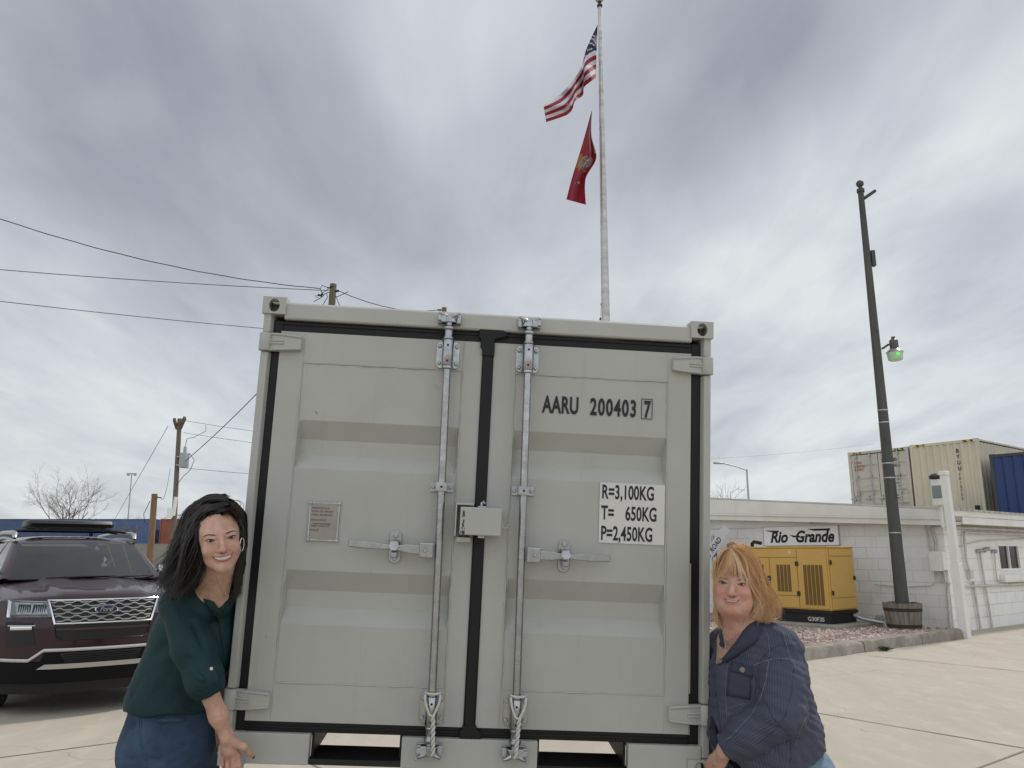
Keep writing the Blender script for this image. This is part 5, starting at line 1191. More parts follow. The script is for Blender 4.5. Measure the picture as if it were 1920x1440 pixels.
for s in (-1, 1):
    MB().tube([(s*.64, 2.08, 1.665), (s*.64, 2.13, 1.715), (s*.64, 2.3, 1.735), (s*.645, 3.4, 1.755), (s*.64, 4.3, 1.735), (s*.63, 4.45, 1.68)], [.02, .032, .026, .024, .026, .02], 10).build('roof_rail', MT['satin'], car, sm=60)
    mr_ = MB(); mr_.loft([[(s*(.90 + .10*k), 1.42 - .03*c_ + .05*abs(k), 1.30 + .085*s2) for c_, s2 in [(math.cos(a), math.sin(a)*(1 - .25*abs(k))) for a in np.linspace(0, 2*math.pi, 14)[:-1]]] for k in (-1, -.8, 0, .8, 1)])
    mo = mr_.build('door_mirror', MT['chrome'], car, sm=60)
    MB().box(min(s*.80, s*.86), 1.42, 1.24, max(s*.80, s*.86), 1.47, 1.27).build('mirror_foot', MT['blackplastic'], mo, sm=0)
# roof box on its bars
for y in (2.55, 3.05): MB().tube([(-.64, y, 1.755), (-.5, y, 1.775), (.5, y, 1.775), (.64, y, 1.755)], .018, 8).build('roof_bar', MT['blackplastic'], car, sm=60)
rbx = thing('roof_box', 'long black roof carrier box lying across the roof bars of the dark red car', 'roof box', car.matrix_world @ Vector((0,0,0)), 0)
rbx.location = Vector((-3.96, 8.0, 0)) + Vector((-math.sin(CT)*2.8, math.cos(CT)*2.8, 1.80)); rbx.rotation_euler = (0, 0, CT)
sec = lambda k, g=1.0: [(y*k*g, z*k + .055) for y, z in ((-.30, -.040), (-.33, .0), (-.30, .036), (-.2, .048), (.2, .048), (.30, .036), (.33, 0), (.30, -.040), (.2, -.05), (-.2, -.05))]
m_ = MB(); m_.loft([[(x, y, z) for y, z in sec(k)] for x, k in ((-.49, .70), (-.47, .90), (-.43, 1.0), (.43, 1.0), (.47, .90), (.49, .70))]); m_.build('shell', MT['blackplastic'], rbx, sm=40)
m_ = MB(); m_.loft([[(x, y*1.012, z) for y, z in ((-.335, .045), (-.335, .052), (.335, .052), (.335, .045))] for x in (-.44, .44)]); m_.build('lid_seam', MT['clad'], rbx, sm=0)
for x in (-.36, -.28, .28, .36): MB().box(x - .025, -.26, -.022, x + .025, -.18, .0).box(x - .025, .2, -.022, x + .025, .28, .0).build('foot', MT['blackplastic'], rbx, sm=0)
# front details, all laid on the curved nose
def quad(m_, a, b, c, d, off, nu=10, nv=4, back=None):
    """patch with corners a (top left) b (top right) c (bottom right) d (bottom left), each (x, z)"""
    P = []
    for j in range(nv + 1):
        v = j/nv; row = []
        for i in range(nu + 1):
            u = i/nu; x = (a[0]*(1-u) + b[0]*u)*(1-v) + (d[0]*(1-u) + c[0]*u)*v; z = (a[1]*(1-u) + b[1]*u)*(1-v) + (d[1]*(1-u) + c[1]*u)*v
            row.append((x, yf(x, z) - off, z))
        P.append(row)
    m_.grid(P)
    if back is not None:
        edge = P[0] + [r[-1] for r in P[1:]] + P[-1][::-1][1:] + [r[0] for r in P[::-1][1:-1]]
        m_.loft([edge, [(x, y + back, z) for x, y, z in edge]], caps=False)
def line(m_, pts, w, off, th=.02, n=10):
    Q = []
    for p, q in zip(pts[:-1], pts[1:]):
        for s in np.linspace(0, 1, n)[:-1]: Q.append((p[0]*(1-s) + q[0]*s, p[1]*(1-s) + q[1]*s))
    Q.append(pts[-1]); m_.loft([[(x, yf(x, z) - off, z + w/2), (x, yf(x, z) - off - .006, z), (x, yf(x, z) - off, z - w/2), (x, yf(x, z) + th, z - w/2), (x, yf(x, z) + th, z + w/2)] for x, z in Q])
gm_ = MB(); quad(gm_, (-.485, 1.050), (.485, 1.050), (.425, .845), (-.425, .845), .006, 14, 4); grille = gm_.build('grille', MT['black'], car, sm=50)
gb = MB()
def chev(x, k):
    p = .145; f = ((x + (p/2 if k % 2 else 0)) / p) % 1.0
    return .015 * (np.interp(f, [0, .14, .36, .5, .86, 1.0], [0, 1, 1, 0, 0, 0]) if True else 0)
for k in range(6):
    z0 = 1.030 - k*.034; w_ = .485 - .06*(1.05 - z0)/.205 - .012; xs = np.arange(-w_, w_, .012)
    gb.loft([[(x, yf(x, z0) - .012, z0 + chev(x, k) + .0085), (x, yf(x, z0) - .024, z0 + chev(x, k) + .003), (x, yf(x, z0) - .012, z0 + chev(x, k) - .0065)] for x in xs])
gb.build('grille_bar', MT['grillebar'], grille, sm=30)
gf = MB(); line(gf, [(-.492, 1.054), (.492, 1.054)], .014, .016, .02, 20); line(gf, [(-.425, .841), (.425, .841)], .014, .016, .02, 20)
for s in (-1, 1): gf.loft([[(s*x + dx, yf(x, z) - .016, z) for dx in (-.008, .008)] + [(s*x + dx, yf(x, z) + .02, z) for dx in (.008, -.008)] for x, z in ((.492, 1.06), (.460, .95), (.425, .835))])
gf.build('grille_frame', MT['chrome'], grille, sm=40)
e1 = MB(); e1.loft([[(.105*k*math.cos(a), yf(0, .965) - .028 - d_, .962 + .040*k*math.sin(a)) for a in np.linspace(0, 2*math.pi, 33)[:-1]] for k, d_ in ((1, -.02), (1, .0), (.93, .006))]); emb = e1.build('emblem', MT['chrome'], car, sm=40)
MT['oval'] = mat('dark blue enamel', (.010, .020, .065), .4, 0)
MB().loft([[(.093*k*math.cos(a), yf(0, .965) - .0345 - d_, .962 + .0335*k*math.sin(a)) for a in np.linspace(0, 2*math.pi, 33)[:-1]] for k, d_ in ((1, -.004), (1, .001), (.6, .003))]).build('badge', MT['oval'], emb, sm=40)
text_mesh('Ford', .062, MT['chrome'], 'lettering', emb, M_front(-.064, yf(0, .965) - .040, .943), sx=.95, shear=.35, bold=.001, depth=.001)
for s in (-1, 1):
    m_ = MB(); quad(m_, (s*.80, 1.058), (s*.495, 1.046), (s*.452, .905), (s*.775, .90), .004, 10, 4); hl = m_.build('headlight', MT['lampgrey'], car, sm=50)
    m_ = MB(); quad(m_, (s*.745, 1.035), (s*.525, 1.028), (s*.485, .935), (s*.725, .93), .010, 8, 3, .03); m_.build('reflector', MT['inner'], hl, sm=40)
    m_ = MB()
    for k in range(13):
        x = s*(.515 + .0165*k)
        if k != 6: m_.box(x - .0035, yf(x, .98) - .018, .945, x + .0035, yf(x, .98) - .006, 1.018)
    m_.build('lamp_rib', MT['black'], hl, sm=0)
    m_ = MB(); m_.box(min(s*.61, s*.625), yf(.6, .98) - .022, .94, max(s*.61, s*.625), yf(.6, .98) - .01, 1.025); line(m_, [(s*.785, 1.05), (s*.50, 1.038)], .010, .012, .0); line(m_, [(s*.765, .912), (s*.462, .915)], .012, .012, .0); m_.loft([[(s*.770, yf(.77, z) - .012, z), (s*.795, yf(.79, z) - .012, z)] for z in (.90, .98, 1.055)], closed=False, caps=False)
    m_.build('light_guide', MT['chrome'], hl, sm=30)
    m_ = MB(); quad(m_, (s*.805, 1.062), (s*.49, 1.050), (s*.447, .900), (s*.78, .895), .026, 12, 5, .02); m_.build('lens', MT['lamp'], hl, sm=50)
    m_ = MB(); quad(m_, (s*.80, .86), (s*.60, .85), (s*.56, .65), (s*.76, .625), .004, 8, 4); fb2 = m_.build('fog_recess', MT['black'], car, sm=40)
    m_ = MB(); line(m_, [(s*.76, .800), (s*.60, .806)], .032, .010, .0); line(m_, [(s*.78, .822), (s*.575, .824)], .010, .012, .0); m_.build('fog_light', MT['chrome'], fb2, sm=40)
m_ = MB(); quad(m_, (-.415, .825), (.415, .825), (.395, .70), (-.395, .70), .004, 14, 3); it = m_.build('lower_intake', MT['black'], car, sm=40)
m_ = MB(); line(m_, [(-.41, .782), (.41, .782)], .030, .010, .0, 20); m_.build('intake_bar', MT['paint'], it, sm=40)
m_ = MB(); line(m_, [(-.425, .83), (-.405, .715), (-.35, .693), (.35, .693), (.405, .715), (.425, .83)], .012, .008, .02); m_.build('intake_rim', MT['paint'], it, sm=40)
m_ = MB(); quad(m_, (-.16 + .32, .69), (.165, .69), (.165, .61), (.16, .61), .003, 2, 2)
m_ = MB(); quad(m_, (-.89, .50), (.89, .50), (.86, .30), (-.86, .30), .010, 40, 6); m_.build('lower_bumper', MT['clad'], car, sm=50)
m_ = MB(); quad(m_, (-.48, .59), (.48, .59), (.52, .46), (-.52, .46), .008, 20, 4)
for s in (-1, 1): quad(m_, (s*.86, .50), (s*.55, .50), (s*.50, .42), (s*.86, .42), .012, 8, 3)
m_.build('bumper_insert', MT['clad'], car, sm=50)
m_ = MB(); quad(m_, (-.36, .575), (.36, .575), (.31, .485), (-.31, .485), .012, 14, 3); lg = m_.build('lower_grille', MT['black'], car, sm=40)
m_ = MB()
for z in (.555, .535, .515, .498): line(m_, [(-.33, z), (.33, z)], .006, .014, .0, 14)
m_.build('grille_bar', MT['clad'], lg, sm=30)
m_ = MB(); line(m_, [(-.895, .515), (-.60, .512), (-.49, .602), (.49, .602), (.60, .512), (.895, .515)], .028, .020, .02, 12); m_.build('chrome_strip', MT['satin'], car, sm=40)
m_ = MB(); quad(m_, (-.47, .476), (.47, .476), (.53, .432), (-.53, .432), .022, 24, 4, .03); m_.build('skid_plate', MT['satin'], car, sm=40)
m_ = MB(); quad(m_, (-.86, .31), (.86, .31), (.80, .20), (-.80, .20), -.05, 30, 3); m_.build('air_dam', MT['black'], car, sm=40)
# wipers, cowl, interior
m_ = MB(); m_.grid([[(x, 1.05 + .18*(x/.75)**2 + d_, 1.213 + .006*k) for x in np.linspace(-.74, .74, 15)] for k, d_ in ((0, 0), (1, .10))]); m_.build('cowl', MT['blackplastic'], car, sm=40)
for x0, x1 in ((-.40, .28), (.20, .70)):
    m_ = MB(); m_.tube([(x0, 1.10 + .2*(x0/.75)**2, 1.232), ((x0+x1)/2, 1.10, 1.246), (x1, 1.12 + .15*(x1/.75)**2, 1.25)], [.013, .010, .006], 6); m_.build('wiper', MT['black'], car, sm=50)
m_ = MB(); m_.box(-.70, 1.32, 1.02, .70, 1.78, 1.17); m_.box(-.66, 4.3, .9, .66, 4.5, 1.5)
for x in (-.36, .36):
    m_.box(x - .25, 2.5, .6, x + .25, 3.0, .78); m_.box(x - .24, 2.95, .7, x + .24, 3.1, 1.32); m_.box(x - .13, 2.98, 1.36, x + .13, 3.08, 1.54)
    m_.box(x - .25, 3.75, .7, x + .25, 3.9, 1.36)
m_.box(-.82, 1.3, .34, .82, 4.6, .5)
m_.build('interior', MT['cabin'], car, sm=0, bev=.03)
m_ = MB(); m_.tube([(.36 + .19*math.cos(a), 2.05 - .08*math.sin(a), 1.16 + .17*math.sin(a)) for a in np.linspace(0, 2*math.pi, 25)], .016, 8); m_.build('steering_wheel', MT['black'], car, sm=60)
m_ = MB(); m_.box(-.10, 1.80, 1.47, .10, 1.83, 1.54); m_.prism([(-.06, 1.40), (.08, 1.40), (.05, 1.53), (-.04, 1.53)], 'y', 1.75, 1.79); m_.build('rear_mirror', MT['black'], car, sm=0)
# wheels
def wheel(x, y, s):
    w_ = MB(); w_.lathe([(.25, -.11), (.33, -.115), (.365, -.09), (.372, 0), (.365, .09), (.33, .115), (.25, .11)], (x, y, .37), 'x', 36)
    t = w_.build('wheel', MT['tyre'], car, sm=50)
    r = MB(); r.lathe([(.25, .06*s), (.245, .10*s), (.22, .09*s), (.06, .07*s), (.05, .09*s), (.001, .09*s)], (x, y, .37), 'x', 30, caps=False); r.build('rim', MT['satin'], t, sm=40)
for s in (-1, 1):
    for y in (.98, 3.84): wheel(s*.77, y, s)
# ---------------------------------------------------------------- figures: smooth surfaces grown from distance fields
A3 = lambda v: np.array(v, float)
def rcone(p, a, b, r1, r2):
    a, b = A3(a), A3(b); ab = b - a; t = np.clip(((p - a) @ ab) / max(1e-9, ab @ ab), 0, 1)
    return np.linalg.norm(p - a - t[:, None] * ab, axis=1) - (r1 + (r2 - r1) * t)
def ell(p, c, r, Rm=None):
    q = p - A3(c)
    if Rm is not None: q = q @ Rm
    r = A3(r); k0 = np.linalg.norm(q / r, axis=1); k1 = np.linalg.norm(q / (r * r), axis=1)
    return k0 * (k0 - 1) / np.maximum(k1, 1e-9)
def smin(a, b, k): h = np.clip(.5 + .5 * (b - a) / k, 0, 1); return b + (a - b) * h - k * h * (1 - h)
def smax(a, b, k): return -smin(-a, -b, k)
def chain(p, pts, rs, k=.02):
    d = None
    for i in range(len(pts) - 1):
        e = rcone(p, pts[i], pts[i+1], rs[i], rs[i+1]); d = e if d is None else smin(d, e, k)
    return d
def eval_field(fn, P):
    out = np.empty(len(P)); n = 400000
    for i in range(0, len(P), n): out[i:i+n] = fn(P[i:i+n])
    return out
def sdf_mesh(fn, lo, hi, h, mult=4):
    """surface nets over fn(points)=0 inside the box lo..hi with cell size h"""
    lo, hi = A3(lo), A3(hi); nC = np.ceil((hi - lo) / (h * mult)).astype(int) + 1
    ax = [lo[k] + np.arange(nC[k] + 1) * h * mult for k in range(3)]
    g = np.stack(np.meshgrid(*ax, indexing='ij'), -1); C = eval_field(fn, g.reshape(-1, 3)).reshape(g.shape[:3])
    n = nC * mult + 1; F = np.full(n, 1.0, np.float32)
    cell = lambda M: np.stack([M[i:i+nC[0], j:j+nC[1], k:k+nC[2]] for i in (0, 1) for j in (0, 1) for k in (0, 1)])
    cc = cell(C); near = (np.abs(cc).min(0) < h * mult * 1.9) | ((cc.min(0) < 0) & (cc.max(0) > 0)); neg = cc.max(0) < 0
    # fill signs block by block, then evaluate the fine points of the near blocks
    S = np.repeat(np.repeat(np.repeat(np.where(neg, -1.0, 1.0).astype(np.float32), mult, 0), mult, 1), mult, 2); F[:-1, :-1, :-1] = S
    nm = np.zeros(n, bool); idx = np.argwhere(near)
    r = np.arange(mult + 1); off = np.stack(np.meshgrid(r, r, r, indexing='ij'), -1).reshape(-1, 3)
    al = (idx[:, None, :] * mult + off[None]).reshape(-1, 3); nm[al[:, 0], al[:, 1], al[:, 2]] = True
    ii = np.argwhere(nm); F[nm] = eval_field(fn, lo + ii * h)
    s = F < 0; mn = n - 1
    cnr = [(i, j, k) for i in (0, 1) for j in (0, 1) for k in (0, 1)]
    sub = lambda A, o: A[o[0]:o[0]+mn[0], o[1]:o[1]+mn[1], o[2]:o[2]+mn[2]]
    cnt = sum(sub(s, o).astype(np.int8) for o in cnr); act = (cnt > 0) & (cnt < 8); cid = np.full(mn, -1, np.int64); ai = np.argwhere(act); cid[act] = np.arange(len(ai))
    V = np.zeros((len(ai), 3)); w = np.zeros(len(ai))
    vals = {o: F[ai[:, 0]+o[0], ai[:, 1]+o[1], ai[:, 2]+o[2]].astype(float) for o in cnr}
    for a in cnr:
        for k in range(3):
            if a[k]: continue
            b = list(a); b[k] = 1; b = tuple(b); fa, fb = vals[a], vals[b]; m = (fa < 0) != (fb < 0)
            t = np.where(m, fa / np.where(m, fa - fb, 1), 0); q = np.tile(A3(a), (len(ai), 1)); q[:, k] += t
            V[m] += q[m]; w[m] += 1
    V = lo + (ai + V / w[:, None]) * h
    Q = []
    for k in range(3):
        u, v = (k + 1) % 3, (k + 2) % 3; sl = [slice(0, n[d]) for d in range(3)]
        a = [slice(None)]*3; b = [slice(None)]*3; a[k] = slice(0, n[k]-1); b[k] = slice(1, n[k])
        e = np.argwhere(s[tuple(a)] != s[tuple(b)]); e = e[(e[:, u] > 0) & (e[:, v] > 0) & (e[:, u] < mn[u]) & (e[:, v] < mn[v])]
        def c_(du, dv): q = e.copy(); q[:, u] -= du; q[:, v] -= dv; return cid[q[:, 0], q[:, 1], q[:, 2]]
        f = np.stack([c_(1, 1), c_(0, 1), c_(0, 0), c_(1, 0)], 1)
        fl = ~s[tuple(a)][e[:, 0], e[:, 1], e[:, 2]]; f[fl] = f[fl][:, ::-1]; Q.append(f)
    Q = np.concatenate(Q); Q = Q[(Q >= 0).all(1)]
    return V, Q
def mesh_obj(name, V, Q, mats, parent=None, smooth=2):
    # light fairing of the net
    for _ in range(smooth):
        acc = np.zeros_like(V); c = np.zeros(len(V))
        for k in range(4): np.add.at(acc, Q[:, k], V[Q[:, (k+1) % 4]] + V[Q[:, (k+3) % 4]]); np.add.at(c, Q[:, k], 2)
        V = V + .5 * (acc / np.maximum(c, 1)[:, None] - V)
    me = bpy.data.meshes.new(name); me.vertices.add(len(V)); me.vertices.foreach_set('co', V.astype(np.float32).ravel())
    me.loops.add(Q.size); me.loops.foreach_set('vertex_index', Q.astype(np.int32).ravel())
    me.polygons.add(len(Q)); me.polygons.foreach_set('loop_start', np.arange(0, Q.size, 4, dtype=np.int32)); me.polygons.foreach_set('loop_total', np.full(len(Q), 4, np.int32))
    me.update(calc_edges=True); me.validate(); me.shade_smooth()
    for m in (mats if isinstance(mats, (list, tuple)) else [mats]): me.materials.append(m)
    o = bpy.data.objects.new(name, me); COL.objects.link(o)
    if parent: o.parent = parent
    return o, V
def hit(fn, px, py, y0=2.6, y1=4.2):
    """where the line of sight of a photo pixel first meets the surface fn=0"""
    r = ray(px, py); c = np.array([0, 0, CAM_H]); t = y0 / r[1]; L = np.linalg.norm(r)
    for _ in range(160):
        d = float(fn((c + r * t)[None])[0])
        if abs(d) < 4e-4: break
        t += d * .6 / L
        if t * r[1] > y1: return None
    return Vector(c + r * t)
def hits(fn, pts, n=6, lift=0.0):
    out = []
    for (a, b), (c, d) in zip(pts[:-1], pts[1:]):
        for s in np.linspace(0, 1, n)[:-1]:
            q = hit(fn, a + (c-a)*s, b + (d-b)*s)
            if q is not None: out.append(q)
    q = hit(fn, *pts[-1])
    if q is not None: out.append(q)
    if lift: out = [q + (Vector((0, 0, CAM_H)) - q).normalized() * lift for q in out]
    return out
def wr(p, dirs, amp):
    """cloth folds: a few warped waves. dirs = list of (direction, wavelength, warp)"""
    o = np.zeros(len(p))
    for i, (d, wl, ww) in enumerate(dirs):
        d = A3(d) / np.linalg.norm(d); ph = p @ d * (2*np.pi/wl) + ww * np.sin(p @ A3((3.1+i, 5.3-i, 4.2+.7*i)) * 2.7 + i*1.7) + i*2.1
        s = np.sin(ph); o += (1 - np.abs(s)**.8) * 1.0 - .5
    return o * amp / len(dirs)

def skin_mat(name, c, blush, c3):
    m = bpy.data.materials.new(name); m.use_nodes = True; t = m.node_tree; b = t.nodes['Principled BSDF']; L = t.links.new
    at_ = N(t, 'ShaderNodeAttribute', attribute_name='flush'); sp = N(t, 'ShaderNodeSeparateColor'); L(at_.outputs['Color'], sp.inputs[0])
    n = N(t, 'ShaderNodeTexNoise', ins={'Scale': 38, 'Detail': 5}); tc = N(t, 'ShaderNodeTexCoord'); L(tc.outputs['Object'], n.inputs['Vector'])
    nr_ = N(t, 'ShaderNodeMapRange'); L(n.outputs['Fac'], nr_.inputs[0]); nr_.inputs[1].default_value = .35; nr_.inputs[2].default_value = .65
    mx0 = N(t, 'ShaderNodeMix', data_type='RGBA'); L(nr_.outputs[0], mx0.inputs[0]); mx0.inputs['A'].default_value = (*c, 1); mx0.inputs['B'].default_value = (*c3, 1)
    mx = N(t, 'ShaderNodeMix', data_type='RGBA'); L(sp.outputs[0], mx.inputs[0]); L(mx0.outputs['Result'], mx.inputs['A']); mx.inputs['B'].default_value = (*blush, 1)
    L(mx.outputs['Result'], b.inputs['Base Color']); b.inputs['Roughness'].default_value = .48; b.inputs['Specular IOR Level'].default_value = .42
    b.inputs['Subsurface Weight'].default_value = .15; b.inputs['Subsurface Radius'].default_value = (.012, .004, .002); b.inputs['Subsurface Scale'].default_value = .6
    n2 = N(t, 'ShaderNodeTexNoise', ins={'Scale': 260, 'Detail': 3}); L(tc.outputs['Object'], n2.inputs['Vector'])
    bu = N(t, 'ShaderNodeBump', ins={'Strength': .3, 'Distance': .002}); L(n2.outputs['Fac'], bu.inputs['Height']); L(bu.outputs[0], b.inputs['Normal'])
    return m
def head_field(P):
    """distance field of a head in its own frame: face towards -y, eye level z=0, metres"""
    w = P['w']; ck = P['cheek']
    def f(p):
        q = p.copy(); q[:, 0] = np.abs(q[:, 0])
        d = ell(q, (0, .018, .030), (.0735, .093, .080))
        d = smin(d, ell(q, (0, -.038, -.014), (.060*w, .054, .080)), .03)
        d = smin(d, rcone(q, (.050*w, .005, -.046), (.010, -.070, -.083 - P['chin']), .022*ck, .0165), .03)
        d = smin(d, ell(q, (0, -.080, -.085 - P['chin']), (.021, .016, .016)), .022)            # chin
        d = smin(d, ell(q, (.037*w, -.068, -.030), (.024*ck, .022*ck, .022)), .020)               # smiling cheeks
        if P['jowl']: d = smin(d, ell(q, (.040, -.040, -.066), (.028, .034, .030)), .025); d = smin(d, ell(q, (0, -.030, -.096), (.046, .044, .026)), .03)
        d = smin(d, rcone(q, (.008, -.088, .020), (.046*w, -.070, .018), .010, .009), .016)         # brow
        d = smax(d, -ell(q, (.0325, -.104, -.001), (.019, .016, .0115)), .012)                     # eye hollow
        d = smin(d, ell(q, (.0315, -.079, -.0005), (.0135, .0125, .0115)), .004)                   # eyeball under its lids
        d = smin(d, rcone(q, (0, -.089, .010), (0, -.110, -.030), .0075, .0105*P['nose']), .010)     # nose
        d = smin(d, ell(q, (0, -.113, -.034), (.0115*P['nose'], .0095, .0095)), .006)
        d = smin(d, ell(q, (.0130*P['nose'], -.101, -.037), (.0078, .0098, .0075)), .005)
        d = smax(d, -ell(q, (.0068, -.108, -.0445), (.0034, .006, .0032)), .003)                  # nostrils
        d = smax(d, -rcone(q, (.0215, -.102, -.037), (.0375, -.086, -.062), .0042, .0036), .007)     # smile fold
        d = smin(d, rcone(q, (.020, -.091, .0055), (.046, -.074, .0055), .0042, .0036), .005)                    # upper lid fold
        d = smin(d, rcone(q, (.021, -.089, -.0085), (.045, -.073, -.0095), .0040, .0036), .006)                 # pouch under the eye
        d = smin(d, ell(q, (0, -.091, -.060), (.026, .012, .013)), .012)                          # muzzle
        d = smin(d, ell(q, (.071, .010, -.012), (.010, .020, .030)), .006); d = smax(d, -ell(q, (.080, .002, -.010), (.006, .010, .016)), .006)
        return d
    return f
class Head:
    def __init__(s, pos, yaw, pitch, roll, sc, P):
        s.M = Matrix.Translation(pos) @ Matrix.Rotation(yaw, 4, 'Z') @ Matrix.Rotation(pitch, 4, 'X') @ Matrix.Rotation(roll, 4, 'Y') @ Matrix.Scale(sc, 4)
        s.Mi = np.array(s.M.inverted()); s.sc = sc; s.f = head_field(P); s.P = P
    def loc(s, p): return p @ s.Mi[:3, :3].T + s.Mi[:3, 3]
    def field(s, p): return s.f(s.loc(p)) * s.sc
    def surf(s, x, z, off=0.0):
        y = -.16
        for _ in range(90):
            d = float(s.f(np.array([[x, y, z]]))[0])
            if d < 2e-4: break
            y += max(d * .7, 1e-4)
            if y > .05: break
        return Vector((x, y - off, z))
    def w(s, v): return s.M @ Vector(v)
    def patch(s, m, top, bot, n, off, rows=4, bulge=0.0):
        """region between two curves x->z, laid on the face; top/bot = lists of (x,z)"""
        P = []
        xs = np.linspace(0, 1, n)
        tx = lambda C, u: (np.interp(u, np.linspace(0, 1, len(C)), [c[0] for c in C]), np.interp(u, np.linspace(0, 1, len(C)), [c[1] for c in C]))
        for j in range(rows + 1):
            v = j / rows; row = []
            for u in xs:
                a, b = tx(top, u), tx(bot, u); x = a[0]*(1-v) + b[0]*v; z = a[1]*(1-v) + b[1]*v
                row.append(s.w(s.surf(x, z, off + bulge * 4*v*(1-v) * 4*u*(1-u))))
            P.append(row)
        m.grid(P)
    def stroke(s, m, pts, r, off=0.0, n=6):
        Q = []; 
        C = [Vector((a, b, 0)) for a, b in pts]
        for t in np.linspace(0, 1, n*(len(pts)-1)+1):
            a, b, _ = cat([list(c) for c in C], min(t, .9999)); Q.append((a, b))
        rr = [np.interp(i/(len(Q)-1), np.linspace(0, 1, len(r)), r) * s.sc for i in range(len(Q))]
        m.tube([s.w(s.surf(x, z, off)) for x, z in Q], rr, 6)
MT['eyewhite'] = mat('eye white', (.50, .47, .45), .25); MT['pupil'] = mat('pupil', (.008, .006, .006), .08); MT['teeth'] = mat('teeth', (.54, .50, .43), .25)
MT['mouth'] = mat('mouth inside', (.06, .015, .014), .5); MT['silver'] = mat('silver jewellery', (.75, .74, .72), .2, 1.0); MT['nail'] = mat('dark nail polish', (.05, .018, .02), .2)
def arc(x0, x1, z0, z1, h, n=9, p=1.0):
    return [(x0 + (x1-x0)*u, z0 + (z1-z0)*u + h*(4*u*(1-u))**p) for u in np.linspace(0, 1, n)]
def face_parts(H, root, irisc, browm, lipm, lashm, E):
    """eyes, brows, lips and teeth laid on the face"""
    for s in (-1, 1):
        xi, xo = s*.0205, s*.0455; zi, zo = -.0018, .0012
        up_, lo_ = E['up'], E['lo']
        m = MB(); H.patch(m, arc(xi, xo, zi, zo, up_), arc(xi, xo, zi, zo, -lo_), 13, .0009, 4, .0012); eye = m.build('eye', MT['eyewhite'], root, sm=60)
        cx, cz = s*.0322 + E.get('gaze', 0), (up_ - lo_)*.5 + .0002; ri = .0060
        m = MB(); clampz = lambda x, z: (x, min(max(z, -lo_*(1 - ((x - s*.033)/.0128)**2) - .0002), up_*(1 - ((x - s*.033)/.0128)**2) + .0002))
        ring = [clampz(cx + ri*math.cos(a), cz + ri*math.sin(a)) for a in np.linspace(0, 2*math.pi, 17)[:-1]]
        m.add([H.w(H.surf(cx, cz, .0036))] + [H.w(H.surf(x, z, .0032)) for x, z in ring], [(0, 1 + k, 1 + (k+1) % 16) for k in range(16)]); m.build('iris', irisc, eye, sm=60)
        ring = [clampz(cx + .0028*math.cos(a), cz + .0028*math.sin(a)) for a in np.linspace(0, 2*math.pi, 13)[:-1]]
        m = MB(); m.add([H.w(H.surf(cx, cz, .0043))] + [H.w(H.surf(x, z, .004)) for x, z in ring], [(0, 1 + k, 1 + (k+1) % 12) for k in range(12)]); m.build('pupil', MT['pupil'], eye, sm=60)
        m = MB(); H.stroke(m, arc(xi - s*.001, xo + s*.0035, zi, zo + .0015, up_ + .0006, 7), [.0007, .0017, .0019, .0017, .0006], .0022, 3); m.build('eyelash', lashm, eye, sm=60)
        m = MB(); H.stroke(m, arc(xi, xo, zi, zo, -lo_ - .0004, 7), [.0004, .0007, .0010, .0006], .0012, 3); m.build('eyelash', E.get('lowlash', lashm), eye, sm=60)
        m = MB()
        bz = E['brow']; bl = [(s*.0165, bz[0]), (s*.028, bz[1]), (s*.040, bz[2]), (s*.0535, bz[3])]
        H.stroke(m, bl, E['browr'], .0004, 5); m.build('eyebrow', browm, root, sm=60)
    hw, mz, cz = E['mw'], E['mz'], E['corner']
    upl = arc(-hw, hw, mz + cz, mz + cz, -E['sag'], 11, .8); lol = arc(-hw, hw, mz + cz, mz + cz, -E['sag'] - E['open'], 11, .8)
    m = MB(); H.patch(m, upl, lol, 21, .0008, 4); mo = m.build('mouth', MT['mouth'], root, sm=60)
    if E['teeth']:
        k = E['teeth']; tu = arc(-hw*k, hw*k, mz + cz - .0012, mz + cz - .0012, -E['sag']*.93, 11, .8); tl = arc(-hw*k, hw*k, mz + cz - .003, mz + cz - .003, -E['sag']*.93 - E['open']*E.get('tl', .72), 11, .7)
        m = MB(); H.patch(m, tu, tl, 21, .0022, 4); te = m.build('teeth', MT['teeth'], mo, sm=60)
        m = MB()
        for x in np.linspace(-hw*k*.8, hw*k*.8, 9): 
            u = (x/(hw*k) + 1)/2; za = np.interp(u, np.linspace(0, 1, 11), [c[1] for c in tu]); zb = np.interp(u, np.linspace(0, 1, 11), [c[1] for c in tl])
            m.tube([H.w(H.surf(x, za - .0004, .0022)), H.w(H.surf(x, zb + .0012, .0022))], .00035*H.sc, 4)
        m.build('teeth', MT['mouth'], te, sm=0)
    m = MB(); a = .0022*E.get('lip', 1); H.stroke(m, upl, [.0008, a, a*1.15, a*.9, a*1.15, a, .0008], .0006, 2); m.build('lip', lipm, root, sm=60)
    m = MB(); a = .0030*E.get('lip', 1); H.stroke(m, [(x, z - .0012) for x, z in lol], [.0008, a*.8, a*1.2, a*1.3, a*1.2, a*.8, .0008], .0006, 2); m.build('lip', lipm, root, sm=60)
def flush(o, H, V, spots):
    """natural colouring of the skin: cheeks, nose, knuckles"""
    q = H.loc(V); val = np.zeros(len(V))
    for c, r, a in spots: val += a * np.exp(-((np.linalg.norm((q - A3(c)) , axis=1) / r) ** 2))
    ca = o.data.color_attributes.new('flush', 'FLOAT_COLOR', 'POINT'); arr = np.ones((len(V), 4), np.float32); arr[:, 0] = np.clip(val, 0, 1); ca.data.foreach_set('color', arr.ravel())
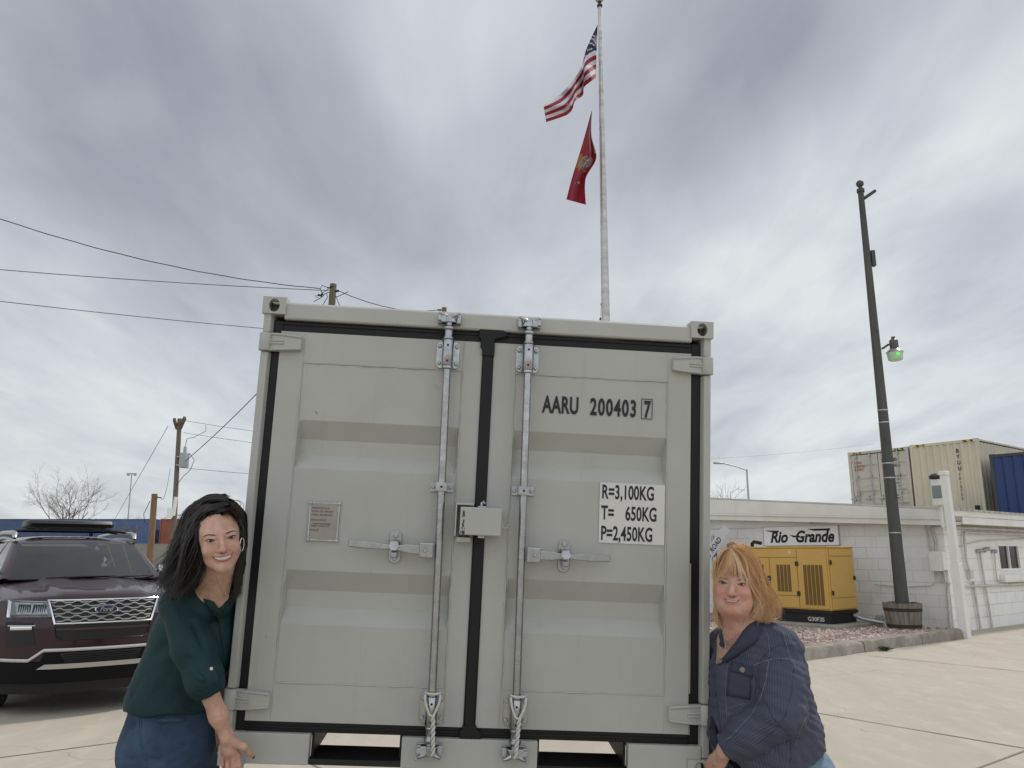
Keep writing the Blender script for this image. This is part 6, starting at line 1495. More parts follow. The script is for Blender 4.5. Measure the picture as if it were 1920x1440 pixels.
def hair_mat(name, c1, c2, rough=.38):
    m = bpy.data.materials.new(name); m.use_nodes = True; t = m.node_tree; b = t.nodes['Principled BSDF']; L = t.links.new
    a = N(t, 'ShaderNodeAttribute', attribute_name='tone'); sp = N(t, 'ShaderNodeSeparateColor'); L(a.outputs['Color'], sp.inputs[0])
    mx = N(t, 'ShaderNodeMix', data_type='RGBA'); L(sp.outputs[0], mx.inputs[0]); mx.inputs['A'].default_value = (*c1, 1); mx.inputs['B'].default_value = (*c2, 1)
    L(mx.outputs['Result'], b.inputs['Base Color']); b.inputs['Roughness'].default_value = rough; b.inputs['Specular IOR Level'].default_value = .45
    b.inputs['Anisotropic'].default_value = .5
    return m
def push_out(P, fn, off):
    e = 2e-3
    for _ in range(2):
        d = eval_field(fn, P); g = np.stack([eval_field(fn, P + A3(v)*e) - d for v in ((1,0,0),(0,1,0),(0,0,1))], 1); g /= np.maximum(np.linalg.norm(g, axis=1), 1e-9)[:, None]
        P = P + g * np.maximum(0, off - d)[:, None]
    return P
def strands(name, groups, m, parent, seed, base=None):
    """groups: (guides, count, jitter, wave, r). A guide is a list of points; a strand blends neighbouring guides"""
    rnd = np.random.RandomState(seed); mb_ = MB(); tone = []; todo = []
    for guides, cnt, jit, wave, r in groups:
        n = 16; gd = [np.array([cat([list(p) for p in g], min(t, .9999)) for t in np.linspace(0, 1, n)]) for g in guides]
        nl = max(3, cnt // 16); LK = [(rnd.randn(3), rnd.randn(), .84 + .2*rnd.rand(), rnd.rand()) for _ in range(nl)]
        for _ in range(cnt):
            lk = rnd.randint(nl); s = min(max((lk + .5 + rnd.randn()*.34)/nl, 0), .9999) * (len(gd) - 1); i = min(int(s), len(gd) - 2); f = s - i; f = f*f*(3 - 2*f)
            P = gd[i]*(1-f) + gd[i+1]*f; t = np.linspace(0, 1, n)[:, None]; l = min(1, LK[lk][2] + .06*rnd.randn())
            P = np.array([[np.interp(tt*l, np.linspace(0, 1, n), P[:, k]) for k in range(3)] for tt in np.linspace(0, 1, n)])
            P = P + (LK[lk][0] + .45*rnd.randn(3)) * jit * (.4 + .6*t) * np.array([1, 1.2, .8]); ph = s*4.2 + LK[lk][1]*.7 + rnd.randn()*.15; fr = 1.55 + .25*rnd.randn()*.4
            P = P + wave * t * np.sin(t*fr*6.28 + ph) * np.array([1, .5, .25]) + rnd.randn(3) * wave * .3 * t**2
            rr = r * (.6 + .8*rnd.rand()); todo.append((P, rr, .65*LK[lk][3] + .35*rnd.rand(), .0008 + .005*rnd.rand()))
    A = np.concatenate([q[0] for q in todo])
    if base is not None: A = push_out(A, base, np.repeat([q[3] for q in todo], 16))
    for i, (P, rr, tn_, _) in enumerate(todo):
            P = A[i*16:(i+1)*16]; n = 16; k0 = len(mb_.f)
            mb_.tube([Vector(q) for q in P], [rr*(.75 + .5*math.sin(3.14*min(1, x*1.2))) * (1 - .75*max(0, (x-.6)/.4)) for x in np.linspace(0, 1, n)], 3, caps=False)
            tone += [tn_] * (len(mb_.f) - k0)
    o = mb_.build(name, m, parent, sm=80, recalc=False)
    ca = o.data.color_attributes.new('tone', 'FLOAT_COLOR', 'CORNER'); arr = np.ones((len(o.data.loops), 4), np.float32)
    tn = np.array(tone); lt = np.array([p.loop_total for p in o.data.polygons]); arr[:, 0] = np.repeat(tn, lt); ca.data.foreach_set('color', arr.ravel())
    return o
def toned(o, v=.3):
    ca = o.data.color_attributes.new('tone', 'FLOAT_COLOR', 'POINT'); arr = np.ones((len(o.data.vertices), 4), np.float32); arr[:, 0] = v; ca.data.foreach_set('color', arr.ravel())
# ---------------------------------------------------------------- woman at the left, dark hair, green blouse
def V3(*a): return np.array(at(*a))
def bb(pts, m=.12): P = np.array(pts); return P.min(0) - m, P.max(0) + m
MT['hairdark'] = hair_mat('dark brown hair', (.006, .0042, .004), (.022, .014, .011), .30); MT['hairginger'] = hair_mat('light ginger hair', (.42, .23, .11), (.74, .52, .30), .36)
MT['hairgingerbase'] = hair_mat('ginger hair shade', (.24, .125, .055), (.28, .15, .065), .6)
SKL = skin_mat('skin, tanned', (.58, .365, .275), (.56, .24, .185), (.48, .275, .195)); SKR = skin_mat('skin, fair', (.58, .36, .275), (.56, .21, .175), (.50, .27, .20))
def fabric(name, c, c2, rough=.8, bs=350, bump=.25, vs=8, sheen=.0, rib=0.0, ribc=None):
    m = mat(name, c, rough, var=.3, vs=vs, col2=c2, spec=.25); t = m.node_tree; b = t.nodes['Principled BSDF']; L = t.links.new
    b.inputs['Sheen Weight'].default_value = sheen
    tc = N(t, 'ShaderNodeTexCoord'); n = N(t, 'ShaderNodeTexNoise', ins={'Scale': bs, 'Detail': 2}); L(tc.outputs['Object'], n.inputs['Vector'])
    bu = N(t, 'ShaderNodeBump', ins={'Strength': bump, 'Distance': .002}); L(n.outputs['Fac'], bu.inputs['Height']); L(bu.outputs[0], b.inputs['Normal'])
    if rib:
        a = N(t, 'ShaderNodeAttribute', attribute_name='rib'); mu = N(t, 'ShaderNodeMath', operation='MULTIPLY'); L(a.outputs['Fac'], mu.inputs[0]); mu.inputs[1].default_value = 2*math.pi/rib
        si = N(t, 'ShaderNodeMath', operation='SINE'); L(mu.outputs[0], si.inputs[0])
        b2 = N(t, 'ShaderNodeBump', ins={'Strength': .7, 'Distance': .0022}); L(si.outputs[0], b2.inputs['Height']); L(bu.outputs[0], b2.inputs['Normal']); L(b2.outputs[0], b.inputs['Normal'])
        # ridges of the ribs are paler than the grooves
        mr = N(t, 'ShaderNodeMapRange'); L(si.outputs[0], mr.inputs[0]); mr.inputs[1].default_value = -1; mr.inputs[2].default_value = 1
        src = b.inputs['Base Color'].links[0].from_socket; mx = N(t, 'ShaderNodeMix', data_type='RGBA'); L(mr.outputs[0], mx.inputs[0]); mx.inputs['A'].default_value = (*ribc, 1); L(src, mx.inputs['B']); L(mx.outputs['Result'], b.inputs['Base Color'])
    return m
MT['blouse'] = fabric('dark green blouse', (.0085, .036, .039), (.006, .026, .029), .62, 420, .2, 6)
MT['denim'] = fabric('dark blue denim', (.058, .098, .160), (.024, .044, .082), .8, 500, .5, 7); MT['denimlight'] = fabric('pale blue denim', (.21, .29, .36), (.13, .20, .27), .8, 500, .5, 9)
MT['thread'] = mat('seam thread', (.045, .075, .13), .8); MT['jacket'] = fabric('blue ribbed jacket', (.092, .100, .142), (.068, .075, .110), .9, 400, .3, 7, .0, .0085, (.074, .081, .115))
MT['jackettrim'] = fabric('blue jacket trim', (.056, .062, .090), (.042, .047, .070), .9, 400, .4, 9); MT['jacketseam'] = mat('frayed seam', (.15, .165, .22), .9); MT['blacktop'] = fabric('black top', (.008, .009, .012), (.012, .013, .018), .9, 400, .3)
MT['horn'] = mat('horn button', (.30, .26, .19), .3, var=.5, vs=90); MT['shoe'] = mat('dark shoe leather', (.02, .018, .016), .5)

def woman_left():
    HP = dict(w=.96, cheek=.98, chin=.004, jowl=False, nose=.92)
    H = Head(at(409, 1010, 2.985), R_(26), R_(2), R_(-10), 1.10, HP)
    neck0 = np.array(H.w((0, .022, -.075))); neck1 = V3(398, 1118, 3.16)
    chest = V3(366, 1190, 3.30); belly = V3(322, 1300, 3.30); pelv = V3(312, 1395, 3.32)
    shR = V3(338, 1132, 3.13); elR = V3(382, 1272, 3.06); wrR = V3(425, 1380, 3.13)
    shL = V3(436, 1135, 3.44); elL = shL + A3((-.05, .10, -.27)); wrL = elL + A3((-.02, .08, -.22))
    hipR = V3(292, 1410, 3.24); hipL = V3(352, 1415, 3.44)
    knR = A3((hipR[0] + .10, 3.16, .42)); anR = A3((hipR[0] + .02, 3.30, .09)); knL = A3((hipL[0] + .12, 3.40, .42)); anL = A3((hipL[0] + .06, 3.52, .09))
    # right hand: the back of it towards us, fingers under the corner, thumb on the face of the casting
    mcp = [V3(447, 1417, 3.165), V3(437.5, 1421, 3.16), V3(428, 1422, 3.165), V3(419, 1418, 3.175)]
    fl_ = [(.034, .026, .020), (.038, .028, .021), (.036, .026, .020), (.029, .021, .018)]
    def hand(p, wr_, mcp, dirs, lens, th, thr):
        d = chain(p, [wr_, (mcp[1] + mcp[2])/2*.6 + wr_*.4], [.0255, .027], .01)
        for k, m in enumerate(mcp):
            d = smin(d, rcone(p, wr_*.72 + m*.28, m, .0165, .0098), .014)
        for k, m in enumerate(mcp):
            q = m; pts = [m]; 
            for l, dr in zip(lens[k], dirs[k]): q = q + A3(dr)/np.linalg.norm(dr)*l; pts.append(q)
            d = smin(d, chain(p, pts, [.0102, .0092, .0083, .0070] if k < 3 else [.0088, .0078, .007, .006], .003), .0045)
            d = smin(d, ell(p, m + A3((0, -.005, .002)), (.0085, .0065, .0085)), .006)
        d = smin(d, chain(p, th, thr, .006), .010)
        return d
    dirsL = [[(.10 - .05*k, .05, -1), (.03, .75, -.75), (.0, 1, .15)] for k in range(4)]
    thL = [wrR + A3((.010, -.004, -.012)), V3(457, 1400, 3.145), V3(467, 1410.5, 3.175), V3(474, 1417.5, 3.205)]
    def body(p):
        d = H.field(p)
        d = smin(d, chain(p, [neck0, neck1], [.058, .062], .02), .03)
        d = smin(d, ell(p, chest, (.15, .125, .18)), .06); d = smin(d, rcone(p, chest, belly, .125, .125), .05); d = smin(d, rcone(p, belly, pelv, .13, .155), .05)
        d = smin(d, rcone(p, shR, neck1, .060, .050), .04); d = smin(d, rcone(p, shL, neck1, .058, .050), .04)
        d = smin(d, chain(p, [shR, elR, elR*.35 + wrR*.65, wrR], [.053, .0375, .030, .0235], .03), .03)
        d = smin(d, chain(p, [shL, elL, wrL, wrL + A3((-.01, .02, -.10))], [.054, .044, .028, .03], .03), .03)
        d = smin(d, chain(p, [hipR, knR, anR, anR + A3((.10, -.10, -.045))], [.10, .062, .043, .032], .04), .05); d = smin(d, chain(p, [hipL, knL, anL, anL + A3((.10, -.09, -.045))], [.10, .062, .043, .032], .04), .05)
        return smin(d, hand(p, wrR, mcp, dirsL, fl_, thL, [.022, .0135, .0115, .0085]), .012)
    pts = [H.w((0, 0, .14)), neck0, chest, pelv, shR, elR, wrR, shL, wrL, knR, knL, anR, anL, mcp[0], thL[-1]]
    lo, hi = bb(pts, .20); lo[2] = 0
    Vv, Q = sdf_mesh(body, lo, hi, .0033)
    me, Vv = mesh_obj('person', Vv, Q, SKL, None, 1); tag(me, 'smiling woman with long dark hair in green blouse and jeans, gripping the container corner', 'person', 'women lifting the container')
    flush(me, H, Vv, [((.042, -.07, -.032), .022, .55), ((-.042, -.07, -.032), .022, .55), ((0, -.112, -.032), .014, .35), ((0, -.09, -.06), .02, .15)] + [(tuple(H.loc(m[None])[0]), .014, .4) for m in mcp])
    irm = mat('brown iris', (.045, .026, .014), .1); lip = mat('rose lips', (.36, .12, .10), .32); brow = mat('dark brow hair', (.020, .012, .010), .7)
    face_parts(H, me, irm, brow, lip, mat('dark lashes', (.008, .006, .006), .6), dict(up=.0042, lo=.0026, brow=(.0160, .0182, .0202, .0162), browr=[.0013, .0019, .0016, .0005], mw=.0335, mz=-.0525, corner=.0045, sag=.0085, open=.0110, teeth=.86, tl=.74, lip=1.0, gaze=.0))
    # blouse
    hemz = at(300, 1330, 3.28).z; cuffA = elR*.80 + wrR*.20; sd = (wrR - elR)/np.linalg.norm(wrR - elR)
    collarA = V3(394, 1092, 3.10); ax = (belly - chest)/np.linalg.norm(belly - chest)
    vtx = V3(424, 1150, 3.10)
    FOLDS = [((258, 1243, 3.13), (348, 1182, 3.12), .020, -.020), ((262, 1262, 3.11), (340, 1215, 3.10), .020, .014), ((298, 1320, 3.10), (312, 1268, 3.11), .014, -.011), ((268, 1318, 3.10), (288, 1275, 3.11), .016, .010),
             ((345, 1318, 3.08), (352, 1240, 3.08), .014, -.012), ((330, 1150, 3.05), (362, 1240, 3.02), .014, .009), ((352, 1235, 3.00), (392, 1262, 2.98), .010, -.008), ((356, 1258, 3.00), (392, 1280, 2.98), .010, .007), ((362, 1170, 3.05), (398, 1245, 3.0), .012, -.008),
             ((398, 1160, 3.14), (412, 1230, 3.12), .012, -.010), ((410, 1165, 3.16), (424, 1240, 3.14), .012, .008), ((240, 1310, 3.15), (262, 1270, 3.14), .012, -.010)]
    def blouse_raw(p):
        d = ell(p, chest + A3((.012, 0, 0)), (.165, .150, .20)); d = smin(d, rcone(p, chest + A3((-.02, -.02, -.05)), belly + A3((.006, -.01, -.03)), .142, .170), .06)
        d = smin(d, rcone(p, belly + A3((-.050, -.01, -.034)), belly + A3((.0, -.02, .06)), .088, .11), .05)
        d = smin(d, rcone(p, shR, neck1 + A3((0, 0, -.01)), .072, .064), .04); d = smin(d, rcone(p, shL, neck1 + A3((0, .0, -.01)), .070, .064), .04)
        sl = chain(p, [shR + A3((.005, 0, -.01)), shR*.4 + elR*.6 + A3((.0, -.005, 0)), elR + A3((.004, 0, -.005)), cuffA], [.074, .073, .064, .054], .03)
        cf = np.abs((p - cuffA) @ sd + .018) - .024; cuff = smax(rcone(p, cuffA - sd*.05, cuffA + sd*.02, .0605, .0575), cf, .008)
        sl = smin(sl, cuff, .006)
        d = smin(d, sl, .022); d = smin(d, chain(p, [shL, elL], [.07, .066], .03), .03)
        w_ = wr(p, [((1, .2, .55), .085, 1.6), ((.8, -.1, .75), .060, 1.9), ((1, .4, -.2), .11, 1.4)], .007)
        lowk = np.clip((hemz + .45 - p[:, 2]) / .45, .30, 1)
        d = d + w_ * lowk
        # the deep folds: from the waist up to the sleeve, over the waistband, and round the bent elbow
        for (x0, y0, Y0), (x1, y1, Y1), rad, am in FOLDS:
            d = d - 1.35*am*np.exp(-(rcone(p, V3(x0, y0, Y0), V3(x1, y1, Y1), .0, .0)/(rad*.9))**2)
        return d
    def blouse(p):
        d = blouse_raw(p)
        d = smax(d, hemz - p[:, 2] + .006*np.sin(p[:, 0]*38), .012)
        d = smax(d, (p - cuffA) @ sd - .010 - (np.linalg.norm(p - cuffA, axis=1) > .13)*9, .006)
        # open collar
        neck = rcone(p, neck0, neck1 + A3((.006, -.004, .015)), .060, .066); vee = rcone(p, neck1 + A3((.022, -.050, .0)), vtx, .036, .006)
        d = smax(d, -neck, .008); d = smax(d, -vee, .006)
        return d
    lo, hi = bb([chest, belly, shR, elR, shL, elL, neck1, cuffA], .25)
    Vb, Q = sdf_mesh(blouse, lo, hi, .0046); bo_, Vb = mesh_obj('blouse', Vb, Q, MT['blouse'], me, 1)
    def strip(fn, l0, l1, lift, n=10, nv=6, bul=.004):
        rows = []; c0 = Vector((0, 0, CAM_H))
        for k in range(n):
            t = k/(n-1); a_ = cat([[x, y, 0] for x, y in l0], min(t, .999)); b_ = cat([[x, y, 0] for x, y in l1], min(t, .999)); row = []
            for j in range(nv):
                v = j/(nv-1); q = hit(fn, a_[0]*(1-v) + b_[0]*v, a_[1]*(1-v) + b_[1]*v)
                if q is None: q = at(a_[0]*(1-v) + b_[0]*v, a_[1]*(1-v) + b_[1]*v, 3.1)
                row.append(q + (c0 - q).normalized()*(lift + bul*math.sin(math.pi*v)))
            rows.append(row)
        return MB().grid(rows)
    strip(blouse_raw, [(384, 1084), (391, 1106), (402, 1130), (418, 1150)], [(372, 1090), (377, 1112), (390, 1140), (409, 1162)], .004).build('collar', MT['blouse'], bo_, sm=60, solid=.003)
    m = MB()
    for lst, r in (([(300, 1130), (316, 1119), (340, 1104)], .0016), ([(372, 1292), (384, 1290), (402, 1279), (419, 1262)], .0022), ([(409, 1160), (414, 1190), (419, 1225), (421, 1258)], .0016), ([(404, 1156), (408, 1168), (424, 1166)], .0014)):
        q = hits(blouse_raw, lst, 7, .0008)
        if len(q) > 2: m.tube(q, r, 8)
    m.build('seam', MT['blouse'], bo_, sm=60)
    m = MB(); q = hits(blouse_raw, [(397, 1250), (402, 1270), (404, 1286)], 6, .004)
    if len(q) > 3: m.loft([[p + Vector((s*.013, 0, 0)) + Vector((0, -.0035*(1 if k else 0), 0)) for s, k in ((-1, 0), (-.9, 1), (.9, 1), (1, 0))] for p in q]); m.build('sleeve_tab', MT['blouse'], bo_, sm=30)
    q = hit(blouse_raw, 398, 1253)
    if q: MB().lathe([(.0065, -.0075), (.006, -.009), (.003, -.009)], q, 'y', 12).build('button', MT['silver'], bo_, sm=40)
    # jeans
    waist = pelv*.75 + belly*.25
    def jeans_raw(p):
        d = ell(p, pelv + A3((.008, 0, -.02)), (.168, .160, .165)); d = smin(d, rcone(p, belly + A3((0, 0, -.05)), pelv, .150, .165), .05)
        d = smin(d, ell(p, hipR + A3((-.022, .03, -.01)), (.112, .115, .125)), .05)
        d = smin(d, chain(p, [hipR, knR, anR + A3((0, 0, .02))], [.112, .073, .058], .04), .045); d = smin(d, chain(p, [hipL, knL, anL + A3((0, 0, .02))], [.112, .073, .058], .04), .035)
        cre = hipR + A3((.07, -.06, .03))
        k = np.exp(-(np.linalg.norm(p - cre, axis=1)/.16)**2)
        d = d + wr(p, [((.2, 0, 1), .075, 1.2), ((-.3, .1, 1), .06, 1.5)], .006)*(.1 + k)
        for (x0, y0), (x1, y1), rad, am in (((268, 1352), (352, 1350), .007, .010), ((270, 1362), (360, 1366), .007, -.010), ((290, 1385), (378, 1366), .006, .010), ((280, 1395), (385, 1378), .007, -.009), ((330, 1405), (392, 1388), .006, .009), ((345, 1440), (395, 1400), .008, -.012), ((232, 1350), (255, 1362), .006, -.007), ((230, 1372), (258, 1380), .006, .007), ((275, 1425), (330, 1415), .006, -.006)):
            d = d - 1.5*am*np.exp(-(rcone(p, V3(x0, y0, 3.12), V3(x1, y1, 3.18), 0, 0)/(rad + .05*np.abs(p[:, 1] - 3.14)*0 + .004))**2)
        return d
    def jeans(p):
        d = smax(jeans_raw(p), p[:, 2] - (hemz + .05), .006); return smax(d, .10 - p[:, 2], .01)
    lo, hi = bb([pelv, hipR, hipL, knR, knL, anR, anL], .24); lo[2] = .05
    Vj, Q = sdf_mesh(jeans, lo, hi, .0048); jo, Vj = mesh_obj('jeans', Vj, Q, MT['denim'], me, 1)
    m = MB()
    for lst in ([(262, 1333), (261, 1352), (259, 1375), (263, 1400), (272, 1438)], [(266, 1333), (265, 1352), (263, 1375), (267, 1400), (276, 1438)]):
        q = hits(jeans_raw, lst, 9, .0008)
        if len(q) > 3: m.tube(q, .0018, 6)
    m.build('side_seam', MT['thread'], jo, sm=60)
    m = MB(); q = hits(jeans_raw, [(268, 1337), (300, 1339), (325, 1333)], 8, .0008)
    if len(q) > 3: m.tube(q, .0018, 6)
    m.build('pocket_seam', MT['thread'], jo, sm=60)
    for an in (anR, anL): 
        c_ = an + A3((.05, -.05, -.045)); m = MB(); m.loft([[Vector(an + A3((-.07 + .20*t, -.0 - .15*t, 0))) + Vector((.045*math.cos(a)*w_*.7, .045*math.cos(a)*w_*.7, .05 + .055*h*math.sin(a) - .055 - .03)) for a in np.linspace(0, 2*math.pi, 13)[:-1]] for t, w_, h in ((0, .6, .7), (.15, 1, 1), (.5, 1.05, .8), (.9, 1, .6), (1, .6, .4))]); m.build('shoe', MT['shoe'], me, sm=50)
    # hair: a dark mass under hundreds of locks
    Yh = 2.955
    def g(pts, dy=0.0, slope=0.0): return [at(x, y, Yh + dy + slope*i) for i, (x, y) in enumerate(pts)]
    g1 = [(429, 958), (410, 963), (391, 976), (379, 1003), (374, 1040), (368, 1082), (352, 1118)]
    g2 = [(427, 946), (400, 951), (376, 972), (362, 1008), (354, 1050), (340, 1090), (320, 1122)]
    g3 = [(424, 938), (395, 942), (367, 960), (351, 995), (341, 1035), (325, 1070), (306, 1104)]
    g4 = [(418, 937), (386, 942), (360, 962), (345, 996), (332, 1034), (313, 1064), (290, 1092)]
    h1 = [(430, 957), (441, 962), (449, 978), (453, 998), (454, 1022), (450, 1060), (444, 1110)]
    h2 = [(430, 946), (446, 951), (455, 967), (458, 985), (457, 1015), (452, 1060), (446, 1120)]
    h3 = [(426, 938), (441, 942), (453, 955), (459, 973), (458, 1010), (453, 1060), (446, 1125)]
    n1 = [(395, 1040), (392, 1060), (386, 1085), (372, 1110)]; n2 = [(440, 1050), (438, 1075), (434, 1105), (432, 1140)]
    def hairbase(p):
        q = H.loc(p); sc_ = 1.10
        sh = ell(q, (0, .022, .036), (.0835, .104, .094)) * sc_
        face = ell(q, (.004, -.115, -.040), (.067, .115, .110)) * sc_
        d = smax(sh, -face, .012)
        for gg, rs, dy in ((g2, (.02, .026, .03, .036, .040, .034, .012), .055), (g3, (.02, .022, .028, .034, .034, .026, .008), .10), (g1, (.008, .010, .016, .022, .026, .024, .010), .075)):
            d = smin(d, chain(p, [np.array(v) for v in g(gg, dy, .008)], rs, .03), .025)
        d = smin(d, chain(p, [np.array(v) for v in g(h1[2:], .12, .03)], (.016, .018, .02, .022, .018), .02), .02)
        d = smin(d, chain(p, [V3(405, 1030, 3.09), V3(412, 1080, 3.13), V3(405, 1125, 3.20)], (.075, .066, .045), .03), .03)
        skin_keep = smin(H.field(p), rcone(p, np.array(H.w((.0, -.030, -.075))), V3(412, 1118, 3.10), .050, .045), .02)
        d = smax(d, -(skin_keep - .0015) - np.where((q[:, 1] > -.02) & (q[:, 2] > -.06), .2, 0), .004)
        return d + wr(p, [((1, .2, .25), .03, 1.5)], .006)*np.clip((-.01 - q[:, 2])/.05, 0, 1)
    lo, hi = bb([H.w((0, 0, .12)), H.w((0, 0, -.12)), at(290, 1130, 3.0), at(460, 1130, 3.2), at(330, 1060, 3.15)], .10)
    Vh, Q = sdf_mesh(lambda p: hairbase(p) + .005, lo, hi, .0048); hb_, Vh = mesh_obj('hair', Vh, Q, MT['hairdark'], me, 1); toned(hb_, .15)
    G_ = [([g(g1, -.03), g(g2, -.035), g(g3, .0), g(g4, .03)], 900, .008, .022, .0013), ([g(g1, .06), g(g2, .08), g(g3, .10), g(g4, .10)], 460, .011, .026, .0014),
          ([g(h1, -.02, .02), g(h2, .0, .02), g(h3, .04, .02)], 320, .004, .008, .0012), ([g(n1, .10, .02), g(n2, .14, .02)], 150, .008, .008, .0018),
          ([g(g2, -.02), g(g3, .02), g(g4, .05)], 120, .016, .034, .0006), ([g(g3, .02), g([(410, 937), (375, 944), (350, 975), (335, 1015), (318, 1045), (300, 1064), (280, 1078)], .04)], 46, .012, .02, .0009),
          ([g([(424, 936), (405, 930), (380, 934), (362, 952), (352, 975)], .03), g([(440, 940), (452, 940), (460, 952), (463, 972), (461, 990)], .03)], 22, .007, .01, .0006)]
    T_ = [[(430, 961), (422, 963), (410, 968), (396, 978), (383, 996), (377, 1016)], [(431, 957), (424, 959), (411, 964), (395, 974), (381, 992), (375, 1012)], [(431, 950), (425, 953), (414, 959), (399, 968), (385, 984)], [(430, 945), (418, 947), (402, 952), (386, 964), (376, 984)], [(428, 940), (412, 940), (394, 944), (376, 956), (364, 978)], [(424, 937), (404, 935), (384, 940), (366, 956), (354, 980)]]
    G_.append(([g(t_, -.055, .018) for t_ in T_], 620, .0025, .004, .0012))
    T_ = [[(431, 957), (436, 960), (441, 968), (446, 982)], [(431, 951), (438, 954), (444, 962), (449, 975)], [(432, 946), (441, 949), (449, 958), (454, 972)], [(431, 940), (442, 942), (452, 952), (458, 968)]]
    G_.append(([g(t_, -.05, .018) for t_ in T_], 220, .002, .003, .0011))
    strands('hair', G_, MT['hairdark'], me, 5, hairbase)
    # hoop earrings and a fine necklace
    c_ = at(370.5, 1040, 2.94); MB().tube([c_ + Vector((.006*math.cos(a), -.012*math.cos(a), .029*math.sin(a))) for a in np.linspace(0, 2*math.pi, 29)], .0016, 6).build('earring', MT['silver'], me, sm=60)
    c_ = at(453.5, 1021, 2.98); MB().tube([c_ + Vector((.004*math.cos(a), .010*math.cos(a), .024*math.sin(a))) for a in np.linspace(0, 2*math.pi, 29)], .0015, 6).build('earring', MT['silver'], me, sm=60)
    q = hits(body, [(404, 1078), (412, 1100), (420, 1117), (426, 1105)], 6, .001)
    if len(q) > 3: MB().tube(q, .0009, 5).sphere(q[12] if len(q) > 12 else q[-1], .0035, 6).build('necklace', MT['silver'], me, sm=60)
    q = thL[-1]; MB().sphere(Vector(q) + Vector((.004, -.006, -.002)), .0062, 6, 1, .5, 1.1).build('fingernail', MT['nail'], me, sm=60)
    return me
woman_left()

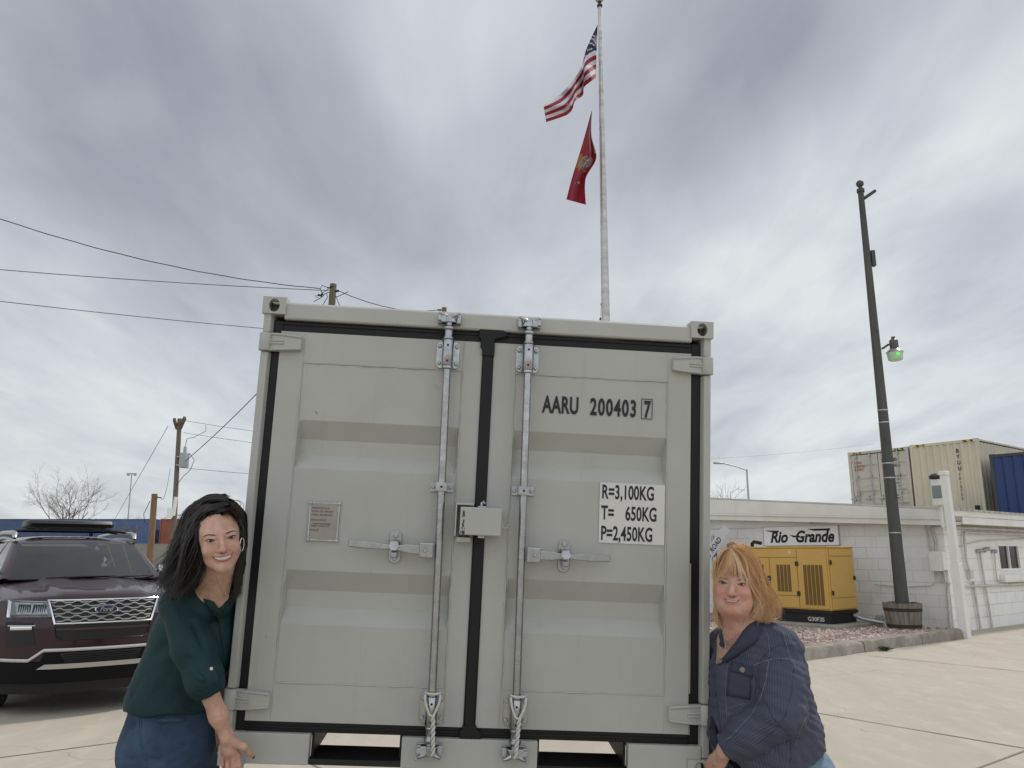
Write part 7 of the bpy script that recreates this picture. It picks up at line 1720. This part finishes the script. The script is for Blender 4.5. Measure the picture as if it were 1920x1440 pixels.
# ---------------------------------------------------------------- woman at the right, ginger hair, blue ribbed jacket
def woman_right():
    HP = dict(w=1.03, cheek=1.06, chin=.003, jowl=True, nose=1.12)
    H = Head(at(1377, 1092, 3.135), R_(-20), R_(1), R_(4.5), 1.035, HP)
    neck0 = np.array(H.w((0, .018, -.080))); neck1 = V3(1393, 1178, 3.22)
    chest = V3(1412, 1262, 3.30); belly = V3(1428, 1355, 3.31); pelv = V3(1455, 1450, 3.36)
    shL = V3(1463, 1216, 3.17); elL = V3(1464, 1338, 3.08); wrL = V3(1360, 1404, 3.20)
    shR = V3(1362, 1215, 3.46); elR = shR + A3((-.03, .08, -.27)); wrR = elR + A3((-.05, .06, -.22))
    hipL = V3(1480, 1455, 3.30); hipR = V3(1420, 1460, 3.48)
    knL = A3((hipL[0] - .10, 3.22, .40)); anL = A3((hipL[0] - .02, 3.34, .09)); knR = A3((hipR[0] - .12, 3.46, .40)); anR = A3((hipR[0] - .05, 3.56, .09))
    mcp = [V3(1332, 1434, 3.285), V3(1338, 1441, 3.27), V3(1345, 1445, 3.265), V3(1352, 1444, 3.27)]
    fl_ = [(.034, .024, .018), (.037, .026, .019), (.035, .024, .018), (.028, .020, .016)]
    dirs = [[(-.15, .05, -1), (-.05, .7, -.75), (0, 1, .15)] for k in range(4)]
    th = [wrL + A3((-.012, -.005, -.012)), V3(1336, 1421, 3.265), V3(1329, 1431, 3.30), V3(1325, 1441, 3.325)]
    def hand(p):
        d = chain(p, [wrL, (mcp[1] + mcp[2])/2*.6 + wrL*.4], [.026, .027], .01)
        for k, m in enumerate(mcp): d = smin(d, rcone(p, wrL*.72 + m*.28, m, .017, .0102), .014)
        for k, m in enumerate(mcp):
            q = m; pts = [m]
            for l, dr in zip(fl_[k], dirs[k]): q = q + A3(dr)/np.linalg.norm(dr)*l; pts.append(q)
            d = smin(d, chain(p, pts, [.0105, .0095, .0085, .0072], .003), .0045); d = smin(d, ell(p, m + A3((0, -.005, .002)), (.009, .0068, .009)), .006)
        return smin(d, chain(p, th, [.022, .014, .012, .009], .006), .010)
    def body(p):
        d = H.field(p); d = smin(d, chain(p, [neck0, neck1], [.066, .072], .02), .035)
        d = smin(d, ell(p, chest + A3((.005, .005, .01)), (.148, .140, .165)), .06); d = smin(d, rcone(p, chest + A3((.02, .01, -.04)), belly, .125, .15), .05); d = smin(d, rcone(p, belly, pelv, .15, .165), .05)
        d = smin(d, rcone(p, shR, neck1, .062, .060), .05); d = smin(d, rcone(p, shL, neck1, .062, .060), .05)
        d = smin(d, chain(p, [shL, elL, wrL], [.062, .052, .030], .03), .03); d = smin(d, chain(p, [shR, elR, wrR, wrR + A3((-.03, -.02, -.09))], [.06, .05, .03, .032], .03), .03)
        d = smin(d, chain(p, [hipL, knL, anL, anL + A3((-.10, -.10, -.045))], [.115, .068, .046, .033], .04), .05); d = smin(d, chain(p, [hipR, knR, anR, anR + A3((-.10, -.09, -.045))], [.115, .068, .046, .033], .04), .05)
        return smin(d, hand(p), .012)
    lo, hi = bb([H.w((0, 0, .13)), neck0, chest, pelv, shL, elL, wrL, shR, wrR, knL, knR, anL, anR, mcp[0]], .21); lo[2] = 0
    Vv, Q = sdf_mesh(body, lo, hi, .0033); me, Vv = mesh_obj('person', Vv, Q, SKR, None, 1)
    tag(me, 'smiling woman with shoulder length ginger hair in blue ribbed jacket, holding the container corner', 'person', 'women lifting the container')
    flush(me, H, Vv, [((.045, -.072, -.034), .028, .75), ((-.045, -.072, -.034), .028, .75), ((0, -.112, -.032), .016, .6), ((0, -.09, -.10), .03, .35), ((0, -.05, -.20), .07, .5)] + [(tuple(H.loc(m[None])[0]), .018, .7) for m in mcp])
    irm = mat('grey brown iris', (.07, .055, .04), .1); lip = mat('pink lips', (.38, .14, .12), .38); brow = mat('fair brow hair', (.25, .145, .085), .8)
    face_parts(H, me, irm, brow, lip, mat('brown lashes', (.045, .028, .022), .6), dict(up=.0034, lo=.0024, brow=(.0135, .0170, .0180, .0135), browr=[.0012, .0017, .0014, .0005], mw=.0285, mz=-.0555, corner=.0035, sag=.0062, open=.0055, teeth=.72, tl=.8, lip=.75, gaze=-.0004))
    hem0 = at(1534, 1399, 3.32); hem1 = at(1420, 1441, 3.15)
    hn = A3((-.34, .02, .94)); hn /= np.linalg.norm(hn); hp = np.array(hem0)
    cuff = wrL*.93 + elL*.07; sd = (wrL - elL)/np.linalg.norm(wrL - elL)
    def sleeve(p):
        d = chain(p, [shL + A3((.002, 0, -.01)), shL*.45 + elL*.55 + A3((.006, -.006, 0)), elL + A3((.004, -.006, .004)), elL*.45 + wrL*.55, cuff], [.082, .083, .078, .068, .055], .04)
        return smin(d, smax(rcone(p, cuff - sd*.065, cuff + sd*.02, .052, .046), np.abs((p - cuff) @ sd + .022) - .030, .008), .006)
    def torso(p):
        d = ell(p, chest + A3((.03, 0, 0)), (.172, .175, .195)); d = smin(d, rcone(p, chest + A3((.01, 0, -.04)), belly + A3((.005, 0, -.02)), .178, .205), .06)
        d = smin(d, rcone(p, belly + A3((.01, 0, -.02)), pelv + A3((.005, 0, .02)), .195, .194), .06)
        d = smin(d, rcone(p, shL, neck1 + A3((0, 0, -.012)), .080, .074), .05); return smin(d, rcone(p, shR, neck1 + A3((0, 0, -.012)), .074, .07), .05)
    vtx = hit(torso, 1350, 1240); vtx = np.array(vtx) if vtx else V3(1350, 1240, 3.14)
    def jacket_raw(p, cut=False):
        t_ = torso(p)
        if cut:
            t_ = smax(t_, -((p - hp) @ hn), .008); t_ = smax(t_, -rcone(p, V3(1330, 1262, 3.16), V3(1326, 1400, 3.18), .014, .050), .006)
        d = smin(t_, sleeve(p), .014); d = smin(d, chain(p, [shR, elR, wrR], [.078, .072, .055], .03), .03)
        w_ = wr(p, [((.75, .2, 1), .10, 1.5), ((.3, .1, 1), .07, 1.9), ((1, .4, .2), .12, 1.4)], .013)
        d = d + w_
        d = d + .012*np.exp(-(rcone(p, V3(1486, 1235, 3.16), V3(1478, 1345, 3.16), 0, 0)/.014)**2)     # hollow between sleeve and back
        d = d + .009*np.exp(-(rcone(p, V3(1470, 1365, 3.12), V3(1512, 1345, 3.16), 0, 0)/.014)**2)
        d = d + .007*np.exp(-(rcone(p, V3(1425, 1340, 3.05), V3(1462, 1318, 3.02), 0, 0)/.010)**2)
        return d
    vq = [hit(jacket_raw, x, y) for x, y in ((1380, 1180), (1364, 1202), (1351, 1224), (1345, 1240))]; vq = [np.array(v) for v in vq if v]
    v2 = [hit(jacket_raw, x, y) for x, y in ((1352, 1168), (1343, 1200), (1339, 1232))]; v2 = [np.array(v) for v in v2 if v]
    vcut = lambda p: np.minimum(chain(p, vq, [.042, .040, .030, .010], .01), chain(p, v2, [.045, .040, .024], .01))
    def jacket(p):
        d = jacket_raw(p, True); d = smax(d, (p - cuff) @ sd - .012 - (np.linalg.norm(p - cuff, axis=1) > .13)*9, .006)
        d = smax(d, -rcone(p, neck0, neck1 + A3((0, -.0, .02)), .074, .084), .008); d = smax(d, -chain(p, [neck1 + A3((-.03, -.07, -.005)), vtx], [.058, .014]), .006); d = smax(d, -vcut(p), .006)
        return d
    lo, hi = bb([chest, belly, pelv, shL, elL, wrL, shR, elR, wrR, neck1], .27)
    Vj, Q = sdf_mesh(jacket, lo, hi, .0046); jo, Vj = mesh_obj('jacket', Vj, Q, MT['jacket'], me, 1)
    # rib direction: round the sleeve on the arm, round the body elsewhere
    ds, dt = sleeve(Vj), torso(Vj)
    def around(p, a, b):
        t = (b - a)/np.linalg.norm(b - a); e1 = np.cross(t, (0, 1, 0)); e1 /= np.linalg.norm(e1); e2 = np.cross(t, e1); q = p - a; return np.arctan2(q @ e2, q @ e1), q @ t
    aU, _ = around(Vj, shL, elL); aF, sF = around(Vj, elL, wrL); aT, _ = around(Vj, chest + A3((.02, .02, .2)), pelv + A3((.03, .02, -.1)))
    up_ = np.clip(((Vj - elL) @ (sd)) / .05 + .5, 0, 1) > .5
    rib = np.where(ds < dt, np.where(up_, aF*.062, aU*.082), aT*.205 + .35*(Vj[:, 2] - chest[2])*(Vj[:, 0] > chest[0] + .06))
    at_ = jo.data.attributes.new('rib', 'FLOAT', 'POINT'); at_.data.foreach_set('value', rib.astype(np.float32))
    def seam(lst, r, name='seam', m_=None, lift=.0004, par=None, n=9):
        q = hits(jacket_raw, lst, n, lift)
        if len(q) > 3: return MB().tube([v + Vector(NR.randn(3)*.0003) for v in q], [.55*r*(.7 + .6*NR.rand()) for _ in q], 6).build(name, m_ or MT['jacketseam'], par or jo, sm=60)
    seam([(1430, 1170), (1441, 1195), (1443, 1220), (1441, 1232)], .0018); seam([(1451, 1163), (1470, 1190), (1480, 1228), (1492, 1252)], .0022)
    seam([(1413, 1247), (1432, 1240), (1455, 1234), (1480, 1236), (1490, 1246)], .0028); seam([(1441, 1240), (1436, 1275), (1425, 1312), (1408, 1340), (1370, 1382), (1356, 1390)], .0022)
    seam([(1489, 1248), (1484, 1300), (1473, 1340), (1450, 1372), (1420, 1395)], .0015, m_=MT['jackettrim']); seam([(1360, 1330), (1385, 1322), (1400, 1318)], .0016)
    seam([(1512, 1345), (1500, 1370), (1492, 1398)], .0014)
    seam([(1364, 1246), (1362, 1262), (1360, 1300), (1363, 1345)], .0016)
    seam([(1340, 1262), (1341, 1290), (1346, 1330), (1352, 1372)], .0045, 'front_edge', MT['jackettrim'], .0)
    # chest pocket with flap and button
    def panel(pts, name, lift, m_):
        P = [hit(jacket_raw, *p) for p in pts]
        if any(p is None for p in P): return None
        c0 = Vector((0, 0, CAM_H)); n_ = 7; rows = []
        for j in range(n_):
            row = []
            for i in range(n_):
                u, v = i/(n_-1), j/(n_-1); a = [pts[0][k]*(1-u) + pts[1][k]*u for k in (0, 1)]; b = [pts[3][k]*(1-u) + pts[2][k]*u for k in (0, 1)]
                q = hit(jacket_raw, a[0]*(1-v) + b[0]*v, a[1]*(1-v) + b[1]*v); row.append(q + (c0 - q).normalized()*lift)
            rows.append(row)
        g_ = MB().grid(rows); o = g_.build(name, m_, jo, sm=60, solid=.004); return o
    pk_ = panel([(1368, 1248), (1408, 1256), (1407, 1312), (1362, 1304)], 'pocket', .0035, MT['jackettrim'])
    panel([(1372, 1238), (1411, 1251), (1410, 1270), (1369, 1258)], 'pocket_flap', .0075, MT['jackettrim'])
    for x, y, lf in ((1392, 1256, .012), (1349.5, 1238.5, .004)):
        q = hit(jacket_raw, x, y)
        if q is None: q = at(x, y, 3.15)
        q = q + (Vector((0, 0, CAM_H)) - q).normalized()*lf; MB().lathe([(.0035, -.004), (.0085, -.004), (.0105, -.0015), (.0105, .003)], q, 'y', 16).build('button', MT['horn'], jo, sm=40)
    # turned down collar: a folded band from the nape to the point
    m = MB(); edge = [(1402, 1160), (1393, 1183), (1378, 1206), (1354, 1236)]; outer = [(1430, 1168), (1425, 1188), (1414, 1206), (1362, 1243)]
    rows = []
    for k in range(9):
        t = k/8; e = cat([[a, b, 0] for a, b in edge], min(t, .999)); o_ = cat([[a, b, 0] for a, b in outer], min(t, .999)); row = []
        for j in range(7):
            s = j/6; x, y = e[0]*(1-s) + o_[0]*s, e[1]*(1-s) + o_[1]*s; q = hit(jacket_raw, x, y) or at(x, y, 3.16); row.append(q + (Vector((0, 0, CAM_H)) - q).normalized()*(.004 + .016*math.sin(math.pi*min(1, s*1.0))*(1 - .5*s)))
        rows.append(row)
    m.grid(rows); m.build('collar', MT['jackettrim'], jo, sm=60, solid=.004)
    # black top under it and pale jeans
    def top(p):
        d = ell(p, chest + A3((.012, .01, 0)), (.146, .145, .175)); d = smin(d, rcone(p, chest + A3((.02, 0, -.05)), belly + A3((.0, 0, 0)), .135, .168), .06); d = smin(d, rcone(p, belly, pelv, .170, .180), .06)
        d = smax(d, -rcone(p, neck1 + A3((-.02, -.05, .02)), vtx, .10, .045), .01); d = smax(d, -vcut(p), .01); d = smax(d, p[:, 2] - (chest[2] + .10), .01); return smax(d, (pelv[2] - .04) - p[:, 2], .01)
    lo, hi = bb([chest, belly, pelv], .25); Vt, Q = sdf_mesh(top, lo, hi, .0065); mesh_obj('top', Vt, Q, MT['blacktop'], me, 1)
    def jeans(p):
        d = ell(p, pelv + A3((.02, 0, -.02)), (.200, .180, .165)); d = smin(d, ell(p, hipL + A3((.06, .02, -.01)), (.115, .115, .125)), .05)
        d = smin(d, chain(p, [hipL, knL, anL + A3((0, 0, .02))], [.126, .08, .062], .04), .045); d = smin(d, chain(p, [hipR, knR, anR + A3((0, 0, .02))], [.126, .08, .062], .04), .035)
        d = d + wr(p, [((.25, 0, 1), .06, 1.7), ((-.35, .1, 1), .045, 2.0)], .006); d = smax(d, p[:, 2] - (pelv[2] + .09), .01); return smax(d, .10 - p[:, 2], .01)
    lo, hi = bb([pelv, hipR, hipL, knR, knL, anR, anL], .25); lo[2] = .05; Vj2, Q = sdf_mesh(jeans, lo, hi, .0065); mesh_obj('jeans', Vj2, Q, MT['denimlight'], me, 1)
    for an in (anR, anL):
        m = MB(); m.loft([[Vector(an + A3((.07 - .20*t, -.0 - .15*t, 0))) + Vector((.045*math.cos(a)*w_*.7, -.045*math.cos(a)*w_*.7, .05 + .055*h*math.sin(a) - .085)) for a in np.linspace(0, 2*math.pi, 13)[:-1]] for t, w_, h in ((0, .6, .7), (.15, 1, 1), (.5, 1.05, .8), (.9, 1, .6), (1, .6, .4))]); m.build('shoe', MT['shoe'], me, sm=50)
    # hair
    Yh = 3.10
    def g(pts, dy=0.0, slope=0.0): return [at(x, y, Yh + dy + slope*i) for i, (x, y) in enumerate(pts)]
    b1 = [(1368, 1029), (1360, 1040), (1351, 1058), (1345, 1076), (1341, 1092)]; b2 = [(1369, 1028), (1366, 1044), (1360, 1064), (1352, 1084)]; b3 = [(1370, 1028), (1374, 1046), (1378, 1066), (1381, 1083)]; b4 = [(1371, 1028), (1382, 1044), (1391, 1063), (1399, 1084), (1404, 1100)]
    l1 = [(1366, 1028), (1354, 1037), (1345, 1056), (1341, 1080), (1340, 1110), (1341, 1145), (1345, 1174)]; l2 = [(1367, 1027), (1353, 1034), (1344, 1052), (1341, 1078), (1340, 1108), (1343, 1142), (1352, 1180)]
    r1 = [(1372, 1028), (1388, 1040), (1400, 1062), (1408, 1090), (1414, 1118), (1420, 1142), (1412, 1160)]; r2 = [(1372, 1026), (1394, 1036), (1408, 1060), (1417, 1090), (1426, 1118), (1436, 1142), (1432, 1164)]
    r3 = [(1372, 1027), (1394, 1033), (1410, 1056), (1419, 1088), (1432, 1116), (1444, 1138), (1448, 1160)]; r4 = [(1370, 1026), (1393, 1032), (1411, 1053), (1423, 1088), (1436, 1114), (1450, 1136), (1455, 1156)]
    def hairbase(p):
        q = H.loc(p); sc_ = 1.035
        d = smax(ell(q, (.002, .022, .034), (.0815, .103, .092)) * sc_, -ell(q, (-.004, -.120, -.045), (.068, .118, .105)) * sc_, .012)
        for gg, rs, dy, sl in ((r2, (.012, .016, .020, .026, .032, .034, .016), .05, .008), (r4, (.010, .014, .018, .020, .022, .022, .010), .08, .008), (r1, (.008, .010, .014, .018, .022, .024, .012), .06, .012), ([(x + 3, y) for x, y in l1], (.008, .009, .010, .012, .013, .012, .008), .06, .012)):
            d = smin(d, chain(p, [np.array(v) for v in g(gg, dy, sl)], rs, .03), .022)
        d = smin(d, chain(p, [V3(1385, 1110, 3.22), V3(1400, 1150, 3.27)], (.080, .06), .03), .03)
        keep = smin(H.field(p), chain(p, [neck0 + A3((-.008, -.022, 0)), V3(1378, 1185, 3.17)], [.062, .07], .02), .02)
        d = smax(d, -(keep - .0015) - np.where((q[:, 1] > -.015) & (q[:, 2] > -.06), .2, 0), .004)
        return d + wr(p, [((1, .3, .3), .026, 1.6)], .006)*np.clip((-.02 - q[:, 2])/.05, 0, 1)
    lo, hi = bb([H.w((0, 0, .12)), H.w((0, 0, -.12)), at(1462, 1165, 3.1), at(1336, 1170, 3.25), at(1430, 1165, 3.25)], .09)
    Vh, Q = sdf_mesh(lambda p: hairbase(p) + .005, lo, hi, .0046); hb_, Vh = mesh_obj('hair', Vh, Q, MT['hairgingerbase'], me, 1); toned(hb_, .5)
    G_ = [([g(b1, -.055), g(b2, -.075), g(b3, -.078), g(b4, -.06)], 190, .0030, .003, .0008), ([g(r1, -.055, .008), g(r2, -.045, .010), g(r3, -.02, .012), g(r4, .02, .012)], 1000, .007, .017, .0011),
          ([g(r1, .03, .012), g(r2, .05, .012), g(r3, .06, .012), g(r4, .07, .012)], 420, .009, .018, .0012), ([g(r2, -.03, .01), g(r3, .0, .012), g(r4, .04, .012)], 90, .014, .030, .0006), ([g(b4, -.05), g(r2, -.045, .010), g(r4, .0, .012)], 60, .010, .012, .0006), ([g(l1, -.04, .014), g(l2, .0, .018)], 340, .003, .004, .0010), ([g(b4, -.05), g(r1, -.055, .008)], 220, .003, .004, .0009),
          ([g(r2, -.04, .01), g(r4, -.02, .012)], 30, .010, .022, .0009), ([g([(1396, 1140), (1408, 1155), (1425, 1163), (1440, 1166)], .03), g([(1425, 1140), (1440, 1156), (1454, 1163), (1464, 1158)], .03)], 60, .006, .012, .0012)]
    T_ = [[(1368, 1028), (1356, 1033), (1346, 1046), (1341, 1066), (1339, 1088)], [(1369, 1027), (1372, 1034), (1376, 1046), (1379, 1058)], [(1371, 1027), (1384, 1033), (1396, 1047), (1406, 1068)], [(1371, 1025), (1392, 1030), (1408, 1046), (1420, 1072)]]
    G_.append(([g(t_, -.06, .012) for t_ in T_], 560, .0025, .003, .0009))
    strands('hair', G_, MT['hairginger'], me, 8, hairbase)
    # necklaces
    m = MB(); q = hits(body, [(1350, 1156), (1352, 1172), (1357, 1190), (1362, 1206), (1361, 1216)], 6, .0015)
    if len(q) > 3:
        m.tube(q, .0010, 5)
        for v in q[::3]: m.sphere(v, .0030, 5)
    q = hits(body, [(1398, 1158), (1390, 1178), (1378, 1194), (1363, 1205)], 6, .0015)
    if len(q) > 3: m.tube(q, .0013, 5)
    m.build('necklace', MT['silver'], me, sm=60)
    return me
woman_right()
